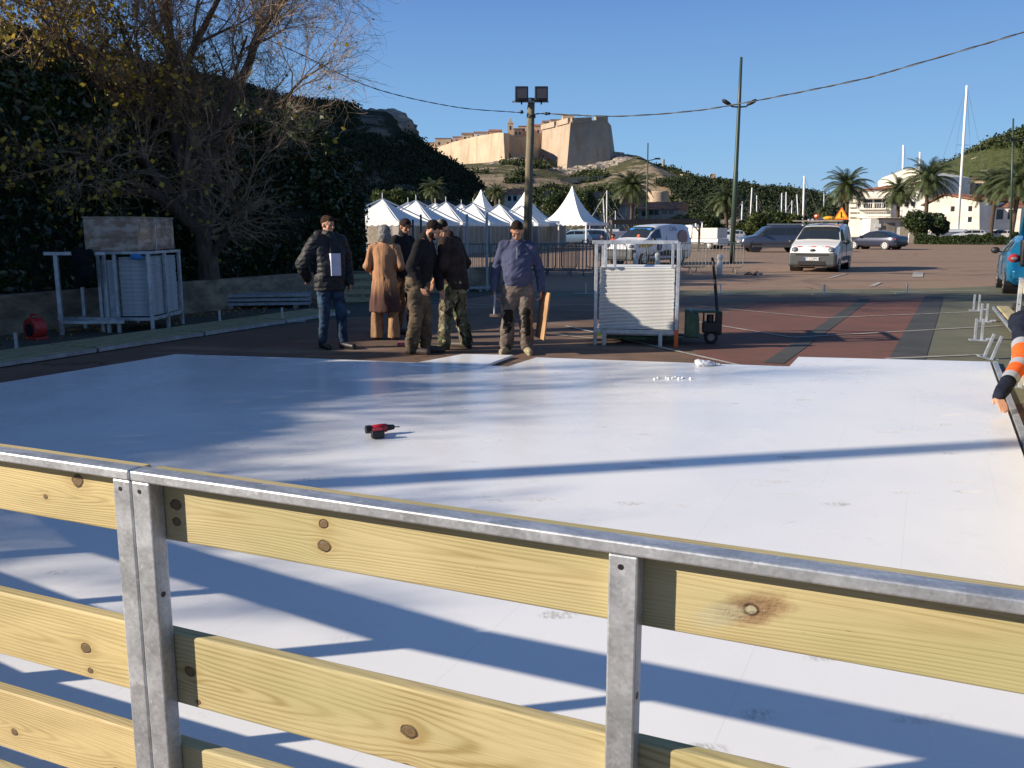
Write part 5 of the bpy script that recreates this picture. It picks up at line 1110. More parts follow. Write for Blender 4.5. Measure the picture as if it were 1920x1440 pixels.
# ------------------------------------------------------------------ people: each body one remeshed surface, clothing as children
def caps_mesh(caps, voxel, smooth_it=3, fold=0, foldscale=(14, 14, 7), seed=0):
    """caps: ('c', a, b, ra, rb) tapered capsule; ('e', centre, (rx,ry,rz), 3x3) ellipsoid; ('t', rings) closed loft. Returns one welded mesh."""
    m = MB()
    for c in caps:
        if c[0] == 'c':
            a, b, ra, rb = Vector(c[1]), Vector(c[2]), c[3], c[4]; d = (b - a); L = d.length; d = d / L if L > 1e-6 else Vector((0, 0, 1)); pts = []; rad = []
            for k in range(5): t = pi / 2 * k / 4; pts.append(a - d * ra * cos(t)); rad.append(max(ra * sin(t), .0008))
            for k in range(5): t = pi / 2 * k / 4; pts.append(b + d * rb * sin(t)); rad.append(max(rb * cos(t), .0008))
            m.tube(pts, rad, 14)
        elif c[0] == 'e':
            n0 = len(m.v); m.sphere((0, 0, 0), c[2], 18, 12); R = c[3] if len(c) > 3 else Matrix.Identity(3)
            for i in range(n0, len(m.v)): m.v[i] = tuple(Vector(c[1]) + R @ Vector(m.v[i]))
        elif c[0] == 't': m.loft(c[1])
    me = bpy.data.meshes.new('tmp'); me.from_pydata(m.v, [], m.f); me.update()
    bm = bmesh.new(); bm.from_mesh(me); bmesh.ops.recalc_face_normals(bm, faces=bm.faces); bm.to_mesh(me); bm.free()
    o = bpy.data.objects.new('tmp', me); COL.objects.link(o)
    r = o.modifiers.new('r', 'REMESH'); r.mode = 'VOXEL'; r.voxel_size = voxel
    s = o.modifiers.new('s', 'SMOOTH'); s.factor = .5; s.iterations = smooth_it
    dg = bpy.context.evaluated_depsgraph_get(); dg.update(); out = bpy.data.meshes.new_from_object(o.evaluated_get(dg)); bpy.data.objects.remove(o); bpy.data.meshes.remove(me)
    if fold:
        n = len(out.vertices); co = np.empty(n * 3, np.float32); no = np.empty(n * 3, np.float32); out.vertices.foreach_get('co', co); out.vertex_normals.foreach_get('vector', no); co = co.reshape(-1, 3); no = no.reshape(-1, 3)
        d = np.array([mnoise.noise((p[0] * foldscale[0] + seed, p[1] * foldscale[1], (p[2] + .35 * p[0]) * foldscale[2])) + .5 * (1 - abs(mnoise.noise((p[0] * 9 + seed, p[1] * 9, (p[2] - .5 * p[0]) * foldscale[2] * 2.4))) * 3) for p in co], np.float32)
        out.vertices.foreach_set('co', (co + no * (d * fold)[:, None]).ravel())
    out.polygons.foreach_set('use_smooth', [True] * len(out.polygons)); out.update(); return out
def mobj(name, me, mat, parent=None):
    me.name = name; me.materials.clear(); me.materials.append(mat); o = bpy.data.objects.new(name, me); COL.objects.link(o); o.parent = parent; return o
def skin_mat(name, c, red=(.5, .16, .09)):
    m, b = newmat(name); co, x, y, z = coords(); n = nz(co, 22, 4)
    setp(b, col=mixc(smooth(n, .35, .7) * .35, c, (c[0] * .9, c[1] * .62, c[2] * .55)), rough=.5, spec=.4); b.inputs['Subsurface Weight'].default_value = .08; b.inputs['Subsurface Radius'].default_value = (.01, .004, .002); return m
MAT['skin'] = skin_mat('sunlit skin', (.50, .27, .17)); MAT['skin2'] = skin_mat('tanned skin', (.40, .21, .13)); MAT['eye'] = flat('eye', (.02, .015, .012), .2); MAT['lip'] = flat('lips', (.30, .10, .08), .5)  # two even skin tones, the first one paler
def cloth(name, col, var=.25, rough=.9, weave=400, scale=7, sheen=.0): return M(name, col, rough, 0, var, scale, .0012, weave, spec=.2)
def ell(c, rx, ry, z, n=20, rz=0, p=1.0, shift=(0, 0)):
    o = []
    for k in range(n):
        a = 2 * pi * k / n; x = rx * cos(a); y = ry * sin(a) ; x, y = x * cos(rz) - y * sin(rz), x * sin(rz) + y * cos(rz); o.append((c[0] + x, c[1] + y, z))
    return o
def hand_caps(w, d, pn, thumb, curl=.5, s=1.0):
    """w wrist, d direction of fingers, pn palm normal, thumb side vector"""
    w, d, pn, th = Vector(w), Vector(d).normalized(), Vector(pn).normalized(), Vector(thumb).normalized(); C = []
    k = w + d * .085 * s
    for i in range(4):
        off = th * (.030 - .020 * i) * s; C.append(('c', w + d * .012 + off * .5, k + off, .014 * s, .011 * s))
        ln = (.036, .041, .038, .030)[i] * s; a = k + off; dd = (d + pn * curl * .6).normalized(); b = a + dd * ln; dd2 = (d + pn * curl * 1.8).normalized(); c = b + dd2 * ln * .75; dd3 = (d + pn * curl * 3.2).normalized(); e = c + dd3 * ln * .5
        C += [('c', a, b, .0098 * s, .0088 * s), ('c', b, c, .0088 * s, .008 * s), ('c', c, e, .008 * s, .007 * s)]
    a = w + d * .025 * s + th * .024 * s; b = a + (d * .6 + th * .75 + pn * .3).normalized() * .038 * s; c = b + (d * .9 + th * .15 + pn * .5).normalized() * .03 * s
    C += [('c', a, b, .014 * s, .011 * s), ('c', b, c, .011 * s, .008 * s)]; return C
def person(name, loc, rz, J, label, skin, H=1.76, clothes=(), hair=None, extra=None, voxel=.0075, cat='person', hand_curl=(.5, .5), handinfo=None, bare=False):
    """J joints: hip(l,r) knee ankle toe shoulder elbow wrist; pelvis, chest, neck, head centre; headR 3x3"""
    hc = Vector(J['head']); R = J['headR']; V = lambda x, y, z: hc + R @ Vector((x, y, z))
    C = [('e', V(0, .012, .022), (.073, .092, .090), R), ('e', V(0, -.020, -.045), (.056, .066, .068), R), ('e', V(0, -.035, -.075), (.034, .040, .030), R), ('c', V(0, -.085, .012), V(0, -.108, -.028), .008, .015), ('c', V(-.030, -.078, .026), V(.030, -.078, .026), .012, .012),
         ('e', V(-.038, -.060, -.020), (.022, .022, .024), R), ('e', V(.038, -.060, -.020), (.022, .022, .024), R), ('c', V(-.018, -.086, -.056), V(.018, -.086, -.056), .007, .007), ('c', V(-.012, -.084, -.067), V(.012, -.084, -.067), .008, .008),
         ('e', V(-.076, .012, -.010), (.010, .020, .032), R), ('e', V(.076, .012, -.010), (.010, .020, .032), R)]
    nk = Vector(J['neck']); C.append(('c', nk + Vector((0, 0, -.06)), V(0, .02, -.06), .058, .052))
    ch, pv = Vector(J['chest']), Vector(J['pelvis']); sL, sR = Vector(J['sh'][0]), Vector(J['sh'][1])
    C += [('c', ch + (sL - ch) * .4, ch + (sR - ch) * .4, .085, .085), ('c', ch, pv, .105, .10), ('c', sL, nk, .05, .045), ('c', sR, nk, .05, .045)]
    for i in (0, 1):
        h, k, a, t = Vector(J['hip'][i]), Vector(J['knee'][i]), Vector(J['ank'][i]), Vector(J['toe'][i]); C += [('c', pv, h, .09, .085), ('c', h, k, .078, .052), ('c', k, a, .050, .034), ('c', a + Vector((0, 0, -.03)), t, .034, .026)]
        s, e, w = Vector(J['sh'][i]), Vector(J['el'][i]), Vector(J['wr'][i]); C += [('c', s, e, .048, .038), ('c', e, w, .037, .025)]
        d = Vector(J['hd'][i]); C += hand_caps(w, d, J['pn'][i], J['th'][i], hand_curl[i])
    body = mobj(name, caps_mesh(C, voxel, 2), skin); body.location = loc; body.rotation_euler = (0, 0, rz); tag(body, label, cat, None)
    m = MB(); 
    for s in (-1, 1): m = MB(); m.sphere(V(s * .031, -.0815, .008), .0065, 10, 8); m.build('eye', MAT['eye'], body, smooth=True)
    m = MB(); 
    for s in (-1, 1): m = MB(); m.tube([V(s * .016, -.0905, .030), V(s * .034, -.089, .034), V(s * .050, -.078, .028)], [.0022, .003, .002], 6); m.build('eyebrow', hair[1] if hair else MAT['eye'], body)
    if hair:
        mobj('hair', caps_mesh([('e', V(*c), r, R) if len(c) == 3 else c for c, r in hair[0]], .008, 2, .004, (40, 40, 25)), hair[1], body)
    return body
def garment(body, name, caps, mat, fold=.010, voxel=.012, seed=0, fs=(10, 10, 6)):
    return mobj(name, caps_mesh(caps, voxel, 3, fold, fs, seed), mat, body)
def Rh(yaw=0, pitch=0, roll=0): return Matrix.Rotation(yaw, 3, 'Z') @ Matrix.Rotation(pitch, 3, 'X') @ Matrix.Rotation(roll, 3, 'Y')
def stand(H=1.76, lean=0, hx=.0, feet=((-.10, 0), (.10, 0)), headyaw=0, headpitch=0, arms=None, toes=None, neckfwd=0):
    """facing -y. arms: list of (elbow, wrist, handdir, palm normal, thumb)"""
    k = H / 1.76; pv = Vector((0, .0, .94 * k)); up = Vector((0, -sin(lean), cos(lean))); ch = pv + up * .40 * k; nk = pv + up * .56 * k
    hd = nk + (up * cos(neckfwd) + Vector((0, -1, 0)) * sin(neckfwd)).normalized() * .155 * k + Vector((0, -.02, 0)); J = dict(pelvis=pv, chest=ch, neck=nk, head=hd, headR=Rh(headyaw, headpitch))
    J['sh'] = [pv + up * .49 * k + Vector((s * .185 * k, 0, 0)) for s in (-1, 1)]; J['hip'] = [pv + Vector((s * .09, 0, -.04)) for s in (-1, 1)]
    toes = toes or ((-.03, -.16), (.03, -.16)); J['ank'] = [Vector((feet[i][0], feet[i][1] + .03, .085 + (feet[i][2] if len(feet[i]) > 2 else 0))) for i in (0, 1)]; J['toe'] = [Vector((feet[i][0] + toes[i][0], feet[i][1] + toes[i][1], .035)) for i in (0, 1)]
    J['knee'] = [(J['hip'][i] + J['ank'][i]) / 2 + Vector((0, -.045, .02)) for i in (0, 1)]
    arms = arms or [((-.25, .0, 1.13), (-.27, -.06, .88), (0, -.1, -1), (1, 0, 0), (0, -1, 0)), ((.25, .0, 1.13), (.27, -.06, .88), (0, -.1, -1), (-1, 0, 0), (0, -1, 0))]
    J['el'] = [Vector(a[0]) * k for a in arms]; J['wr'] = [Vector(a[1]) * k for a in arms]; J['hd'] = [a[2] for a in arms]; J['pn'] = [a[3] for a in arms]; J['th'] = [a[4] for a in arms]; return J
def V3(a): return Vector(a)
def top_caps(J, g=.02, hem=.80, wide=1.0, sleeve=1.0, belly=0, collar=True, arms=(0, 1), hemw=None, sl_end=.99):
    pv, ch, nk = J['pelvis'], J['chest'], J['neck']; up = (ch - pv).normalized(); C = []; rings = []; ax = Vector((0, 1, 0))
    base = pv + up * (hem - pv.z)
    T = (nk - base).length
    hw = hemw or .175
    for t, rx, ry, sh in ((0, hw, .128, 0), (.12, hw + .002, .132, -.005), (.35, .168, .128 + belly, -belly * .8), (.6, .182, .125 + belly * .6, -belly * .5), (.78, .190, .115, 0), (.90, .160, .092, .01), (1.0, .085, .075, .01)):
        c = base + up * T * t; rings.append([c + Vector((cos(a) * (rx * wide + g - .01), sin(a) * (ry * wide + g - .01) + sh, -cos(a) * 0)) for a in [2 * pi * q / 20 for q in range(20)]])
    C.append(('t', rings))
    for i in arms:
        s, e, w = J['sh'][i], J['el'][i], J['wr'][i]
        C.append(('c', s + (nk - s) * .25, s, .054 + g, .054 + g)); C.append(('c', s, e, .053 + g, .044 + g))
        if sleeve > .5: C.append(('c', e, e.lerp(w, sl_end), .046 + g, .032 + g))
        if sleeve > 1: pass
    if collar: C.append(('c', nk + up * -.03, nk + up * .035, .066 + g * .5, .064 + g * .4))
    return C
def trouser_caps(J, g=.022, flare=0, end=.06, hw=.165):
    pv = J['pelvis']; C = [('t', [ell((pv.x, pv.y), hw + g - .01, .115 + g, pv.z + .07), ell((pv.x, pv.y), hw + .008 + g, .125 + g, pv.z - .03), ell((pv.x, pv.y), hw - .005 + g, .115 + g, pv.z - .12)])]
    for i in (0, 1):
        h, k, a = J['hip'][i], J['knee'][i], J['ank'][i]; e = k.lerp(a, 1.0 - end); C += [('c', h, h.lerp(k, .3), .085 + g, .082 + g), ('c', h.lerp(k, .3), k, .082 + g, .056 + g), ('c', k, k.lerp(e, .55), .056 + g, .050 + g + flare * .5), ('c', k.lerp(e, .55), e, .050 + g + flare * .5, .040 + g + flare)]
    return C
def shoes(body, J, mat, g=.012):
    for i in (0, 1):
        a, t = J['ank'][i], J['toe'][i]; d = (t - a); d.z = 0; d.normalize()
        sh = mobj('shoe', caps_mesh([('c', V3((a.x, a.y, .05)) - d * .035, V3((t.x, t.y, .042)) + d * .02, .046 + g * .4, .040 + g * .2), ('c', V3((a.x, a.y, .06)), a + V3((0, 0, .02)), .048, .046), ('c', V3((a.x, a.y, .02)) - d * .045, V3((t.x, t.y, .018)) + d * .03, .034, .034)], .009, 2), mat, body)
SHORT = lambda grow=0: [((0, .030, .040), (.080 + grow, .092 + grow, .086 + grow)), ((0, -.03, .085), (.060, .060, .035))]
h_dark = M('dark brown hair', (.022, .014, .010), .85, 0, .3, 60, .003, 120, spec=.15); h_brown = M('brown hair', (.045, .025, .014), .85, 0, .3, 60, .003, 120, spec=.15); h_grey = M('grey hair', (.30, .29, .27), .55, 0, .5, 22, .006, 90, stretch=(3, 3, .5), col2=(.05, .048, .045)); h_black = M('black cropped hair', (.012, .010, .009), .7, 0, .3, 80, .002, 200)
MAT['boot'] = flat('dark boot leather', (.045, .035, .028), .6)
# 1 man in black puffy jacket, far left of the group
J = stand(1.80, 0, feet=((-.11, .02), (.12, -.16, .02)), headyaw=.25, headpitch=.18, toes=((-.02, -.17), (.03, -.17)),
    arms=[((-.33, .12, 1.14), (-.20, .26, .95), (.3, .5, -.6), (0, 1, 0), (1, 0, 0)), ((.30, .08, 1.14), (.26, -.06, .90), (0, -.3, -1), (-1, 0, 0), (0, -1, 0))])
p = gp(622, 652); p.z = 0
P1 = person('person', p, radians(38), J, 'man in a black puffy jacket and blue jeans standing alone left of the group', MAT['skin'], hair=(SHORT(), h_brown))
mj, b = newmat('black quilted jacket'); co, x, y, z = coords(); setp(b, col=mixc(nz(co, 8, 3), (.010, .011, .013), (.026, .027, .030)), rough=.6, spec=.3); bump(b, S.m('ABSOLUTE', S.m('SINE', z * 44 + nz(co, 5, 3) * 7)) + nz(co, 20, 4) * 1.2, .006, .9)
garment(P1, 'puffy_jacket', top_caps(J, .045, .80, 1.05, 1, .02), mj, .016, .013, 1); garment(P1, 'jeans', trouser_caps(J, .018, 0, .02), cloth('blue jeans', (.035, .065, .11), .45, .85, 500, 9), .012, .012, 2); shoes(P1, J, MAT['black'])
ch = J['chest']; garment(P1, 'hood', [('c', V3((-.10, .10, 1.56)), V3((.10, .10, 1.56)), .055, .055), ('c', V3((-.05, .13, 1.50)), V3((.05, .13, 1.50)), .05, .05)], mj, .012)
m = MB(); R_ = []
for t in range(7): z_ = 1.01 + .30 * t / 6; R_.append([(x_, -.212 - .010 * cos(x_ * 9), z_) for x_ in (-.072, -.04, 0, .04, .072)] + [(.072, -.13, z_), (-.072, -.13, z_)])
m.loft(R_); m.build('white_shirt', cloth('pale lilac shirt', (.58, .56, .66), .08), P1, smooth=False)
m = MB(); m.loft([[(x_ * (1 - .3 * t / 4), -.206 + .05 * t / 4, 1.31 + .16 * t / 4) for x_ in (-.07, 0, .07)] + [(.05, -.12, 1.31 + .16 * t / 4), (-.05, -.12, 1.31 + .16 * t / 4)] for t in range(5)]); m.build('scarf', cloth('charcoal scarf', (.03, .032, .036)), P1)
# 2 woman in long camel cardigan, back to camera
J = stand(1.66, .02, feet=((-.12, 0), (.12, .02)), headyaw=.35, headpitch=.12, toes=((0, -.12), (0, -.12)),
    arms=[((-.27, .02, 1.16), (-.20, -.24, 1.12), (.4, -1, .1), (0, 0, -1), (1, 0, 0)), ((.27, .02, 1.16), (.22, -.22, 1.05), (-.4, -1, .1), (0, 0, -1), (-1, 0, 0))])
p = gp(724, 636); p.z = 0
P2 = person('person', p, radians(176), J, 'grey haired woman in a long camel cardigan seen from behind', MAT['skin'], hair=([((0, .030, .038), (.098, .105, .098)), ((0, .055, -.035), (.098, .075, .085)), ((-.070, .02, -.04), (.035, .06, .08)), ((.070, .02, -.04), (.035, .06, .08)), ((0, .06, -.09), (.075, .05, .05))], h_grey))
mc, b = newmat('camel to plum cardigan'); co, x, y, z = coords(); setp(b, col=mixc(smooth(z + nz(co, 5, 2) * .12, .66, .98), (.090, .048, .042), (.37, .20, .11)), rough=.9, spec=.15); bump(b, nz(vec(x * 26, y * 26, z * 1.5), 1, 3), .012, .8)  # shade over the lower half is put into the cardigan colour
C = top_caps(J, .018, .86, .98, 1, .01, True); C.append(('t', [ell((0, .01), .150, .10, 1.02), ell((0, .01), .182, .135, .86), ell((0, .015), .200, .152, .74), ell((0, .02), .225, .17, .55), ell((0, .02), .235, .18, .42)]))
garment(P2, 'long_cardigan', C, mc, .012, .012, 3, (16, 16, 1.6)); WT = trouser_caps(J, .015, .0, .3, .15)
for i in (0, 1): a_ = J['ank'][i]; WT.append(('t', [ell((a_.x, a_.y), .060, .075, .52), ell((a_.x, a_.y), .085, .095, .30), ell((a_.x, a_.y - .01), .100, .125, .035)]))
garment(P2, 'wide_trousers', WT, cloth('camel trousers', (.36, .21, .115), .2), .010, .012, 4, (18, 18, 1.5)); shoes(P2, J, MAT['black'])
# 3 man in dark cap behind the woman
J = stand(1.78, .05, feet=((-.10, .0), (.13, -.10)), headyaw=-.35, headpitch=.3, neckfwd=.2)
p = gp(757, 630); p.z = 0; p += V3((-.05, .35, 0))
P3 = person('person', p, radians(58), J, 'man in a dark cap half hidden between the woman and the bearded man', MAT['skin2'], hair=(SHORT(-.004), h_dark))
garment(P3, 'jacket', top_caps(J, .028, .84), cloth('black fleece', (.016, .016, .019)), .012, .013, 5); garment(P3, 'trousers', trouser_caps(J, .022), cloth('rust brown trousers', (.13, .065, .030), .4), .012, .013, 6); shoes(P3, J, MAT['boot'])
def cap(body, J, mat, visor=True):
    hc, R = J['head'], J['headR']; V = lambda x, y, z: hc + R @ Vector((x, y, z)); C = [('e', V(0, .012, .052), (.088, .102, .078), R)]
    if visor: C.append(('e', V(0, -.120, .050), (.062, .060, .010), R))
    garment(body, 'cap', C, mat, .001, .007)
cap(P3, J, cloth('maroon black cap', (.035, .020, .022)))
# 4 bearded man in black sweater looking down
J = stand(1.77, .20, feet=((-.10, .04), (.10, -.08)), headyaw=.12, headpitch=.62, neckfwd=.55, toes=((-.02, -.18), (.05, -.18)),
    arms=[((-.30, -.02, 1.14), (-.27, -.16, .93), (.05, -.25, -1), (1, 0, 0), (0, -1, 0)), ((.28, -.16, 1.12), (.16, -.26, .86), (-.1, -.3, -1), (-1, 0, 0), (0, -1, 0))])
p = gp(795, 665); p.z = 0; p += V3((0, .12, 0))
P4 = person('person', p + V3((-.08, 0, 0)), radians(76), J, 'bearded man in a black sweater and olive cargo trousers bending his head', MAT['skin'], hair=(SHORT(.002), h_dark))
blk = cloth('black knit sweater', (.012, .012, .013), .2); garment(P4, 'sweater', top_caps(J, .022, .84, 1.0, 1, .02), blk, .010, .012, 7)
olive = cloth('olive brown cargo trousers', (.115, .088, .058), .35); C = trouser_caps(J, .030, .012, .03)
for i in (0, 1): q = J['hip'][i].lerp(J['knee'][i], .62); s_ = -1 if i == 0 else 1; C.append(('e', q + V3((s_ * .09, 0, 0)), (.03, .075, .09)))
garment(P4, 'cargo_trousers', C, olive, .018, .012, 8, (9, 9, 9)); shoes(P4, J, MAT['boot'], .02)
hc, R = J['head'], J['headR']; V = lambda x, y, z: hc + R @ Vector((x, y, z)); garment(P4, 'beard', [('e', V(0, -.046, -.078), (.044, .044, .034), R), ('e', V(-.046, -.015, -.055), (.018, .042, .042), R), ('e', V(.046, -.015, -.055), (.018, .042, .042), R)], h_dark, .002, .007)
# 5 man in brown T-shirt and camouflage trousers, back to camera
J = stand(1.78, .16, feet=((-.14, .06), (.16, -.14)), headyaw=.2, headpitch=.60, neckfwd=.55, toes=((-.03, -.17), (.04, -.18)),
    arms=[((-.29, .02, 1.15), (-.30, -.06, .90), (.1, -.2, -1), (1, 0, 0), (0, -1, 0)), ((.29, -.05, 1.14), (.20, -.24, .92), (0, -.4, -1), (-1, 0, 0), (0, -1, 0))])
p = gp(845, 657); p.z = 0; p += V3((0.07, .15, 0))
P5 = person('person', p, radians(-112), J, 'broad man in a dark brown T-shirt and camouflage trousers facing the bearded man', MAT['skin'], hair=(SHORT(-.003), h_dark))
garment(P5, 'shirt', top_caps(J, .030, .83, 1.12, 1, .05, sl_end=.12), cloth('dark brown T-shirt', (.040, .026, .022), .3), .012, .012, 9)
mcam, b = newmat('camouflage cloth'); co, x, y, z = coords(); a1 = nz(co, 7, 2, .4, .6); a2 = nz(vec(x + 5, y, z * .8), 9, 2, .4, .8); a3 = nz(vec(x, y + 9, z), 12, 2, .4, .5)
c_ = mixc(smooth(a1, .49, .52), (.14, .12, .075), (.075, .085, .042)); c_ = mixc(smooth(a2, .54, .57), c_, (.035, .028, .020)); c_ = mixc(smooth(a3, .60, .63), c_, (.30, .27, .19)); setp(b, col=c_, rough=.9, spec=.15)
garment(P5, 'camouflage_trousers', trouser_caps(J, .034, .012, .03, .17), mcam, .016, .012, 10, (9, 9, 9)); shoes(P5, J, MAT['boot'], .02); cap(P5, J, mcam, True)
w_ = J['wr'][0]; m = MB(); m.tube([w_ + V3((.0, 0, .03)), w_ + V3((.0, 0, .055))], .036, 14); m.build('watch', MAT['black'], P5)
w_ = J['wr'][1]; m = MB(); m.tube([w_ + V3((0, .02, .03)), w_ + V3((0, .03, .05))], .036, 14); m.build('watch', MAT['black'], P5)
# 6 man in blue sweater facing the camera
J = stand(1.74, .10, feet=((-.15, -.02), (.13, -.04)), headyaw=-.05, headpitch=.66, neckfwd=.45, toes=((-.04, -.17), (.04, -.17)),
    arms=[((-.29, .04, 1.13), (-.31, -.02, .86), (.02, -.15, -1), (1, 0, 0), (0, -1, 0)), ((.29, .04, 1.13), (.32, -.01, .86), (0, -.12, -1), (-1, 0, 0), (0, -1, 0))])
p = gp(966, 665); p.z = 0; p += V3((.03, .16, 0))
P6 = person('person', p, radians(-3), J, 'man in a blue sweater facing the camera, holding a hammer and a board', MAT['skin2'], hair=([((0, .024, .046), (.079, .092, .084)), ((0, .05, .0), (.081, .07, .06))], h_dark), hand_curl=(1.1, 1.0))
bl = cloth('slate blue fleece sweater', (.062, .070, .125), .10); garment(P6, 'sweater', top_caps(J, .018, .80, 1.08, 1, .05), bl, .012, .012, 11)
m = MB(); m.box((0, -.165, 1.32), (.012, .012, .16)); zz = m.build('zip', MAT['galv2'], P6); zz.location = (0, -.035, 0)
gt = cloth('warm grey work trousers', (.155, .125, .105), .3); garment(P6, 'work_trousers', trouser_caps(J, .034, .012, .06, .16), gt, .014, .012, 12, (9, 9, 8))
for i in (0, 1):
    k_, a_ = J['knee'][i], J['ank'][i]; garment(P6, 'knee_pad', [('c', k_ + V3((0, -.028, .05)), k_.lerp(a_, .5) + V3((0, -.028, 0)), .075, .068)], cloth('black knee patch', (.014, .013, .012)), .006, .011, 13)
    garment(P6, 'dark_cuff', [('c', k_.lerp(a_, .86), k_.lerp(a_, .97), .078, .080)], MAT['black'], .006, .011, 14)
for i in (0, 1): pass
shoes(P6, J, M('dusty tan boots', (.33, .28, .18), .9, 0, .3, 20), .022)
# hammer and board held by him (separate things)
hw = Matrix.Rotation(radians(-3), 3, 'Z') @ J['wr'][0] + p; hm = empty('hammer', hw + V3((.01, -.04, -.09)), 0, 'hammer hanging head down in the hand of the man in the blue sweater', 'hammer')
m = MB(); m.tube([(0, 0, .06), (-.01, -.02, -.24)], .012, 8); m.build('handle', MAT['galv2'], hm); m = MB(); m.bar((-.07, -.02, -.25), (.05, -.02, -.25), .034); m.tube([(.03, -.02, -.25), (.075, -.02, -.25)], .022, 10); m.build('head', M('rusty steel', (.22, .15, .10), .6), hm)
bw = Matrix.Rotation(radians(-3), 3, 'Z') @ J['wr'][1] + p; bdm = empty('board', bw + V3((.02, -.02, -.08)), 0, 'brown wooden board hanging from the hand of the man in the blue sweater', 'board')
m = MB(); m.box((0, 0, -.26), (.018, .42, .62), rot=Matrix.Rotation(radians(14), 3, 'Z') @ Matrix.Rotation(radians(7), 3, 'Y')); m.build('panel', M('raw plywood', (.40, .23, .11), .8, 0, .2, 4), bdm)
# 7 crouching worker behind the right barrier, arm reaching over the rink edge
hx, hy = gp(1884, 788).x, gp(1884, 788).y; sx, sy, sz = 5.28, 9.15, .66
A_ = [('c', (sx, sy, sz), (4.86, 8.35, .40), .085, .066), ('c', (4.86, 8.35, .40), (hx + .08, hy + .16, .135), .066, .052)]
base = V3((5.75, 9.35, 0)); L_ = lambda c: ('c', V3(c[1]) - base, V3(c[2]) - base, c[3], c[4])
sh_ = V3((sx, sy, sz)); el_ = V3((4.86, 8.35, .40)); wr_ = V3((hx + .05, hy + .22, .17))
hdir = V3((-.12, -.85, -.55))
Bd = [('c', sh_ - base, el_ - base, .05, .042), ('c', el_ - base, wr_ - base, .042, .028)] + hand_caps(wr_ - base, hdir, (.3, .3, -1), (-.9, .2, .1), .08, 1.12)
hdc = V3((5.62, 8.95, .98)) - base; Rr = Rh(radians(-25), .5)
Bd += [('e', hdc, (.078, .098, .105), Rr), ('c', hdc, V3((5.62, 9.2, .80)) - base, .055, .06), ('c', V3((5.3, 9.2, .68)) - base, V3((5.95, 9.25, .72)) - base, .08, .08), ('c', V3((5.62, 9.2, .72)) - base, V3((5.80, 9.62, .42)) - base, .12, .12), ('c', V3((5.95, 9.25, .72)) - base, V3((6.05, 8.95, .5)) - base, .05, .04), ('c', V3((6.05, 8.95, .5)) - base, V3((5.85, 8.75, .35)) - base, .04, .03)]
for s in (-1, 1):
    hp = V3((5.80 + s * .12, 9.65, .40)) - base; kn = V3((5.70 + s * .22, 9.22, .36)) - base; an = V3((5.80 + s * .16, 9.62, .10)) - base; Bd += [('c', hp, kn, .08, .06), ('c', kn, an, .055, .04), ('c', an, an + V3((0, -.16, -.05)), .04, .03)]
P7 = mobj('person', caps_mesh(Bd, .008, 2), MAT['skin']); P7.location = base; tag(P7, 'worker in an orange and navy reflective jacket reaching over the right edge of the rink', 'person')
navy = cloth('navy work jacket', (.014, .018, .035)); orange = cloth('fluorescent orange cloth', (.85, .13, .025), .12); refl = flat('grey reflective band', (.34, .36, .40), .4)
def armseg(t0, t1): 
    def P(t): return sh_.lerp(el_, t * 2) if t < .5 else el_.lerp(wr_, t * 2 - 1)
    return P(t0) - base, P(t1) - base
garment(P7, 'jacket', [('c', sh_ - base, el_ - base, .088, .074), ('c', el_ - base, wr_ - base, .074, .055), ('c', V3((5.3, 9.2, .68)) - base, V3((5.95, 9.25, .72)) - base, .12, .12), ('c', V3((5.62, 9.2, .74)) - base, V3((5.80, 9.62, .42)) - base, .17, .17), ('c', V3((5.95, 9.25, .72)) - base, V3((6.05, 8.95, .5)) - base, .08, .07), ('c', V3((6.05, 8.95, .5)) - base, V3((5.85, 8.75, .35)) - base, .07, .05)], navy, .010, .012, 15)
garment(P7, 'trousers', [('c', V3((5.80 + s * .12, 9.65, .40)) - base, V3((5.70 + s * .22, 9.22, .36)) - base, .11, .09) for s in (-1, 1)] + [('c', V3((5.70 + s * .22, 9.22, .36)) - base, V3((5.80 + s * .16, 9.62, .10)) - base, .08, .06) for s in (-1, 1)], navy, .008, .013, 16)
for nm, t0, t1, mt, r in (('orange_sleeve', .36, .56, orange, .082), ('orange_sleeve', .62, .74, orange, .074), ('reflective_band', .29, .36, refl, .086), ('reflective_band', .56, .62, refl, .080), ('reflective_band', .74, .80, refl, .072)):
    a, b_ = armseg(t0, t1); mids = [a, b_]; 
    if t0 < .5 < t1: mids = [a, el_ - base, b_]
    m = MB(); m.tube(mids, [r * (1.06 - .1 * k) for k in range(len(mids))], 18, cap=False); o = m.build(nm, mt, P7, smooth=True)
garment(P7, 'hair', [('e', hdc + V3((0, .03, .03)), (.084, .098, .09), Rr)], h_dark, .003, .01)
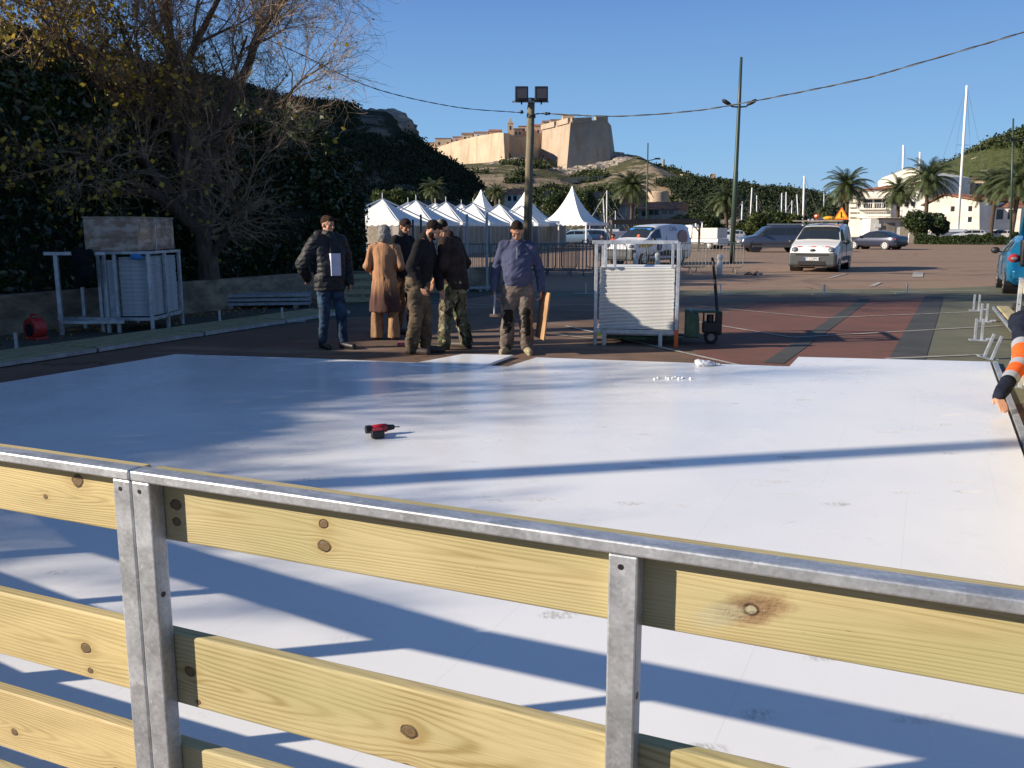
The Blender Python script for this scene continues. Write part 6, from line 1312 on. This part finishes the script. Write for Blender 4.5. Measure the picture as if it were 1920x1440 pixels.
# two small seated figures far off
def seated(px, py, Y, mat, label, skin):
    q = at(px, py, Y); k = 1.0; J = stand(1.7); J['pelvis'] = V3((0, 0, .50)); up = V3((0, 0, 1)); J['chest'] = V3((0, 0, .90)); J['neck'] = V3((0, 0, 1.06)); J['head'] = V3((0, -.02, 1.21)); J['sh'] = [V3((s * .18, 0, .99)) for s in (-1, 1)]; J['hip'] = [V3((s * .09, 0, .47)) for s in (-1, 1)]
    J['knee'] = [V3((s * .11, -.42, .48)) for s in (-1, 1)]; J['ank'] = [V3((s * .11, -.42, .09)) for s in (-1, 1)]; J['toe'] = [V3((s * .11, -.58, .04)) for s in (-1, 1)]; J['el'] = [V3((s * .24, -.05, .72)) for s in (-1, 1)]; J['wr'] = [V3((s * .14, -.28, .58)) for s in (-1, 1)]
    o = person('person', (q.x, Y, 0), radians(-60), J, label, skin, voxel=.014, hair=(SHORT(), h_dark)); garment(o, 'top', top_caps(J, .03, .48), mat, .01, .02); garment(o, 'trousers', trouser_caps(J, .02), navy, .008, .02)
    b_ = empty('concrete_block', (q.x, Y + .05, 0), 0, ('grey block under the distant dark clothed person' if 'dark' in label else 'grey block under the distant person in coral red'), 'block'); m = MB(); m.box((0, .02, .21), (.55, .45, .40)); m.build('block', MAT['greyr'], b_, bevel=.02)
seated(1130, 445, 46, cloth('dark top', (.03, .03, .04)), 'distant person with dark top sitting left of the wrapped van', MAT['skin2']); seated(1150, 444, 47, cloth('coral red top', (.50, .10, .07)), 'distant person in a coral red top sitting left of the wrapped van', MAT['skin2'])
# ------------------------------------------------------------------ gear on the court
MAT['sheetw'] = M('white sheet edge', (.78, .78, .74), .5, 0, .06, 3); MAT['sheetg'] = M('grey sheet gap', (.28, .29, .28), .8)
def stack_panels(loc, rz, w, d, z0, n, th, mat, label, group):
    m = MB(); m.box((w / 2, d / 2, 0), (w, d, th * .72)); first = None
    for k in range(n):
        if first is None: o = first = m.build('plastic_sheet', mat, None, bevel=.003, segs=1)
        else: o = first.copy(); COL.objects.link(o)
        o.location = Vector(loc) + Matrix.Rotation(rz, 3, 'Z') @ Vector((random.Random(k).uniform(-.006, .006), random.Random(k + 99).uniform(-.006, .006), z0 + (k + .5) * th)); o.rotation_euler = (0, 0, rz); tag(o, label, 'sheet', group)
# steel trolley rack on a pallet jack
CL = gp(1116, 646); CL.z = 0; CRZ = radians(-11); W_, D_ = 1.12, 1.02
ck = empty('steel_rack', CL, CRZ, 'steel rack full of white sheets with one orange foot, beside the pallet jack', 'rack')
PZ0, PN, PTH = .235, 43, .0203
stack_panels(CL + Matrix.Rotation(CRZ, 3, 'Z') @ Vector((.045, .0, 0)), CRZ, 1.05, .98, PZ0, PN, PTH, MAT['sheetw'], 'white sheet in the big stack on the rack beside the pallet jack', 'rink panels stacked on the central steel rack')
def gpost(r, x, y, z0, z1, w=.05, mat=None, nm='post'):
    m = MB(); m.box((x, y, (z0 + z1) / 2), (w, w, z1 - z0)); return m.build(nm, mat or MAT['galv'], r, bevel=.004)
def gbar(r, a, b, w=.045, h=None, nm='rail', mat=None):
    m = MB(); m.bar(a, b, w, h); return m.build(nm, mat or MAT['galv'], r, bevel=.003)
for x, y in ((.0, -.03), (W_ + .02, -.03), (.0, D_ + .02), (W_ + .02, D_ + .02)): gpost(ck, x, y, .0 if y > 0 or x < .5 else .18, 1.44, .045)
for x in (.0,): gpost(ck, x, -.03, 0, .2, .047)
gpost(ck, .13, -.03, 1.10, 1.44, .04); gpost(ck, .26, -.03, 1.10, 1.44, .04); gpost(ck, W_ - .06, -.03, 1.10, 1.44, .04); gpost(ck, W_ + .02, .5, .18, 1.42, .045); gpost(ck, W_ + .02, .28, .18, 1.42, .04); gpost(ck, W_ + .02, .76, .18, 1.42, .04)
gbar(ck, (-.06, -.03, 1.455), (W_ - .05, -.03, 1.455), .05); gbar(ck, (0, D_, 1.44), (W_, D_, 1.44), .045); gbar(ck, (W_ + .02, -.0, 1.42), (W_ + .02, D_, 1.42), .045); gbar(ck, (0, 0, 1.42), (0, D_, 1.42), .045)
gbar(ck, (0, -.03, .20), (W_ + .02, -.03, .20), .05, .06); gbar(ck, (0, D_, .20), (W_, D_, .20), .05, .06); gbar(ck, (0, 0, .19), (0, D_, .19), .05); gbar(ck, (W_, 0, .19), (W_, D_, .19), .05)
for x in (.13, .92): gpost(ck, x, -.05, 0, .23, .055, nm='leg')
gpost(ck, W_ + .02, -.05, 0, .24, .06, flat('orange safety paint', (.75, .13, .03), .5), 'orange_foot'); gpost(ck, W_ + .02, D_, 0, .2, .05, nm='leg')
m = MB(); m.box((W_ * .5, D_ * .5, .16), (W_, D_, .03)); m.build('base_tray', MAT['galv2'], ck)
m = MB(); m.box((.06, -.07, .16), (.07, .02, .05)); m.build('yellow_tag', flat('yellow tag', (.65, .65, .10), .5), ck)
# pallet jack
pj = empty('pallet_jack', CL + Matrix.Rotation(CRZ, 3, 'Z') @ Vector((1.31, .45, 0)), CRZ, 'green hand pallet jack with a tall black handle under the steel rack', 'pallet jack')
grn = M('worn green machine paint', (.045, .11, .055), .5, 0, .4, 6)
m = MB(); m.add([(-.06, -.26, .10), (.16, -.26, .10), (.14, -.26, .42), (.0, -.26, .50), (-.06, -.26, .50), (-.06, .26, .10), (.16, .26, .10), (.14, .26, .42), (.0, .26, .50), (-.06, .26, .50)], [(4, 3, 2, 1, 0), (5, 6, 7, 8, 9), (0, 1, 6, 5), (1, 2, 7, 6), (2, 3, 8, 7), (3, 4, 9, 8), (4, 0, 5, 9)]); m.build('body', grn, pj, bevel=.02)
m = MB(); m.box((.22, 0, .47), (.34, .30, .035)); m.bar((.38, 0, .46), (.44, 0, .38), .10, .03); m.build('top_plate', grn, pj, bevel=.008)
for s in (-1, 1): m = MB(); m.box((-.62, s * .18, .085), (1.1, .15, .05)); m.build('fork', grn, pj, bevel=.008)
m = MB(); m.tube([(.30, 0, .12), (.30, 0, .42)], .05, 12); m.tube([(.21, .06, .25), (.21, .06, .46)], .012, 8); m.build('pump_cylinder', MAT['black'], pj); m = MB(); m.box((.31, 0, .24), (.24, .22, .16)); m.box((.42, 0, .30), (.10, .14, .34)); m.build('pump_housing', MAT['black'], pj, bevel=.02)
for s in (-1, 1): m = MB(); m.tube([(.32, s * .03, .10), (.32, s * .09, .10)], .10, 22); w = m.build('wheel', MAT['rubber'], pj, bevel=.008); m = MB(); m.tube([(.32, s * .088, .10), (.32, s * .094, .10)], .05, 16); m.build('hub', MAT['greyr'], w)
m = MB(); m.tube([(.42, 0, .36), (.40, 0, .44), (.34, 0, .95)], [.035, .024, .022], 10); m.build('shaft', MAT['black'], pj, smooth=True)
m = MB(); m.tube([(.345, 0, .93), (.33, -.08, 1.02), (.31, -.09, 1.16), (.30, -.05, 1.22), (.30, .05, 1.22), (.31, .09, 1.16), (.33, .08, 1.02), (.345, 0, .93)], .018, 8); m.tube([(.33, 0, 1.0), (.305, 0, 1.12)], .014, 6); m.build('handle_loop', MAT['black'], pj, smooth=True)
# loose panel, bag, plugs, drill
a, b_, c, d = gp(764, 681, .05), gp(902, 686, .05), gp(962, 664, .05), gp(868, 662, .05)
m = MB(); m.prism([(q.x, q.y) for q in (a, b_, c, d)], .008, .04); tag(m.build('loose_panel', MAT['ice'], bevel=.004, loc=Vector((a.x, a.y, 0)), world=True), 'loose white panel lying crooked at the feet of the men on the far rink edge', 'panel')
q = gp(1320, 686, ZR); bg_ = mobj('plastic_bag', caps_mesh([('e', (0, 0, .03), (.11, .06, .035)), ('c', (.08, 0, .03), (.20, .01, .012), .02, .012), ('e', (-.05, .01, .045), (.06, .05, .03))], .008, 1, .008, (30, 30, 30)), flat('clear plastic film', (.78, .80, .82), .12, 0, .8)); bg_.location = q; tag(bg_, 'small crumpled transparent plastic bag on the far edge of the rink', 'bag')
plug = None
for k, (px, py) in enumerate([(1228, 712), (1234, 710), (1250, 709), (1254, 711), (1262, 710), (1267, 708), (1273, 711), (1280, 710), (1295, 711)]):
    q = gp(px, py, ZR)
    if plug is None: m = MB(); m.tube([(0, 0, 0), (0, 0, .010), (0, 0, .022)], [.020, .018, .012], 12); plug = o = m.build('plastic_plug', MAT['white'])
    else: o = plug.copy(); COL.objects.link(o)
    o.location = q; tag(o, 'tiny white plastic plug scattered on the rink below the plastic bag', 'plug', 'white plugs scattered on the rink')
q = gp(718, 814, ZR); dr = empty('cordless_drill', q, radians(25), 'red and black cordless drill lying on its side on the rink', 'drill')
red = flat('red tool plastic', (.45, .012, .02), .35)
m = MB(); m.tube([(-.10, 0, .05), (-.02, 0, .05), (.03, 0, .05)], [.030, .036, .034], 14); m.build('motor_housing', red, dr, smooth=True); m = MB(); m.tube([(-.10, 0, .05), (-.14, 0, .05)], [.034, .032], 14); m.build('motor_cap', MAT['black'], dr)
m = MB(); m.tube([(.03, 0, .05), (.09, 0, .05), (.10, 0, .05)], [.028, .020, .008], 12); m.tube([(.10, 0, .05), (.14, 0, .048)], .004, 6); m.build('chuck', MAT['black'], dr)
m = MB(); m.tube([(-.06, 0, .045), (-.08, -.10, .035)], [.022, .022], 10); m.build('grip', MAT['black'], dr, smooth=True); m = MB(); m.box((-.08, -.13, .036), (.10, .055, .062)); m.build('battery', MAT['black'], dr, bevel=.01); m = MB(); m.box((-.08, -.13, .072), (.07, .04, .012)); m.build('battery_label', red, dr)
# right hand barrier seen almost edge on, and panels laid out behind
RA = radians(65.2); rd = Vector((cos(RA), sin(RA), 0)); rp = Vector((5.72, 10.05, 0)); wR = [wA[2], wB[2], wA[0], wB[1]]
for k in range(4):
    s = rp - rd * 2.02 * k; lab = ['rink barrier at the right, farthest one, behind the reaching worker', 'second rink barrier along the right edge of the rink', 'third rink barrier along the right edge, outside the view', 'nearest right hand rink barrier, outside the view'][k]
    barrier(s, RA + pi, 2.0, [.027, 1.0, 1.973], wR, lab, 'barriers standing along the right rink edge')
edge = MB(); p0, p1 = gp(1858, 680, .02), gp(1922, 862, .02); edge.bar(p0 + Vector((.05, 0, 0)), p1 + Vector((.05, 0, 0)), .05, .04); tag(edge.build('edge_rail', MAT['galv'], loc=p0, world=True), 'long steel edge rail along the right side of the rink', 'rail')
def bracket(px, py, lean, label, h=.33):
    q = gp(px, py); r = empty('floor_bracket', q, radians(20), label, 'bracket', 'steel floor brackets for the barriers'); r.rotation_euler = (0, lean, radians(-15))
    for x in (-.045, .045): m = MB(); m.box((x, 0, h / 2), (.035, .04, h)); m.build('upright', MAT['galv'], r, bevel=.003)
    m = MB(); m.box((0, 0, .012), (.24, .14, .02)); m.box((.15, .02, .03), (.10, .06, .03)); m.build('base_plate', MAT['galv'], r, bevel=.003)
for px, py, ln, lb in [(1830, 583, 0, 'floor bracket farthest of the four on the right green paint'), (1844, 604, 0, 'second farthest floor bracket on the right green paint'), (1834, 639, 0, 'second nearest floor bracket on the right green paint'), (1851, 674, .3, 'nearest floor bracket on the right, tilted over at the rink corner')]: bracket(px, py, ln, lb)
for px, py, lb in [(1700, 551, 'single bracket post on the shaded ground left of the blue car'), (1545, 553, 'single bracket post on the shaded ground below the white van'), (1350, 551, 'single bracket post on the shaded ground right of the pallet jack handle'), (1098, 551, 'single bracket post just left of the steel rack'), (413, 610, 'single bracket post below the pile of steel rails'), (530, 604, 'single bracket post left of the man in the puffy jacket'), (32, 660, 'single bracket post beside the red blower')]:
    q = gp(px, py); r = empty('floor_bracket', q, .1, lb, 'bracket', 'steel floor brackets for the barriers'); m = MB(); m.box((0, 0, .13), (.035, .035, .26)); m.build('upright', MAT['galv'], r); m = MB(); m.box((.05, 0, .01), (.7, .05, .02)); m.build('base_bar', MAT['galv2'], r)
# barrier panels lying flat
MAT['greenwood'] = wood('weathered greenish board', [(.5, 0, .02)], 21, light=(.33, .31, .18), dark=(.17, .16, .09), pith=(.5, .05))
def lying(loc, ang, w, label, group, mat, z=.06, slats=5):
    r = empty('barrier_panel', loc, ang, label, 'barrier panel', group)
    for k in range(slats):
        m = MB(); m.box((.98, w * (k + .5) / slats, z), (1.94, w / slats * .62, .035)); m.build('board', mat, r, bevel=.006)
    for x in (.04, .98, 1.92): m = MB(); m.box((x, w / 2, z - .035), (.05, w, .035)); m.build('steel_rib', MAT['galv2'], r)
    for y in (0, w): m = MB(); m.box((.98, y, z - .02), (1.96, .035, .05)); m.build('edge_profile', MAT['galv2'], r)
LA = Vector((-7.15, 8.1, 0)); LB = Vector((-3.35, 16.8, 0)); ld_ = (LB - LA).normalized(); la_ = atan2(ld_.y, ld_.x)
for k, lb in enumerate(['nearest flat barrier panel on the ground at the left, beyond the view edge', 'flat barrier panel on the ground in front of the red blower', 'flat barrier panel on the ground in front of the wrapped stack', 'flat barrier panel on the ground left of the man in the puffy jacket', 'farthest flat barrier panel, ending behind the man in the puffy jacket']):
    lying(LA + ld_ * 2.0 * k, la_, .95, lb, 'barrier panels laid flat along the left', MAT['greenwood'])
RB = Vector((6.75, 11.6, 0))
for k, lb in enumerate(['nearest of the laid panels behind the worker', 'middle one of the laid panels behind the right barrier', 'farthest of the laid panels, close to the blue car']):
    lying(RB + rd * 2.0 * k, RA, -.95, lb, 'barrier panels laid flat at the right', wA[2], .16, 3); 
    m = MB()
    q_ = RB + rd * 2.0 * k
for k in range(9):
    q_ = RB + rd * (.4 + .62 * k) + Vector((rd.y, -rd.x, 0)) * .34; m = MB(); m.box((0, 0, .05), (.20, .16, .10), taper=.8); o = m.build('rubber_block', MAT['rubber'], None, bevel=.01, loc=q_ + Vector((0, 0, .18))); o.rotation_euler = (0, 0, RA); tag(o, 'black rubber block in the row lying along the laid panels at the right', 'block', 'black rubber blocks on the laid panels')  # dark blocks stand in for the shadowed gaps between the boards
# pile of steel rails by the wall, wooden pallets, pink pad
sr = empty('rail_pile', gp(405, 580), radians(10), 'low pile of long steel rails lying in front of the concrete wall', 'rails')
for k in range(3):
    m = MB()
    for j in range(6): m.box((.95, .12 * j, .10 + .085 * k), (1.9, .075, .055))
    m.build('rail_layer', MAT['galv2'], sr)
for x in (.3, 1.6): m = MB(); m.box((x, .3, .035), (.09, .75, .07)); m.build('bearer', MAT['greyr'], sr)
plt = empty('pallet', gp(645, 568), radians(12), 'weathered wooden pallet leaning on the wall left of the grey haired woman', 'pallet'); Rt = Matrix.Rotation(radians(62), 3, 'X')
for k in range(4): m = MB(); m.box(Rt @ Vector((.42, .07 + k * .19, 0)), (.84, .12, .022), rot=Rt); m.build('slat', MAT['greenwood'], plt)
for x in (.05, .42, .79): m = MB(); m.box(Rt @ Vector((x, .35, -.05)), (.08, .72, .075), rot=Rt); m.build('bearer', MAT['greenwood'], plt)
q = gp(763, 648); m = MB(); m.box((0, 0, .025), (.26, .14, .045)); tag(m.build('pink_pad', M('pink foam', (.55, .15, .15), .8), bevel=.01, loc=q), 'small pink pad on the ground left of the bearded man', 'pad')
# racks, wrapped stack and crate at the left
SA = (-7.02, 13.75, 0); ra = empty('open_rack', SA, radians(4), 'open galvanised rack with an upright post and top bar, left of the wrapped stack', 'rack')
gpost(ra, 0, 0, 0, 1.25, .06); gbar(ra, (-.17, 0, 1.26), (.75, 0, 1.26), .05); gbar(ra, (-.15, .25, .24), (.95, .0, .24), .05); gbar(ra, (.0, 0, .20), (.95, 0, .20), .05); gpost(ra, 0, .9, 0, 1.25, .05); gbar(ra, (0, 0, 1.26), (0, .9, 1.26), .04); gbar(ra, (0, 0, .2), (0, .9, .2), .04)
jk = mobj('jacket', caps_mesh([('e', (0, 0, -.12), (.16, .10, .14)), ('e', (.03, 0, -.28), (.13, .10, .16)), ('e', (-.05, 0, -.40), (.08, .07, .12)), ('c', (-.1, 0, 0), (.12, 0, 0), .06, .06)], .012, 2, .014), cloth('black hanging jacket', (.010, .010, .012))); jk.location = (SA[0] + .42, SA[1] - .02, 1.27); tag(jk, 'black jacket hanging over the top bar of the open rack', 'jacket')
SBx, SBy = -6.52, 14.1; rb = empty('steel_rack', (SBx, SBy, 0), 0, 'galvanised rack holding the plastic wrapped panel stack under the crate', 'rack')
film, b = newmat('plastic film'); co, x, y, z = coords(); setp(b, col=mixc(nz(vec(x * 3, y * 3, z * 9), 3, 5, .7), (.30, .32, .34), (.60, .62, .64)), rough=nz(co, 12, 4) * .3 + .1, spec=.9, coat=.6); bump(b, nz(vec(x * 4, y * 4, z * 10), 4, 5, .7), .02)
stack_panels((SBx + .29, SBy + .03, 0), 0, .46, 1.18, .26, 45, .0208, M('grey panel edge', (.62, .64, .65), .6), 'grey white sheet in the left stack under the cardboard crate', 'rink panels stacked on the left rack')
m = MB(); m.loft([[(0.0 + .006 * sin(k * 3), 0.0, .25 + k * .1), (.26, -.012 + .01 * sin(k * 2), .25 + k * .1), (.27, .3, .25 + k * .1), (.0, .3, .25 + k * .1)] for k in range(10)]); m.build('wrapping_film', film, rb)
for x, y in ((0, -.03), (.10, -.04), (.26, -.04), (.79, -.03), (.79, 1.26), (.0, 1.26), (.79, .62)): gpost(rb, x, y, .0, 1.26, .05)
gbar(rb, (-.05, -.03, 1.265), (.85, -.03, 1.265), .045); gbar(rb, (.79, 0, 1.265), (.79, 1.3, 1.265), .045); gbar(rb, (0, -.04, .22), (.8, -.04, .22), .05); gbar(rb, (.79, 0, .22), (.79, 1.28, .22), .05); gbar(rb, (0, 0, 1.265), (0, 1.3, 1.265), .04)
m = MB(); m.box((.40, .6, .215), (.8, 1.2, .02)); m.build('tray', MAT['galv2'], rb)
m = MB(); m.sphere((.62, -.06, 1.20), (.10, .03, .05), 12, 8); m.build('blue_strap', flat('blue cloth', (.03, .20, .50), .6), rb)
crm, b = newmat('scuffed cardboard under film'); co, x, y, z = coords(); n = nz(vec(x * 2, y * 2, z * 5), 1.5, 5, .7)
setp(b, col=mixc(smooth(n, .42, .6), (.26, .17, .11), (.48, .38, .31)), rough=.6, spec=.4, coat=.1); bump(b, nz(vec(x * 3, y * 5, z * 3), 5, 5, .7), .01)
cr = empty('crate', (SBx - .17, SBy - .08, 1.29), radians(1), 'big brown film wrapped cardboard crate on top of the left rack', 'crate'); m = MB(); m.box((.415, .80, .26), (.83, 1.60, .52)); m.build('box', crm, cr, bevel=.015)
m = MB(); m.box((.415, .80, .526), (.85, 1.62, .012)); m.build('lid', M('cream cardboard lid', (.48, .40, .28), .7), cr); m = MB(); m.box((.836, .75, .26), (.006, .015, .53)); m.build('strap', MAT['white'], cr)
# red blower by the wall
rbw = empty('blower', gp(68, 636), radians(-30), 'red round blower standing on the ground at the foot of the wall', 'blower'); rdm = flat('red casing', (.42, .03, .025), .45)
m = MB(); m.tube([(0, -.10, .17), (0, .10, .17)], .155, 24); m.build('casing', rdm, rbw, bevel=.015); m = MB(); m.tube([(.02, -.115, .15), (.02, -.10, .15)], .095, 20); m.build('air_inlet', MAT['black'], rbw); m = MB(); m.box((0, 0, .02), (.30, .22, .04)); m.build('foot', rdm, rbw, bevel=.01); m = MB(); m.tube([(-.10, 0, .30), (-.07, 0, .37), (.07, 0, .37), (.10, 0, .30)], .016, 8); m.build('carry_handle', rdm, rbw)
# fallen leaves near the wall
P = []
for k in range(900):
    t = rng.random(); a = wp[0].lerp(wp[1], t) if rng.random() < .6 else wp[1].lerp(wp[2], t); P.append((a.x + .15 + abs(rng.normal()) * .6, a.y + rng.normal() * .2, .02))
o = quads_mesh('fallen_leaves', np.array(P), .035, MAT['brownleaf'], None, .6, up=(0, 0, 0)); tag(o, 'dry fallen leaves on the ground along the low wall', kind='stuff')
m = MB(); m.tube([gp(1397, 516) + Vector((0, 0, .03)), gp(1405, 513) + Vector((0, 0, .05)), gp(1412, 517) + Vector((0, 0, .03)), gp(1420, 512) + Vector((0, 0, .06)), gp(1422, 516) + Vector((0, 0, .03)), gp(1380, 514) + Vector((0, 0, .02))], .03, 6); tag(m.build('cable_coil', MAT['cable'], loc=gp(1400, 514), world=True), 'dark coil of cable on the ground right of the crowd barriers', 'cable')
